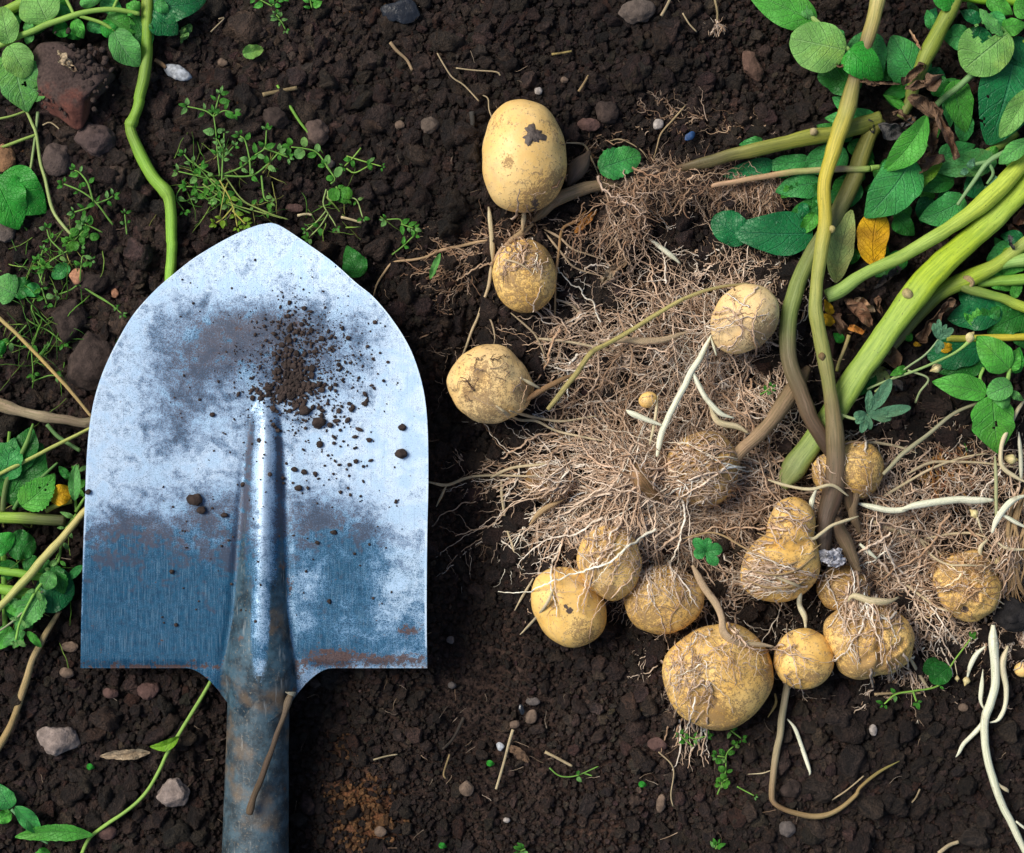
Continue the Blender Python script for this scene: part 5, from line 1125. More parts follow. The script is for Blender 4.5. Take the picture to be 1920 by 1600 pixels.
one('dry_root', 'brown barky root curving down the lower left edge of the picture', 'root', [(112, 1145, None, 4), (100, 1165, None, 5), (80, 1200, None, 6), (62, 1235, None, 6), (45, 1290, None, 7), (28, 1340, None, 6), (8, 1385, None, 7), (-30, 1440, None, 6)], [(.32, .24, .15), (.38, .28, .17), (.32, .22, .12), (.40, .28, .15)], up=10)

# leafy potato shoot, top left
T1 = thing('potato_shoot', 'arching light green shoot with pale leaves in the top left corner', 'potato shoot', 60, 60, 0)
def s1(K, c=((.26, .44, .08),), **k): return stem('stem', K, c, M_STEM, T1, **k)
s1([(-40, 100, 60, 6), (0, 84, 64, 6), (60, 58, 70, 6), (120, 35, 74, 6), (165, 22, 74, 5), (215, 18, 70, 4.5), (262, 26, 62, 4)]); s1([(-40, 50, 40, 10), (0, 28, 42, 10), (45, 4, 44, 10), (80, -20, 44, 9)], [(.22, .38, .04)]); s1([(120, -10, 66, 3), (142, 34, 72, 3)]); s1([(225, -10, 60, 3), (212, 18, 66, 3)])
s1([(150, 30, 72, 3.5), (190, 42, 66, 3.5), (215, 58, 60, 3)]); s1([(72, -5, 62, 3), (90, 40, 68, 3)])
def l1(*a, **k): return leaf(T1, *a, **k)
l1((18, 82), (2, 12), 52, 'pale', 'round', z=(76, 66), arch=10); l1((18, 84), (52, 145), 58, 'pale', 'round', z=(74, 66), arch=10, wave=2)
l1((90, 42), (62, -20), 78, 'pale', 'round', z=(70, 60), arch=8); l1((58, 60), (48, 40), 22, 'pale2', z=(68, 64)); l1((58, 62), (50, 84), 20, 'pale2', z=(60, 56))
l1((140, 36), (157, 73), 26, 'mid', z=(70, 60)); l1((128, 50), (98, 62), 34, 'bright', z=(50, 42)); l1((132, 48), (150, 75), 36, 'bright', z=(46, 40))
l1((180, 10), (160, -20), 50, 'pale2', z=(58, 54)); l1((262, 20), (236, 8), 34, 'mid', z=(58, 56)); l1((120, 10), (110, 36), 34, 'teal', z=(46, 40)); l1((200, 30), (262, 60), 44, 'mid', z=(52, 44)); l1((190, 42), (232, 62), 30, 'bright', z=(60, 50), bend=6)
l1((212, 52), (262, 126), 54, 'pale2', 'lance', z=(58, 44), arch=12, cup=.25, bend=6, label='drooping pale leaf against the kinked stem'); l1((255, 30), (276, 110), 40, 'dark', z=(46, 34)); l1((162, 48), (210, 58), 26, 'teal', z=(52, 46))
l1((282, 14), (388, 0), 66, 'dteal', 'heart', z=(46, 36), arch=10, cup=.05, nu=26); l1((286, 20), (334, 66), 58, 'dteal', 'ovate', z=(44, 36)); l1((290, 5), (318, 24), 24, 'teal', z=(52, 50))
l1((30, 110), (52, 212), 84, 'pale2', 'ovate', z=(60, 40), arch=10, cup=.1, holes=[(.48, -.3, 4.2)], nu=30, nv=18, label='large pale leaf with a small round hole'); l1((10, 110), (-10, 160), 70, 'pale2', z=(54, 40)); l1((60, 190), (84, 155), 26, 'pale2', 'lance', z=(46, 44), cup=.5)
l1((100, 0), (130, 20), 36, 'mid', z=(40, 36)); l1((30, 20), (10, 50), 40, 'dark', z=(34, 30)); l1((80, 60), (60, 30), 44, 'dark', z=(36, 32)); l1((190, 0), (230, 30), 36, 'teal', z=(40, 36))
one('vine', 'thin pale green vine hanging from the corner leaves down into the chickweed', 'vine', [(50, 208, None, 2.6), (60, 232, None, 3), (68, 252, None, 3), (75, 300, None, 3), (85, 335, None, 3.2), (98, 392, None, 3.2), (120, 425, None, 3), (140, 446, None, 2.5)], [(.28, .38, .12), (.35, .42, .18)], M_STEM, up=14)
one('vine', 'thin runner crossing the left edge at the height of the red stone', 'vine', [(-20, 226, None, 2), (20, 218, None, 2.2), (50, 208, None, 2)], [(.25, .36, .08)], M_STEM, up=12)
one('vine', 'straight green runner joining the hanging vine below the red stone', 'vine', [(-20, 286, None, 3), (0, 278, None, 3), (35, 264, None, 3), (68, 252, None, 2.5)], [(.26, .38, .08)], M_STEM, up=12)
one('vine', 'grey-green upright stalk below the red stone, just right of the hanging vine', 'vine', [(71, 210, None, 3.5), (68, 240, None, 2.6), (62, 290, None, 2.6), (56, 322, None, 2.6)], [(.2, .3, .14), (.25, .34, .12)], M_STEM, up=10)

big = thing('broad_leaf', 'broad bright emerald leaf at the left edge level with the chickweed', 'leaf', 40, 370, 10)
leaf(big, (0, 330), (88, 400), 96, 'bright', 'ovate', z=(48, 30), arch=10, cup=.05, nu=28, nv=18, name='leaf_blade'); leaf(big, (-10, 330), (36, 432), 92, 'bright', 'ovate', z=(50, 34), arch=12, cup=.05, nu=28, nv=18, name='leaf_blade')
oneleaf = lambda name, label, cat, *a, **k: leaf(None, *a, name=name, label=label, category=cat, **k)

# weeds
def weed(label, stems, tone='weed', size=17, cat='weed', name='chickweed', step=26, z0=16, r=2.0, shape='ovate', col=(.14, .30, .05), dens=1.0, tip=True, ratio=.62, group=None, paircol=None):
    c = np.mean([s[0] for s in stems], 0)
    e = thing(name, label, cat, c[0], c[1], 0, group); ratio *= .9; r *= .78; size *= 1.1
    for s in stems:
        K = [(p[0], p[1], gz(p[0], p[1], z0 + (p[2] if len(p) > 2 else 0)), r * (1 - .35 * i / len(s))) for i, p in enumerate(s)]
        stem('stem', K, [col, tuple(min(1, x * 1.25) for x in col)], M_STEM, e, sides=6, wob=.1)
        P = spline(K, step, 1); n = len(P)
        for i in range(0 if len(s) < 3 else 1, n):
            if R.rand() > dens and i < n - 1: continue
            d = P[min(i + 1, n - 1)] - P[max(i - 1, 0)]; a = math.atan2(d[1], d[0])
            last = i == n - 1
            for sg_ in ((-1, 1) if not last else (-1, 0, 1)):
                if last and not tip: continue
                L = size * .78 * R.uniform(.6, 1.15) * (.75 if last else 1); b = a + sg_ * RAD(R.uniform(40, 75)); zz = P[i][2] + 2
                p0 = (P[i][0] + math.cos(b) * 3, P[i][1] + math.sin(b) * 3)
                leaf(e, p0, (p0[0] + math.cos(b) * L, p0[1] + math.sin(b) * L), L * ratio * R.uniform(.7, 1.25), tone if R.rand() < .75 else {'weed': 'weedp', 'weedp': 'weed', 'grayt': 'teal', 'mid': 'bright', 'bright': 'mid'}.get(tone, tone), shape, z=(zz, zz + R.uniform(-5, 6)), arch=3, cup=.3, wave=1, nu=8, nv=4)
    return e
weed('upright weed sprig with a forked leafy top left of the orange soil', [[(412, 330), (408, 290), (405, 250), (400, 214)], [(402, 220), (385, 208), (352, 200)], [(402, 218), (420, 208), (438, 212)], [(402, 214), (408, 190), (412, 178)]], size=24, z0=26, step=40)
weed('tangled chickweed cluster just above the shovel tip, left part', [[(408, 340), (370, 330), (335, 322)], [(430, 330), (390, 350), (350, 350)], [(420, 345), (400, 370), (372, 372)], [(360, 300), (400, 345), (440, 385)], [(470, 400), (410, 375), (370, 355)], [(345, 345), (330, 370), (345, 395)], [(400, 330), (360, 305), (345, 290)]], size=19, step=20, z0=14)
weed('long runner of chickweed climbing right to a cupped leaf above the shovel tip', [[(410, 330), (450, 315), (480, 290), (496, 278), (500, 245)], [(496, 278), (522, 288), (540, 295)], [(420, 330), (470, 330), (500, 310), (524, 285)], [(490, 330), (495, 370), (505, 378)], [(470, 330), (468, 300), (460, 265), (450, 255)]], size=22, step=30, z0=24, r=2.4)
weed('thin-stemmed chickweed spray standing among the cluster, buds at its top', [[(416, 340), (418, 290), (420, 250)], [(416, 300), (438, 275)], [(417, 280), (408, 262)]], size=13, z0=28, tone='weedp')
weed('yellowing sprig resting on the tip of the blade', [[(412, 338), (430, 370), (440, 400), (445, 425)], [(436, 395), (452, 412), (460, 420)], [(436, 390), (418, 410), (405, 418)]], tone='lime', size=18, z0=34, col=(.40, .36, .08))
weed('straw-like weed stems lying along the top edge of the blade', [[(395, 335), (440, 370), (500, 398), (540, 412)], [(380, 345), (430, 380), (480, 396), (530, 410)], [(425, 335), (455, 375), (500, 400)]], size=13, dens=.45, z0=18, col=(.24, .32, .09), tip=False)
weed('small round-leaved weed right of the shovel tip', [[(622, 325), (596, 288), (572, 279), (546, 276)], [(620, 345), (628, 335), (612, 312)], [(630, 350), (640, 365)]], size=26, z0=20, shape='round', ratio=.9, r=2.2)
weed('looping pale weed stems with drooping tips right of the shovel tip', [[(612, 355), (606, 380), (612, 395), (625, 415), (630, 425)], [(615, 358), (618, 375), (650, 373), (668, 375), (680, 408)], [(612, 395), (595, 415), (575, 432)], [(616, 400), (600, 425), (580, 445)]], size=17, dens=.5, z0=20, col=(.28, .38, .14))
weed('crossed cut grass bits lying right of the orange soil patch', [[(677, 278), (660, 298), (646, 312)], [(650, 293), (690, 305), (715, 312)], [(650, 316), (665, 324), (690, 312)]], size=15, dens=.5, z0=10, name='weed_scraps', col=(.20, .36, .06))
weed('low dark weed seedlings between shovel and the two small potatoes', [[(755, 425), (750, 412), (725, 412)], [(752, 420), (775, 428)], [(735, 478), (755, 462), (776, 442)]], size=20, z0=8, name='seedling', dens=.7)
weed('pair of pale seedlings at the upper edge, left of the black scrap', [[(512, 35), (525, 38), (535, 55)], [(524, 34), (518, 28)]], tone='weedp', size=15, z0=6, name='seedling')
weed('bright seedling cut by the top picture edge left of the black scrap', [[(510, 12), (495, 4), (480, -4)], [(512, 10), (525, -5)], [(585, 15), (580, -5)]], tone='mid', size=22, z0=12, name='seedling')
weed('small weed on a white bud stalk between the kinked stem and the left chickweed', [[(238, 440), (236, 420), (234, 402)]], size=18, z0=10, name='seedling')
weed('upper sprig of the left chickweed, budding tips towards the red stone', [[(212, 422), (180, 380), (150, 358), (120, 345)], [(175, 378), (165, 345), (150, 325), (140, 320)], [(180, 382), (200, 375), (212, 368)], [(178, 385), (160, 392), (140, 398)]], size=20, z0=22, r=2.4, step=36)
weed('middle sprig of the left chickweed with round leaves at its crown', [[(160, 430), (150, 440), (140, 450)], [(192, 436), (170, 425), (155, 420)], [(140, 450), (128, 456)], [(150, 440), (165, 445), (160, 420)]], size=21, z0=20, shape='round', ratio=.8)
weed('dense lower part of the left chickweed above the round grey-green leaves', [[(75, 530), (85, 500), (110, 480), (150, 460)], [(80, 535), (72, 505), (80, 470)], [(78, 540), (88, 570)], [(150, 530), (152, 500), (156, 480), (170, 488)], [(85, 505), (70, 490)], [(120, 475), (95, 450), (88, 430)]], size=18, z0=22, step=24, tone='weed')
weed('two trailing stems ending at the blade edge below the terracotta chip', [[(145, 532), (175, 550), (200, 565), (228, 588)], [(150, 534), (180, 555), (215, 575)], [(145, 535), (130, 545), (110, 552)]], size=16, z0=18, dens=.3, tone='weedp')
weed('shaded grassy weed low on the left between straw and blade', [[(20, 575), (60, 605), (90, 620), (118, 642)], [(75, 612), (60, 580), (65, 560)], [(75, 615), (60, 645), (62, 700)], [(0, 640), (40, 650), (80, 655)], [(50, 610), (20, 640), (0, 660)], [(60, 716), (90, 705), (104, 705)]], size=20, z0=12, step=28, tone='weed', dens=.7)
weed('drooping leafy weed with a swollen node beside the left edge of the blade', [[(143, 965), (125, 990), (116, 1015), (110, 1050), (98, 1070)], [(95, 1075), (70, 1105), (40, 1160), (30, 1200)], [(143, 960), (140, 920), (145, 885)], [(142, 960), (158, 935), (165, 930)]], size=26, z0=44, r=4, step=60, tone='weedp', shape='lance', ratio=.6, col=(.17, .36, .06), name='leafy_weed')
weed('little weed below the biggest potato', [[(1345, 1490), (1360, 1450), (1362, 1415), (1375, 1400)], [(1360, 1420), (1345, 1418)], [(1365, 1460), (1352, 1468)]], size=15, z0=8, dens=.8, shape='round', ratio=.8, name='seedling')
weed('green broken stem tip under the little weed', [[(1382, 1475), (1395, 1482), (1414, 1492)]], size=12, z0=8, name='weed_scraps', dens=.3)
weed('thin weed lying across the soil right of the pale splinter', [[(1030, 1440), (1050, 1455), (1080, 1455), (1122, 1437)], [(1095, 1450), (1110, 1455)]], size=15, z0=8, dens=.25, name='weed_scraps', tip=False)
weed('leafy weed with a bright stem below the creased potato', [[(1712, 1296), (1760, 1285), (1785, 1245), (1820, 1198)], [(1715, 1296), (1680, 1302), (1658, 1320)], [(1712, 1297), (1718, 1315)]], size=20, z0=16, r=2.6, dens=.3, name='leafy_weed', col=(.20, .38, .06))
oneleaf('weed_leaf', 'round dark green weed leaf below the bumpy hairy potato', 'leaf', (1780, 1250), (1745, 1280), 46, 'dark', 'round', z=(34, 28)); oneleaf('weed_leaf', 'second round weed leaf overlapping the first below the bumpy hairy potato', 'leaf', (1762, 1240), (1732, 1262), 34, 'dark', 'round', z=(30, 26))
weed('green seedling right at the bottom edge under the middle of the picture', [[(985, 1592), (975, 1596)]], size=22, z0=8, name='seedling')
weed('green seedling at the bottom edge right of the curved shoot', [[(1342, 1592), (1345, 1585)]], size=18, z0=8, name='seedling')
weed('faint moss-green weed mat hanging under the biggest potato', [[(1275, 1370), (1300, 1385), (1325, 1380)], [(1300, 1400), (1275, 1380)], [(1370, 1370), (1390, 1385)]], size=16, z0=6, dens=.7, name='seedling')
weed('tiny green sprig growing inside the upper root tangle', [[(1425, 740), (1435, 735), (1445, 728)]], size=15, z0=60, name='seedling')
for i, (a, b, l) in enumerate([(920, 1430, 'tiny green leaf scrap left of the long pale splinter'), (1205, 1470, 'tiny green leaf scrap right of the thin weed'), (830, 1585, 'tiny green fleck near the bottom edge right of the socket'), (170, 1437, 'tiny green fleck left of the curled dry leaf')]):
    oneleaf('leaf_scrap', l, 'leaf scrap', (a - 8, b), (a + 8, b + 3), 12, 'bright', z=(gz(a, b, 6), gz(a, b, 8)), nu=8, nv=4, cup=.4)
# geranium-like grey-green leaves on the right
def palmate(label, cx, cy, tips, wz, tone, z, stalk=None):
    e = thing('palmate_leaf', label, 'leaf', cx, cy, z)
    for t in tips: leaf(e, (cx, cy), t[:2], t[2], tone, 'ob', z=(z, z + 4), arch=4, cup=.35, wave=1.5, nu=16, nv=8, name='leaflet', serr=.0)
    if stalk: stem('leaf_stalk', stalk, [(.26, .36, .22), (.30, .36, .16)], M_STEM, e, sides=6)
    return e
palmate('grey-green palmate leaf lying beside the thick lime stem and root crown', 1627, 777, [(1671, 710, 24), (1630, 731, 15), (1650, 745, 16), (1709, 764, 22), (1672, 786, 20), (1614, 812, 16), (1632, 806, 14), (1600, 780, 18), (1604, 794, 14)], 0, 'grayt', 92, [(1627, 778, 92, 2.5), (1605, 786, 88, 3), (1575, 778, 84, 3)])
palmate('smaller grey-green palmate leaf beside the yellow stem', 1760, 637, [(1750, 606, 15), (1760, 598, 12), (1788, 616, 15), (1775, 608, 10), (1757, 664, 14), (1768, 655, 12)], 0, 'grayt', 86, [(1760, 637, 86, 2), (1735, 665, 84, 2), (1700, 690, 80, 2), (1640, 735, 70, 2)])
palmate('small lobed leaf half buried in the roots left of the two-lobed potato', 1325, 1035, [(1300, 1010, 22), (1328, 1008, 18), (1355, 1030, 24), (1345, 1060, 22), (1300, 1040, 22)], 0, 'teal', 104)
# leafy shoot, right
T2 = thing('potato_shoot', 'fresh bright green leafy shoot standing at the right edge above the white stolons', 'potato shoot', 1880, 720, 0)
def s2(K, c=((.22, .42, .09),), **k): return stem('stem', K, c, M_STEM, T2, **k)
def l2(*a, **k): return leaf(T2, *a, **k)
s2([(1826, 632, 96, 6), (1808, 650, 94, 3), (1780, 668, 90, 2.5), (1730, 690, 84, 2.5), (1680, 708, 76, 2.5), (1625, 730, 60, 2)], [(.25, .42, .1), (.28, .36, .2)]); s2([(1893, 690, 94, 4), (1890, 710, 92, 4), (1884, 730, 90, 4), (1888, 748, 84, 4)]); s2([(1845, 690, 70, 3), (1838, 710, 72, 3), (1846, 728, 78, 3)]); s2([(1935, 690, 88, 6), (1915, 680, 90, 6), (1898, 672, 92, 5)])
s2([(1702, 695, 80, 2), (1740, 710, 78, 2), (1725, 735, 66, 2), (1717, 755, 50, 2)], [(.3, .36, .2)]); s2([(1845, 752, 66, 3), (1790, 775, 62, 3.5), (1740, 815, 60, 4), (1700, 845, 60, 4.5), (1655, 890, 62, 3.5)], [(.2, .19, .13), (.28, .26, .19), (.3, .27, .2)], label='dull grey-brown stalk')
bud('flower_bud', 1755, 690, 74, 9, 150, 'green bud with a feathery tip', T2, ) ; bud('flower_bud', 1820, 634, 96, 9, -60, 'green node', T2)
l2((1893, 692), (1830, 630), 62, 'mid', 'ovate', z=(98, 88), arch=14, cup=.12, nu=28, nv=16, label='smooth bright leaf with a pale midrib'); l2((1890, 695), (1910, 655), 36, 'mid', z=(90, 88), cup=.3); l2((1900, 700), (1912, 650), 30, 'bright', z=(86, 84))
l2((1898, 722), (1850, 742), 44, 'pale2', 'round', z=(98, 94), arch=8, cup=.15); l2((1895, 735), (1920, 752), 16, 'pale2', z=(90, 84)); l2((1850, 738), (1746, 716), 50, 'mid', 'ovate', z=(80, 62), arch=10, cup=.15, nu=26)
l2((1862, 742), (1872, 852), 86, 'mid', 'ovate', z=(82, 52), arch=12, cup=.1, nu=30, nv=16, holes=[(.45, -.05, 3), (.5, -.02, 3), (.56, 0, 3)], label='large drooping leaf with a torn slit'); l2((1895, 750), (1860, 748), 30, 'pale2', z=(88, 86), cup=.4); l2((1700, 690), (1668, 705), 16, 'weed', z=(76, 74))
l2((1808, 1120 - 290), (1815, 850), 2, 'weed', z=(50, 50), nu=4, nv=2)
# leafy plant, left middle
T3 = thing('potato_shoot', 'dark leafy shoot with fat green stems at the left edge beside the blade', 'potato shoot', 50, 1000, 0)
def s3(K, c=((.16, .32, .035),), **k): return stem('stem', K, c, M_STEM, T3, **k)
def l3(*a, **k): return leaf(T3, *a, **k)
s3([(-40, 965, 42, 11), (0, 970, 42, 11), (45, 971, 40, 11), (85, 974, 36, 11), (122, 976, 30, 10)], [(.27, .44, .05), (.28, .44, .06), (.13, .16, .05), (.07, .07, .035)], ridge=.08); s3([(-40, 1062, 36, 8), (0, 1069, 38, 8), (50, 1078, 38, 8), (98, 1084, 34, 8)], [(.2, .42, .05)]); s3([(-40, 1098, 32, 10), (0, 1104, 34, 10), (50, 1113, 34, 11), (88, 1112, 30, 9)], [(.20, .42, .04), (.16, .34, .04)])
s3([(5, 960, 40, 5), (12, 905, 44, 5), (30, 870, 50, 4), (50, 830, 54, 4), (62, 795, 50, 2)], [(.10, .13, .04), (.14, .30, .05)]); s3([(18, 890, 46, 3), (14, 850, 50, 3), (18, 810, 50, 3)]); s3([(25, 955, 40, 3.5), (45, 925, 44, 3.5), (78, 895, 48, 3), (108, 868, 52, 2)], [(.08, .2, .04)]); s3([(88, 796, 34, 4), (110, 820, 34, 4), (150, 845, 34, 4)], [(.09, .19, .06)])
s3([(85, 958, 38, 5), (110, 946, 36, 5), (135, 938, 32, 5)], [(.24, .26, .05)]); s3([(12, 1190, 24, 5), (8, 1130, 26, 5), (8, 1040, 30, 5)], [(.12, .28, .03)]); s3([(-20, 1195, 52, 2), (30, 1160, 54, 2), (80, 1108, 54, 2)], [(.3, .33, .22)])
l3((15, 945), (80, 830), 96, 'dark', 'ovate', z=(34, 30), cup=.05, nu=26, nv=14); l3((12, 900), (28, 820), 60, 'teal', z=(46, 50), cup=.1); l3((10, 870), (-15, 830), 50, 'teal', z=(46, 46)); l3((30, 890), (60, 800), 50, 'dark', 'lance', z=(40, 38)); l3((60, 940), (20, 880), 60, 'dark', z=(30, 26))
l3((40, 950), (104, 888), 62, 'mid', 'ovate', z=(50, 40), serr=.14, sn=12, arch=8, nu=36, nv=14, holes=[(.6, .2, 2.2), (.72, .1, 2), (.55, -.2, 1.8)], label='toothed leaf with tiny holes'); l3((92, 934), (134, 918), 40, 'yellow', 'round', z=(38, 34), cup=.15, label='round yellow leaf'); l3((60, 948), (84, 954), 15, 'yellow', z=(40, 38))
l3((15, 1020), (68, 1030), 56, 'dark', 'round', z=(44, 34), label=None); l3((20, 1030), (-15, 1005), 50, 'bright', z=(50, 44)); l3((20, 1050), (10, 1090), 40, 'dark', z=(30, 26)); l3((45, 1050), (78, 1070), 34, 'dark', z=(34, 30))
l3((70, 1090), (138, 1120), 90, 'dteal', 'round', z=(32, 24), nu=24, nv=14); l3((98, 1058), (120, 1115), 34, 'dark', 'lance', z=(44, 34), serr=.2, sn=7); l3((98, 1072), (80, 1105), 32, 'pale2', 'round', z=(58, 52)); l3((78, 1112), (28, 1186), 56, 'pale2', 'ovate', z=(54, 44), serr=.16, sn=11, nu=36, nv=14, arch=6, label='pale toothed leaf pointing down')
l3((48, 1185), (5, 1210), 26, 'pale2', 'lance', z=(46, 42), serr=.2, sn=6); l3((20, 1175), (-12, 1220), 36, 'mid', z=(36, 30)); l3((50, 1184), (78, 1215), 16, 'mid', 'lance', z=(42, 34)); l3((40, 1190), (24, 1216), 18, 'mid', z=(44, 40)); l3((45, 1150), (8, 1140), 20, 'mid', 'lance', z=(40, 40)); l3((46, 1140), (16, 1126), 16, 'pale2', 'lance', z=(42, 42))
l3((138, 970), (112, 960), 10, 'weedp', z=(50, 48)); l3((140, 940), (143, 870), 24, 'pale2', 'lance', z=(50, 46), cup=.5); l3((134, 900), (110, 874), 16, 'dark', 'lance', z=(40, 36)); l3((155, 1060), (125, 1090), 16, 'teal', 'lance', z=(30, 26)); l3((20, 1120), (60, 1180), 60, 'dark', z=(24, 20)); l3((70, 1050), (100, 1085), 40, 'dark', z=(26, 22))
# round leaves left of chickweed, corner leaf etc.
oneleaf('weed_leaf', 'pale blunt leaf cut by the left edge below the chickweed', 'leaf', (30, 553), (-20, 530), 60, 'pale2', 'ovate', z=(36, 30)); oneleaf('weed_leaf', 'dark round leaf between the pale blunt leaf and the chickweed', 'leaf', (20, 545), (62, 535), 42, 'dark', 'round', z=(30, 24))
oneleaf('weed_leaf', 'small blue-green square-tipped leaf below the chickweed', 'leaf', (75, 538), (46, 552), 26, 'teal', 'round', z=(36, 34)); oneleaf('weed_leaf', 'mottled round leaf left of the terracotta chip', 'leaf', (130, 498), (98, 522), 28, 'teal', 'round', z=(36, 32)); oneleaf('weed_leaf', 'bright leaf cut by the left edge beneath the straw', 'leaf', (-10, 650), (12, 655), 30, 'bright', 'round', z=(34, 30))
oneleaf('weed_leaf', 'dark green leaf peeking out at the right shoulder of the shovel tip', 'leaf', (675, 520), (650, 460), 46, 'dark', 'ovate', z=(26, 18)); oneleaf('weed_leaf', 'narrow pale leaf standing upright left of the small dirty potato', 'leaf', (806, 524), (826, 474), 13, 'pale2', 'lance', z=(24, 34), cup=.5)
oneleaf('weed_leaf', 'crinkled blue-green leaf right of the egg-shaped potato', 'leaf', (1122, 318), (1202, 290), 62, 'teal', 'round', z=(40, 34), serr=.10, sn=9, wave=4, nu=36, nv=16)
oneleaf('curled_leaf', 'small curled pale leaf on the soil above the orange patch', 'leaf', (455, 102), (494, 92), 26, 'pale', 'round', z=(18, 20), cup=.9, arch=2); oneleaf('curled_leaf', 'thin bright curl wound round the green runner below the shovel', 'leaf', (336, 1381), (280, 1400), 20, 'lime', 'lance', z=(40, 30), bend=-8, cup=.8)
leaf(None, (282, 1412), (185, 1418), 20, 'dry', 'lance', z=(gz(280, 1410, 10), gz(190, 1418, 10)), arch=4, cup=.6, crum=.12, name='dry_leaf', label='curled papery tan leaf on the lower left soil', category='leaf')
leaf(None, (1178, 482), (1130, 530), 26, 'dry', 'long', z=(gz(1170, 490, 10), gz(1140, 520, 10)), curl=1.4, crum=.3, nu=30, nv=16, name='dry_leaf', label='curled grey-brown dead leaf above the upper root tangle', category='leaf')
leaf(None, (950, 1395), (995, 1430), 18, 'brown', 'lance', z=(gz(950, 1395, 4), gz(995, 1430, 4)), crum=.15, name='dry_leaf', label='flat dark brown leaf beside the long pale splinter', category='leaf')
leaf(None, (355, 45), (338, 80), 18, 'weedp', 'lance', z=(20, 18), crum=.3, name='dry_leaf', label='shrivelled pale leaf under the dark corner leaf', category='leaf')
leaf(None, (1075, 440), (1118, 395), 14, 'orange', 'lance', z=(36, 38), crum=.25, name='dry_leaf', label='small twisted rust-brown leaf above the small dirty potato', category='leaf')
leaf(None, (108, 98), (142, 135), 18, 'dry', 'lance', z=(76, 74), crum=.35, cup=.4, nu=26, nv=12, name='dry_leaf', label='tan dry leaf crumb lying on the red stone', category='leaf')
T4 = thing('green_runner', 'thin green runner curving from under the shovel to the bottom left leaves', 'runner', 300, 1440, 0)
stem('stem', [(402, 1262, None, 3.6), (380, 1305, None, 3.8), (335, 1378, None, 3.8), (312, 1415, None, 3.6), (290, 1462, None, 3.4), (262, 1500, None, 3.6), (222, 1532, None, 3.6), (178, 1562, None, 3.6), (160, 1585, None, 3.6), (140, 1640, None, 3.4)], [(.22, .38, .07), (.25, .42, .08)], M_STEM, T4, sides=8, up=14)
def l4(*a, **k): return leaf(T4, *a, **k)
l4((175, 1566), (26, 1570), 34, 'mid', 'lance', z=(34, 30), arch=6, bend=8, cup=.3, serr=.1, sn=9, nu=30); l4((28, 1512), (78, 1566), 34, 'teal', 'lance', z=(38, 28), cup=.6); l4((22, 1515), (-5, 1468), 44, 'teal', 'ovate', z=(36, 30)); l4((22, 1525), (-15, 1540), 26, 'mid', z=(26, 24)); l4((95, 1600), (60, 1615), 30, 'mid', z=(20, 20))
stem('stem', [(22, 1518, 34, 3), (40, 1538, 34, 3), (60, 1565, 30, 3), (90, 1582, 30, 2)], [(.1, .26, .12)], M_STEM, T4)
one('grass_stalk', 'single bright grass blade slanting over the soil right of the orange patch', 'grass blade', [(520, 160, 22, 2.4), (535, 185, 24, 2.8), (560, 225, 24, 2.6), (585, 258, 22, 2), (606, 288, 18, .8)], [(.18, .40, .05), (.16, .34, .05)], M_STEM, sides=5)

def wisps(name, label, n, cu, cv, su, sv, L, r, cols, bend=12, z0=10, ang=(0, 180)):
    M = max(6, int(L / 6)); u0 = R.normal(cu, su, n); v0 = R.normal(cv, sv, n); th = RAD(ang[0]) + RAD(ang[1]) * R.uniform(-1, 1, n)
    h = th[:, None] + np.cumsum(R.normal(0, RAD(bend), (n, M)), 1); st_ = 6 * R.uniform(.4, 1.2, n)[:, None]
    u = u0[:, None] + np.cumsum(np.cos(h) * st_, 1); v = v0[:, None] + np.cumsum(np.sin(h) * st_, 1)
    z = G(u, v) + 16 + R.uniform(0, z0, (n, 1)) * np.sin(np.linspace(0, math.pi, M))[None] * 2
    cl = np.array(cols)[R.randint(0, len(cols), n)] * np.exp(R.normal(0, .2, (n, 1)))
    rad = np.exp(R.normal(0, .3, n))[:, None] * r * np.linspace(1, .4, M)[None]
    return emit(name, [(u, v, z, rad, np.broadcast_to(cl[:, None], (n, M, 3)))], None, label=label)
WG = [(.10, .26, .03), (.20, .34, .06), (.30, .32, .08), (.07, .20, .03)]
wisps('grass_wisps', 'fine green and yellow stalks tangled above the shovel tip', 60, 430, 345, 45, 32, 80, 1.2, WG, 7, 14)
wisps('grass_wisps', 'fine dark green stalks in the shade at the left edge', 70, 70, 600, 50, 60, 90, 1.3, WG[:2] + WG[3:], 7, 16)
wisps('grass_wisps', 'fine stalks through the left chickweed', 34, 110, 480, 40, 40, 70, 1.1, WG, 8, 14)
wisps('grass_wisps', 'thin stalks around the looping weed', 18, 620, 390, 40, 30, 60, 1.1, WG, 9, 10)
wisps('grass_wisps', 'thin stalks under the fat green stems at the left edge', 40, 60, 1040, 50, 90, 80, 1.4, WG, 7, 16)
wisps('soil_fibres', 'hair-thin rootlets and straw bits strewn over the soil', 240, 960, 800, 700, 560, 40, .5, [(.42, .31, .21), (.30, .2, .13), (.5, .4, .3)], 20, 3)
wisps('soil_fibres', 'short dead fibres strewn over the lower soil', 60, 900, 1420, 420, 120, 30, .5, [(.42, .31, .21), (.5, .4, .3)], 14, 2)

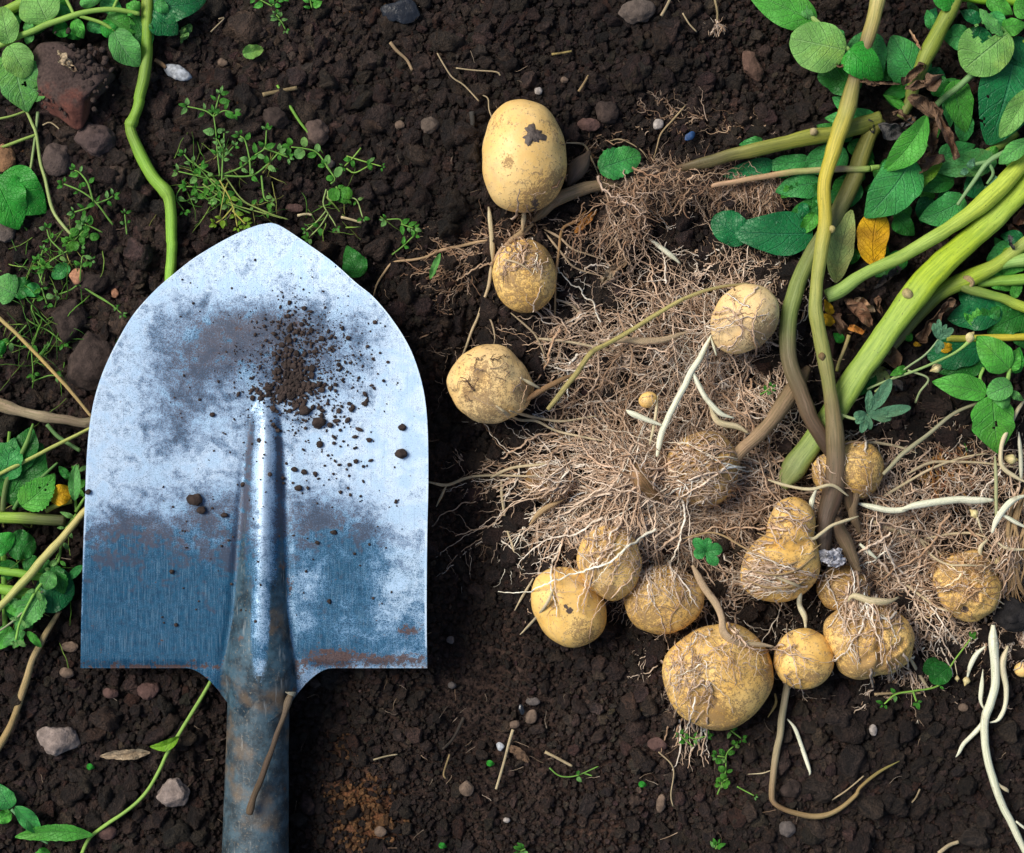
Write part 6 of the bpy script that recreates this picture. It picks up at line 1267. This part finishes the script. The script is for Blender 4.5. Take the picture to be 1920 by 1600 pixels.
# stones, chips and scraps
def rock(name, label, cat, poly, h, mat, z=None, seed=0, cuts=9, sub=4, rough=.10, flat=.75, fine=.05, **k):
    a = np.array(poly, float); cu, cv = (a.max(0) + a.min(0)) / 2; g, rr = star(poly, cu, cv)
    D, F = ico(sub); D = D.copy(); r = np.random.RandomState(seed)
    D = D * (1 + rough * 2 * vn3(D, .7, seed % 20)[:, None])
    for i in range(cuts):
        d = r.normal(size=3); d /= np.linalg.norm(d); kk = np.maximum(0, D @ d - flat * r.uniform(.85, 1.15)); D = D - .9 * kk[:, None] * d
    D = D * (1 + fine * 2 * vn3(D, .22, (seed + 4) % 20)[:, None])
    ph = np.arctan2(D[:, 1], D[:, 0]); q = np.interp(ph, g, rr) / (flat * .5 + .5)
    z0 = gz(cu, cv, -2 + h * .35) if z is None else z
    kz = 1 - z0 / HC
    lies(cu + q * D[:, 0] * .9, cv + q * D[:, 1] * .9, z0 + h * .35 + 0 * q)
    P = np.stack([(cu - 960 + q * D[:, 0]) * kz / S, (800 - cv - q * D[:, 1]) * kz / S, (z0 + h * D[:, 2]) / S], -1)
    return obj(name, P, F[:, ::-1], mat, None, label=label, category=cat, smooth=k.pop('smooth', True), **k)
def mat_red():
    m = Mt('red_brick_with_mud'); p = m.oc(); n = m.noise(p, 120, 5, .6); n2 = m.noise(p, 600, 5, .7)
    sep = m.n('SeparateXYZ', {0: p}); y = m.math('MULTIPLY', sep.outputs[1], -26.0)
    c = m.mix(m.ramp(n2, .3, .7), (.10, .036, .026), (.16, .060, .042))
    mud = m.mix(m.ramp(n2, .3, .7), (.038, .025, .021), (.085, .056, .047))
    f = m.ramp(m.math('ADD', y, m.math('MULTIPLY', n, 1.2)), .72, 1.15)
    c = m.mix(f, mud, c)
    m.out(m.bsdf(c, .9, m.bump(m.math('ADD', n, m.math('MULTIPLY', n2, .5)), .0012, .9), .25)); return m.m
rock('red_stone', 'large angular dark red stone caked with mud beneath the top left leaves', 'stone', [(74, 78), (112, 62), (150, 88), (180, 118), (210, 148), (205, 172), (175, 205), (142, 250), (120, 232), (92, 205), (78, 165), (70, 115)], 46, mat_red(), z=38, seed=5, cuts=12, sub=5, rough=.07, flat=.76, fine=.035)
def plain(name, col, rough=.6, spec=.4, metal=0, contrast=.5, **k):
    m = Mt(name); p = m.oc(); n = m.noise(p, 400, 4, .6)
    m.out(m.bsdf(m.mix(m.ramp(n, .3, .7), tuple(x * (1 - contrast) for x in col), tuple(min(1, x * (1 + contrast * .4)) for x in col)), rough, m.bump(n, .0005, .6), spec, Metallic=metal, **k)); return m.m
M_SHELL = plain('pale_shell', (.46, .48, .50), .5); M_TERRA = plain('terracotta', (.42, .20, .11), .8); M_WSTONE = plain('white_stone', (.40, .35, .31), .8); M_BLACKP = plain('black_plastic', (.012, .014, .018), .25, .6); M_BLUEP = plain('blue_plastic', (.015, .06, .17), .5)
M_TANS = mat_clod('tan_pebble', (.17, .118, .084), .9); M_GREYS = mat_clod('grey_pebble', (.125, .105, .095), .9); M_REDS = mat_clod('red_pebble', (.11, .062, .052), .6); M_FOIL = plain('foil', (.42, .42, .45), .55, .4, .35, .8)
rock('shell_fragment', 'pale grey oval shell fragment beside the kinked stem', 'shell', circ(332, 136, 28, 12, 22), 10, M_SHELL, seed=3, cuts=3, flat=.9)
stem('twig', [(290, 112, None, 3), (303, 120, None, 4), (312, 128, None, 3)], [(.35, .2, .12)], M_BARK, None, up=6, label='stub of brown twig touching the pale shell fragment', category='twig')
rock('terracotta_chip', 'rounded orange terracotta chip below the left chickweed', 'chip', circ(145, 519, 13, 15), 9, M_TERRA, z=gz(145, 519, 12), seed=4)
rock('terracotta_chip', 'small red chip in the dark gap left of the blade', 'chip', circ(215, 550, 7, 9), 5, M_TERRA, seed=6, sub=3)
PB = [(108, 1388, 36, 24, 8, 'soil_clod', 'large pale crumbly clod at the lower left beside the barky root', M_GREYCLOD, 'clod', 18),
 (327, 1488, 27, 23, 10, 'soil_clod', 'rounded pale grey clod left of the shovel socket', M_GREYCLOD, 'clod', 18), (132, 1213, 15, 9, 0, 'stone', 'upper of two tan stones under the bottom left corner of the blade', M_TANS, 'stone', 7), (126, 1261, 13, 10, 0, 'stone', 'lower of two tan stones under the bottom left corner of the blade', M_TANS, 'stone', 8),
 (517, 222, 24, 18, 20, 'soil_clod', 'reddish clod right of the orange soil', M_CLOD, 'clod', 16), (594, 248, 20, 27, -25, 'soil_clod', 'brown-grey clod under the single grass blade', mat_clod('brown_clod', (.105, .072, .058), .7), 'clod', 16), (178, 262, 36, 28, 10, 'soil_clod', 'broad purple-brown clod touching the lower point of the red stone', mat_clod('purple_clod', (.085, .058, .052), .7), 'clod', 20),
 (105, 300, 32, 28, 0, 'soil_clod', 'crumbly clod left of the kinked stem at vine height', mat_clod('dull_clod', (.09, .065, .055), .7), 'clod', 20), (8, 300, 20, 26, 0, 'soil_clod', 'orange-tan clod cut by the left edge below the pale leaf', mat_clod('ochre_clod', (.26, .14, .07), .7), 'clod', 16), (8, 432, 20, 24, 0, 'soil_clod', 'grey clod cut by the left edge under the emerald leaf', mat_clod('ash_clod', (.12, .095, .08), .7), 'clod', 18),
 (130, 600, 28, 38, 0, 'soil_clod', 'tall dark clod in the hollow left of the blade', M_CLOD, 'clod', 24), (170, 680, 45, 50, 10, 'soil_clod', 'largest wet black clod pressed against the left edge of the blade', M_CLOD, 'clod', 30), (175, 530, 34, 18, 0, 'soil_clod', 'dark clod right of the terracotta chip', M_CLOD, 'clod', 18),
 (1009, 171, 7, 7, 0, 'pebble', 'pale round pebble above the egg-shaped potato', M_WSTONE, 'pebble', 5), (1058, 150, 7, 6, 0, 'pebble', 'tan pebble above and right of the egg-shaped potato', M_TANS, 'pebble', 5), (1235, 233, 9, 12, 20, 'pebble', 'white angular pebble left of the blue plastic chip', M_WSTONE, 'pebble', 6), (750, 235, 9, 8, 0, 'pebble', 'tan pebble far left of the egg-shaped potato', M_TANS, 'pebble', 6),
 (805, 235, 17, 14, 0, 'soil_clod', 'grey-brown clod between the tan pebble and the egg-shaped potato', mat_clod('dusty_clod', (.12, .09, .07), .7), 'clod', 12), (1140, 210, 22, 20, 0, 'soil_clod', 'round dark clod right of the egg-shaped potato', M_CLOD, 'clod', 16), (1105, 234, 24, 10, 5, 'stone', 'flat brown stone touching the round dark clod', M_REDS, 'stone', 8),
 (418, 118, 9, 8, 0, 'pebble', 'rounded tan pebble above the orange soil patch', M_TANS, 'pebble', 7), (620, 306, 8, 8, 0, 'pebble', 'small grey-violet pebble right of the shovel tip weeds', M_GREYS, 'pebble', 6), (551, 390, 16, 7, 8, 'stone', 'flat purplish stone right above the shovel tip', M_REDS, 'stone', 6),
 (1000, 1315, 13, 7, 0, 'stone', 'uppermost of the three grey stones below the heap, left', M_GREYS, 'stone', 6), (996, 1345, 10, 14, 20, 'stone', 'tallest of the grey stones beside the black chip', M_TANS, 'stone', 7), (965, 1358, 9, 8, 0, 'stone', 'brown stone left of the black chip', M_TANS, 'stone', 6), (1233, 1396, 17, 13, 0, 'stone', 'brown stone under the lower left of the biggest potato', M_REDS, 'stone', 9),
 (1240, 1508, 8, 17, 8, 'stone', 'upright pinkish oval stone near the bottom, left of the curved shoot', M_TANS, 'stone', 7), (875, 1478, 13, 14, 10, 'stone', 'pinkish stone right of the shovel socket', M_TANS, 'stone', 8), (714, 1560, 12, 9, 20, 'stone', 'orange-tan stone at the foot of the orange soil', M_TANS, 'stone', 7), (1637, 1369, 8, 10, -20, 'stone', 'bright white pebble below the creased potato', M_WSTONE, 'pebble', 6),
 (1806, 1327, 9, 7, 0, 'pebble', 'yellowish pebble left of the thick white stolon', M_TANS, 'pebble', 5), (950, 1538, 6, 5, 0, 'pebble', 'white pebble low in the middle of the bottom soil', M_WSTONE, 'pebble', 4), (1410, 125, 26, 17, 60, 'soil_clod', 'reddish ridge of soil near the round pale leaf', mat_clod('rust_clod', (.12, .07, .05), .7), 'clod', 14), (1190, 20, 34, 20, 0, 'soil_clod', 'cracked pale clod at the top edge', mat_clod('topdust_clod', (.11, .085, .07), .7), 'clod', 16),
 (1483, 1480, 20, 16, 0, 'soil_clod', 'dusty clod above the curved shoot tail', M_CLOD, 'clod', 14), (1475, 1555, 16, 14, 0, 'stone', 'pale grey stone below the curved shoot', M_GREYS, 'stone', 10), (847, 1285, 8, 6, 0, 'pebble', 'grey-green pebble between the blade corner and the heap', M_GREYS, 'pebble', 5), (845, 1200, 7, 7, 0, 'pebble', 'dull pebble beside the lower right corner of the blade', M_GREYS, 'pebble', 5),
 (590, 1280, 12, 9, 0, 'soil_clod', 'dim clod right of the socket shoulder', M_CLOD, 'clod', 8), (280, 1295, 20, 15, 0, 'soil_clod', 'reddish-brown clod under the lower edge of the blade', M_REDS, 'clod', 12), (208, 1300, 14, 10, 10, 'stone', 'small brown stone under the lower edge of the blade, further left', M_REDS, 'stone', 8), (200, 1560, 16, 14, 0, 'stone', 'tan stone right of the bottom left runner', M_REDS, 'stone', 9)]
for i, (u, v, a, b, ro, nm, lb, mt_, ct, h) in enumerate(PB): rock(nm, lb, ct, circ(u, v, a, b, ro), h, mt_, seed=20 + i, cuts=8, sub=4 if a > 14 else 3, flat=.78, rough=.18 if 'clod' in nm else .08, fine=.10 if 'clod' in nm else .03)
rock('black_soil_lump', 'wet black soil lump at the right border beside the brown root bundle', 'clod', circ(1900, 1150, 40, 28), 26, mat_clod('wet_clod', (.018, .016, .016)), z=44, seed=70, rough=.2, fine=.14)
rock('soil_clod', 'hairy brown soil clump hanging under the upper root mat', 'clod', [(1128, 395), (1160, 385), (1195, 392), (1206, 425), (1190, 462), (1160, 472), (1130, 458), (1116, 425)], 24, mat_clod('root_clump_clod', (.052, .035, .027)), z=14, seed=71, rough=.34, fine=.24, sub=5)
rock('soil_clod', 'long soil clump held together by the upper root mat', 'clod', circ(1245, 352, 92, 34), 30, mat_clod('root_mat_clod', (.080, .054, .040)), z=16, seed=72, rough=.22, fine=.14)
rock('plastic_scrap', 'shiny black plastic scrap at the top edge', 'scrap', [(712, 12), (735, 4), (780, 5), (782, 30), (775, 46), (745, 38), (715, 28)], 8, M_BLACKP, z=gz(748, 25, 8), seed=73, cuts=14, flat=.7, smooth=False, sub=3, rough=.3)
rock('plastic_chip', 'small bright blue plastic chip on the soil above the olive stem', 'chip', circ(1293, 256, 14, 6, -35), 4, M_BLUEP, z=gz(1293, 256, 8), seed=74, sub=3)
rock('glass_chip', 'small glassy grey chip beside the long pale splinter', 'chip', circ(938, 1400, 8, 8), 4, M_SHELL, z=gz(938, 1400, 5), seed=75, sub=3)
rock('black_chip', 'thin black chip beside the grey stones', 'chip', circ(978, 1332, 5, 12, -10), 4, M_BLACKP, z=gz(978, 1332, 5), seed=76, sub=3)
# crumpled foil at the stem base
D, F = ico(5); q = D * (1 + .55 * 2 * vn3(D, .6, 3)[:, None] - .9 * np.abs(vn3(D, .30, 5))[:, None]) + .35 * np.stack([vn3(D, .22, 6), vn3(D, .22, 7), vn3(D, .22, 8)], -1)
obj('foil_scrap', W(1560 + q[:, 0] * 24, 1046 + q[:, 1] * 17, 88 + q[:, 2] * 14), F[:, ::-1], M_FOIL, None, smooth=False, label='crumpled silvery white foil scrap at the foot of the upright stem', category='foil scrap')
# twigs and straws on the soil
TW = [([(732, 80), (745, 96), (762, 112), (773, 132)], 3.2, (.36, .25, .18), 'twig', 'bent tan twig on the bare soil up and left of the egg-shaped potato'), ([(492, 178), (520, 172), (557, 165)], 4.5, (.30, .22, .14), 'twig', 'short grey-tan twig crossed by the single grass blade'),
 ([(962, 1368), (950, 1410), (942, 1440), (930, 1480)], 3, (.58, .46, .34), 'splinter', 'long pale splinter standing out on the bottom middle soil'), ([(1022, 1410), (1045, 1422), (1073, 1437)], 3, (.55, .42, .30), 'splinter', 'short pale splinter right of the long one'), ([(1640, 1302), (1680, 1300), (1726, 1300)], 2.6, (.45, .32, .22), 'straw', 'thin straight straw under the creased potato'),
 ([(1034, 102), (1050, 100), (1072, 96)], 2.2, (.45, .33, .15), 'straw', 'tiny yellow straw at the upper middle'), ([(1085, 172), (1094, 158), (1103, 142)], 2.6, (.40, .27, .17), 'twig', 'short tan twig right of the pale round pebble'), ([(843, 1415), (832, 1450), (836, 1460)], 1.8, (.35, .25, .15), 'straw', 'thin vertical straw right of the socket'), ([(870, 1345), (850, 1385), (830, 1405)], 3, (.05, .04, .04), 'twig', 'dark charred twig right of the socket'),
 ([(1240, 30), (1250, 12), (1260, -10)], 3, (.5, .38, .28), 'twig', 'tan twig reaching in from the top edge'), ([(1760, 1600), (1780, 1585), (1798, 1578)], 4, (.45, .36, .27), 'twig', 'flat grey twig at the lower right corner'), ([(884, 210), (886, 232), (880, 252)], 5, (.06, .055, .06), 'twig', 'dark wet twig left of the egg-shaped potato'), ([(160, 255), (180, 250), (198, 246)], 2.2, (.45, .36, .27), 'straw', 'short straw across the purple-brown clod'),
 ([(1340, 0), (1345, 25), (1343, 50)], 2.2, (.4, .3, .2), 'root_end', 'downward root end at the top edge with frayed hairs'), ([(700, 1425), (725, 1418), (745, 1415)], 1.6, (.5, .4, .3), 'straw', 'hair-thin pale straw right of the socket'), ([(1725, 1480), (1718, 1495), (1710, 1505)], 1.8, (.4, .3, .22), 'straw', 'small pale straw in the lower right soil'), ([(558, 405), (575, 402), (585, 404)], 2.6, (.75, .62, .45), 'straw', 'white straw end just above the blade shoulder'), ([(640, 407), (660, 412), (678, 418)], 2.6, (.6, .48, .34), 'straw', 'pale straw end right of the looping weed stems')]
for K, r_, c_, nm, lb in TW: one(nm, lb, nm.replace('_', ' '), [(a, b, None, r_ * (1 - .25 * i / len(K))) for i, (a, b) in enumerate(K)], [c_, tuple(x * .7 for x in c_), c_], up=7, sides=7)
for K, lb in (([(820, 100), (830, 118), (848, 145), (870, 160), (898, 190)], 'curved pale root thread on the soil above the egg-shaped potato'), ([(905, 178), (915, 185), (917, 205), (923, 222)], 'forked thread touching the top left of the egg-shaped potato'), ([(855, 128), (890, 132), (930, 135), (938, 142)], 'faint thread right of the curved pale one'), ([(1280, 25), (1292, 45), (1306, 60)], 'thin thread left of the frayed root end'),
    ([(1235, 1500 - 90), (1262, 1440), (1258, 1490), (1262, 1512)], 'thread dangling left of the upright pinkish stone'), ([(395, 60), (420, 35), (410, 36)], 'fine thread beside the dark corner leaf'), ([(80, 235), (95, 230), (115, 245)], 'pale thread under the red stone'), ([(1560, 1500), (1590, 1480), (1620, 1455)], 'faint thread above the end of the curved shoot')):
    one('root_thread', lb, 'root thread', [(a, b, None, 1.5) for a, b in K], [(.5, .38, .28)], up=8, sides=5)
FRAY = [bundle(26, (1343, 42, 3, 3), (90, 50), 26, 1.0, 14, .0, up=12), bundle(30, (640, 545, 1, 1), (90, 180), 10, .5, 20, 0)][:1]
for b_ in FRAY: emit('root_hairs', b_, None, label='frayed hairs of the root end at the top edge')
# dirt on the blade
CR = [(752, 852, 13, 11), (755, 802, 8, 7), (365, 937, 14, 13), (378, 957, 10, 8), (420, 966, 8, 6), (573, 771, 12, 11), (597, 792, 16, 11), (560, 915, 8, 7), (552, 880, 7, 6), (570, 885, 7, 6), (625, 998, 7, 5), (742, 941, 4, 5), (322, 1072, 5, 5), (595, 1018, 5, 4), (692, 825, 7, 5), (667, 865, 5, 5), (655, 757, 5, 4), (165, 923, 6, 6), (330, 1172, 4, 4), (617, 1128, 5, 5), (398, 778, 6, 5)]
names_ = {4: 'small crumb right of the biggest pair, at the left flank of the rib', 7: 'lone crumb right of the rib, midway down the blade', 8: 'left of two neighbouring crumbs right of the rib above the lone one', 9: 'right of two neighbouring crumbs right of the rib above the lone one', 10: 'crumb in the stained patch right of the lower rib', 11: 'tiny brown crumb by itself near the right edge, below the largest one', 12: 'tiny crumb on the upper border of the blue paint, left of the rib', 13: 'tiny crumb left of the one in the stained patch', 14: 'crumb between the elongated one and the largest one', 15: 'smaller crumb below and left of the largest one', 16: 'crumb straight above the largest one, nearer the dirt heap', 17: 'reddish crumb sitting on the left rim of the blade', 18: 'tiny crumb in the middle of the blue paint left of the rib', 19: 'tiny crumb on the blue paint right of the rib', 20: 'tiny crumb up and left of the top of the rib', 0: 'largest black crumb near the right edge of the blade', 1: 'round crumb above the largest one near the right edge of the blade', 2: 'biggest crumb left of the blade rib', 3: 'crumb touching the biggest one left of the rib', 5: 'brown crumb just right of the top of the rib', 6: 'elongated double crumb right of the top of the rib'}
for i, (u, v, a, b) in enumerate(CR):
    zt = float(plate_z(np.array(u), np.array(v)))
    V, F = lump(3, 200 + i, 5, .3, .8, .15); h = min(a, b) * .7
    obj('blade_crumb', W(u + V[:, 0] * a * .9, v + V[:, 1] * b * .9, zt + h * .75 + V[:, 2] * h), F[:, ::-1], M_CLOD, None, category='soil crumb', group='soil crumbs on the blade', label=names_.get(i, 'small loose soil crumb lying on the steel blade'))
n_ = 900
NF = 1400
gu_ = np.concatenate([R.normal(560, 60, NF), R.normal(545, 20, 260), R.normal(530, 34, 150), R.normal(610, 45, 90), R.normal(560, 30, 120), R.normal(640, 50, 60), R.uniform(300, 760, 160), R.normal(600, 60, 60)])
gv_ = np.concatenate([R.normal(690, 60, NF), R.normal(705, 30, 260), R.normal(735, 12, 150), R.normal(770, 30, 90), R.normal(620, 28, 120), R.normal(690, 40, 60), R.uniform(480, 1180, 160), R.normal(880, 50, 60)])
gs_ = np.concatenate([R.uniform(.5, 1.7, NF), R.uniform(1.0, 5.6, 260), R.uniform(.8, 4.6, 150), R.uniform(1.5, 6, 90), R.uniform(1, 4, 120), R.uniform(1, 4, 60), R.uniform(.8, 2.6, 160), R.uniform(1.2, 4, 60)])
sh_v, sh_f = lump(2, 300, 4, .3, .8, .15); AV, AF = [], []
for i in range(len(gu_)):
    zt = float(plate_z(gu_[i], gv_[i])); a = R.uniform(0, 6.3); c, s = math.cos(a), math.sin(a); q = sh_v * gs_[i] * R.uniform(.6, 1.4, 3) * (1, 1, .7)
    AV.append(W(gu_[i] + q[:, 0] * c - q[:, 1] * s, gv_[i] + q[:, 0] * s + q[:, 1] * c, zt + gs_[i] * .5 + q[:, 2])); AF.append(sh_f[:, ::-1] + i * len(sh_v))
obj('blade_grit', np.concatenate(AV), np.concatenate(AF), M_CLOD, None, kind='stuff', label='fine grit of soil sprinkled over the blade')
AV, AF = [], []
for i in range(240):
    u_ = R.normal(135, 32); v_ = R.normal(140, 30); s_ = R.uniform(1.5, 7); a_ = R.uniform(0, 6.3); cs, sn_ = math.cos(a_), math.sin(a_); q = sh_v * s_ * R.uniform(.7, 1.3, 3)
    AV.append(W(u_ + q[:, 0] * cs - q[:, 1] * sn_, v_ + q[:, 0] * sn_ + q[:, 1] * cs, 38 + 46 * .74 * (1 - .12 * (((u_ - 138) / 50) ** 2 + ((v_ - 140) / 70) ** 2)) - 1 + q[:, 2])); AF.append(sh_f[:, ::-1] + i * len(sh_v))
obj('stone_grit', np.concatenate(AV), np.concatenate(AF), M_CLOD, None, kind='stuff', label='crumbs of mud caked on top of the red stone')
# rusty rod lying on the socket
NL = thing('nail', 'thin dark rusty nail with a flat head lying along the shovel socket', 'nail', 505, 1410, 118)
stem('shank', [(546, 1300, 100, 5), (541, 1318, 110, 7), (532, 1345, 118, 5), (515, 1390, 124, 5), (497, 1440, 126, 5.5), (478, 1490, 124, 6), (470, 1515, 122, 7), (468, 1526, 120, 6)], [(.16, .12, .10), (.10, .07, .06), (.09, .06, .05), (.12, .08, .06)], M_BARK, NL, sides=10, wob=.12)
stem('nail_head', [(544, 1301, 104, 10), (545, 1297, 104, 10)], [(.30, .27, .25)], M_BARK, NL, sides=12, wob=0)

# ================================================================ LOOSE SOIL, settled round everything above
crumb_layer('soil_crumbs', 105000, 5, 20, 1.9, .26, 'small dark crumbs of soil covering the whole bed')
crumb_layer('soil_clods', 7000, 15, 48, 2.8, .22, 'larger dark clods scattered over the bed')
crumb_layer('soil_grains', 120000, 2.4, 7, 1.6, .9, 'fine grains of soil between the crumbs')
crumb_layer('surrounding_soil', 150000, 10, 32, 1.6, .22, 'crumbly soil around the bed', spread=1500, outer=True)
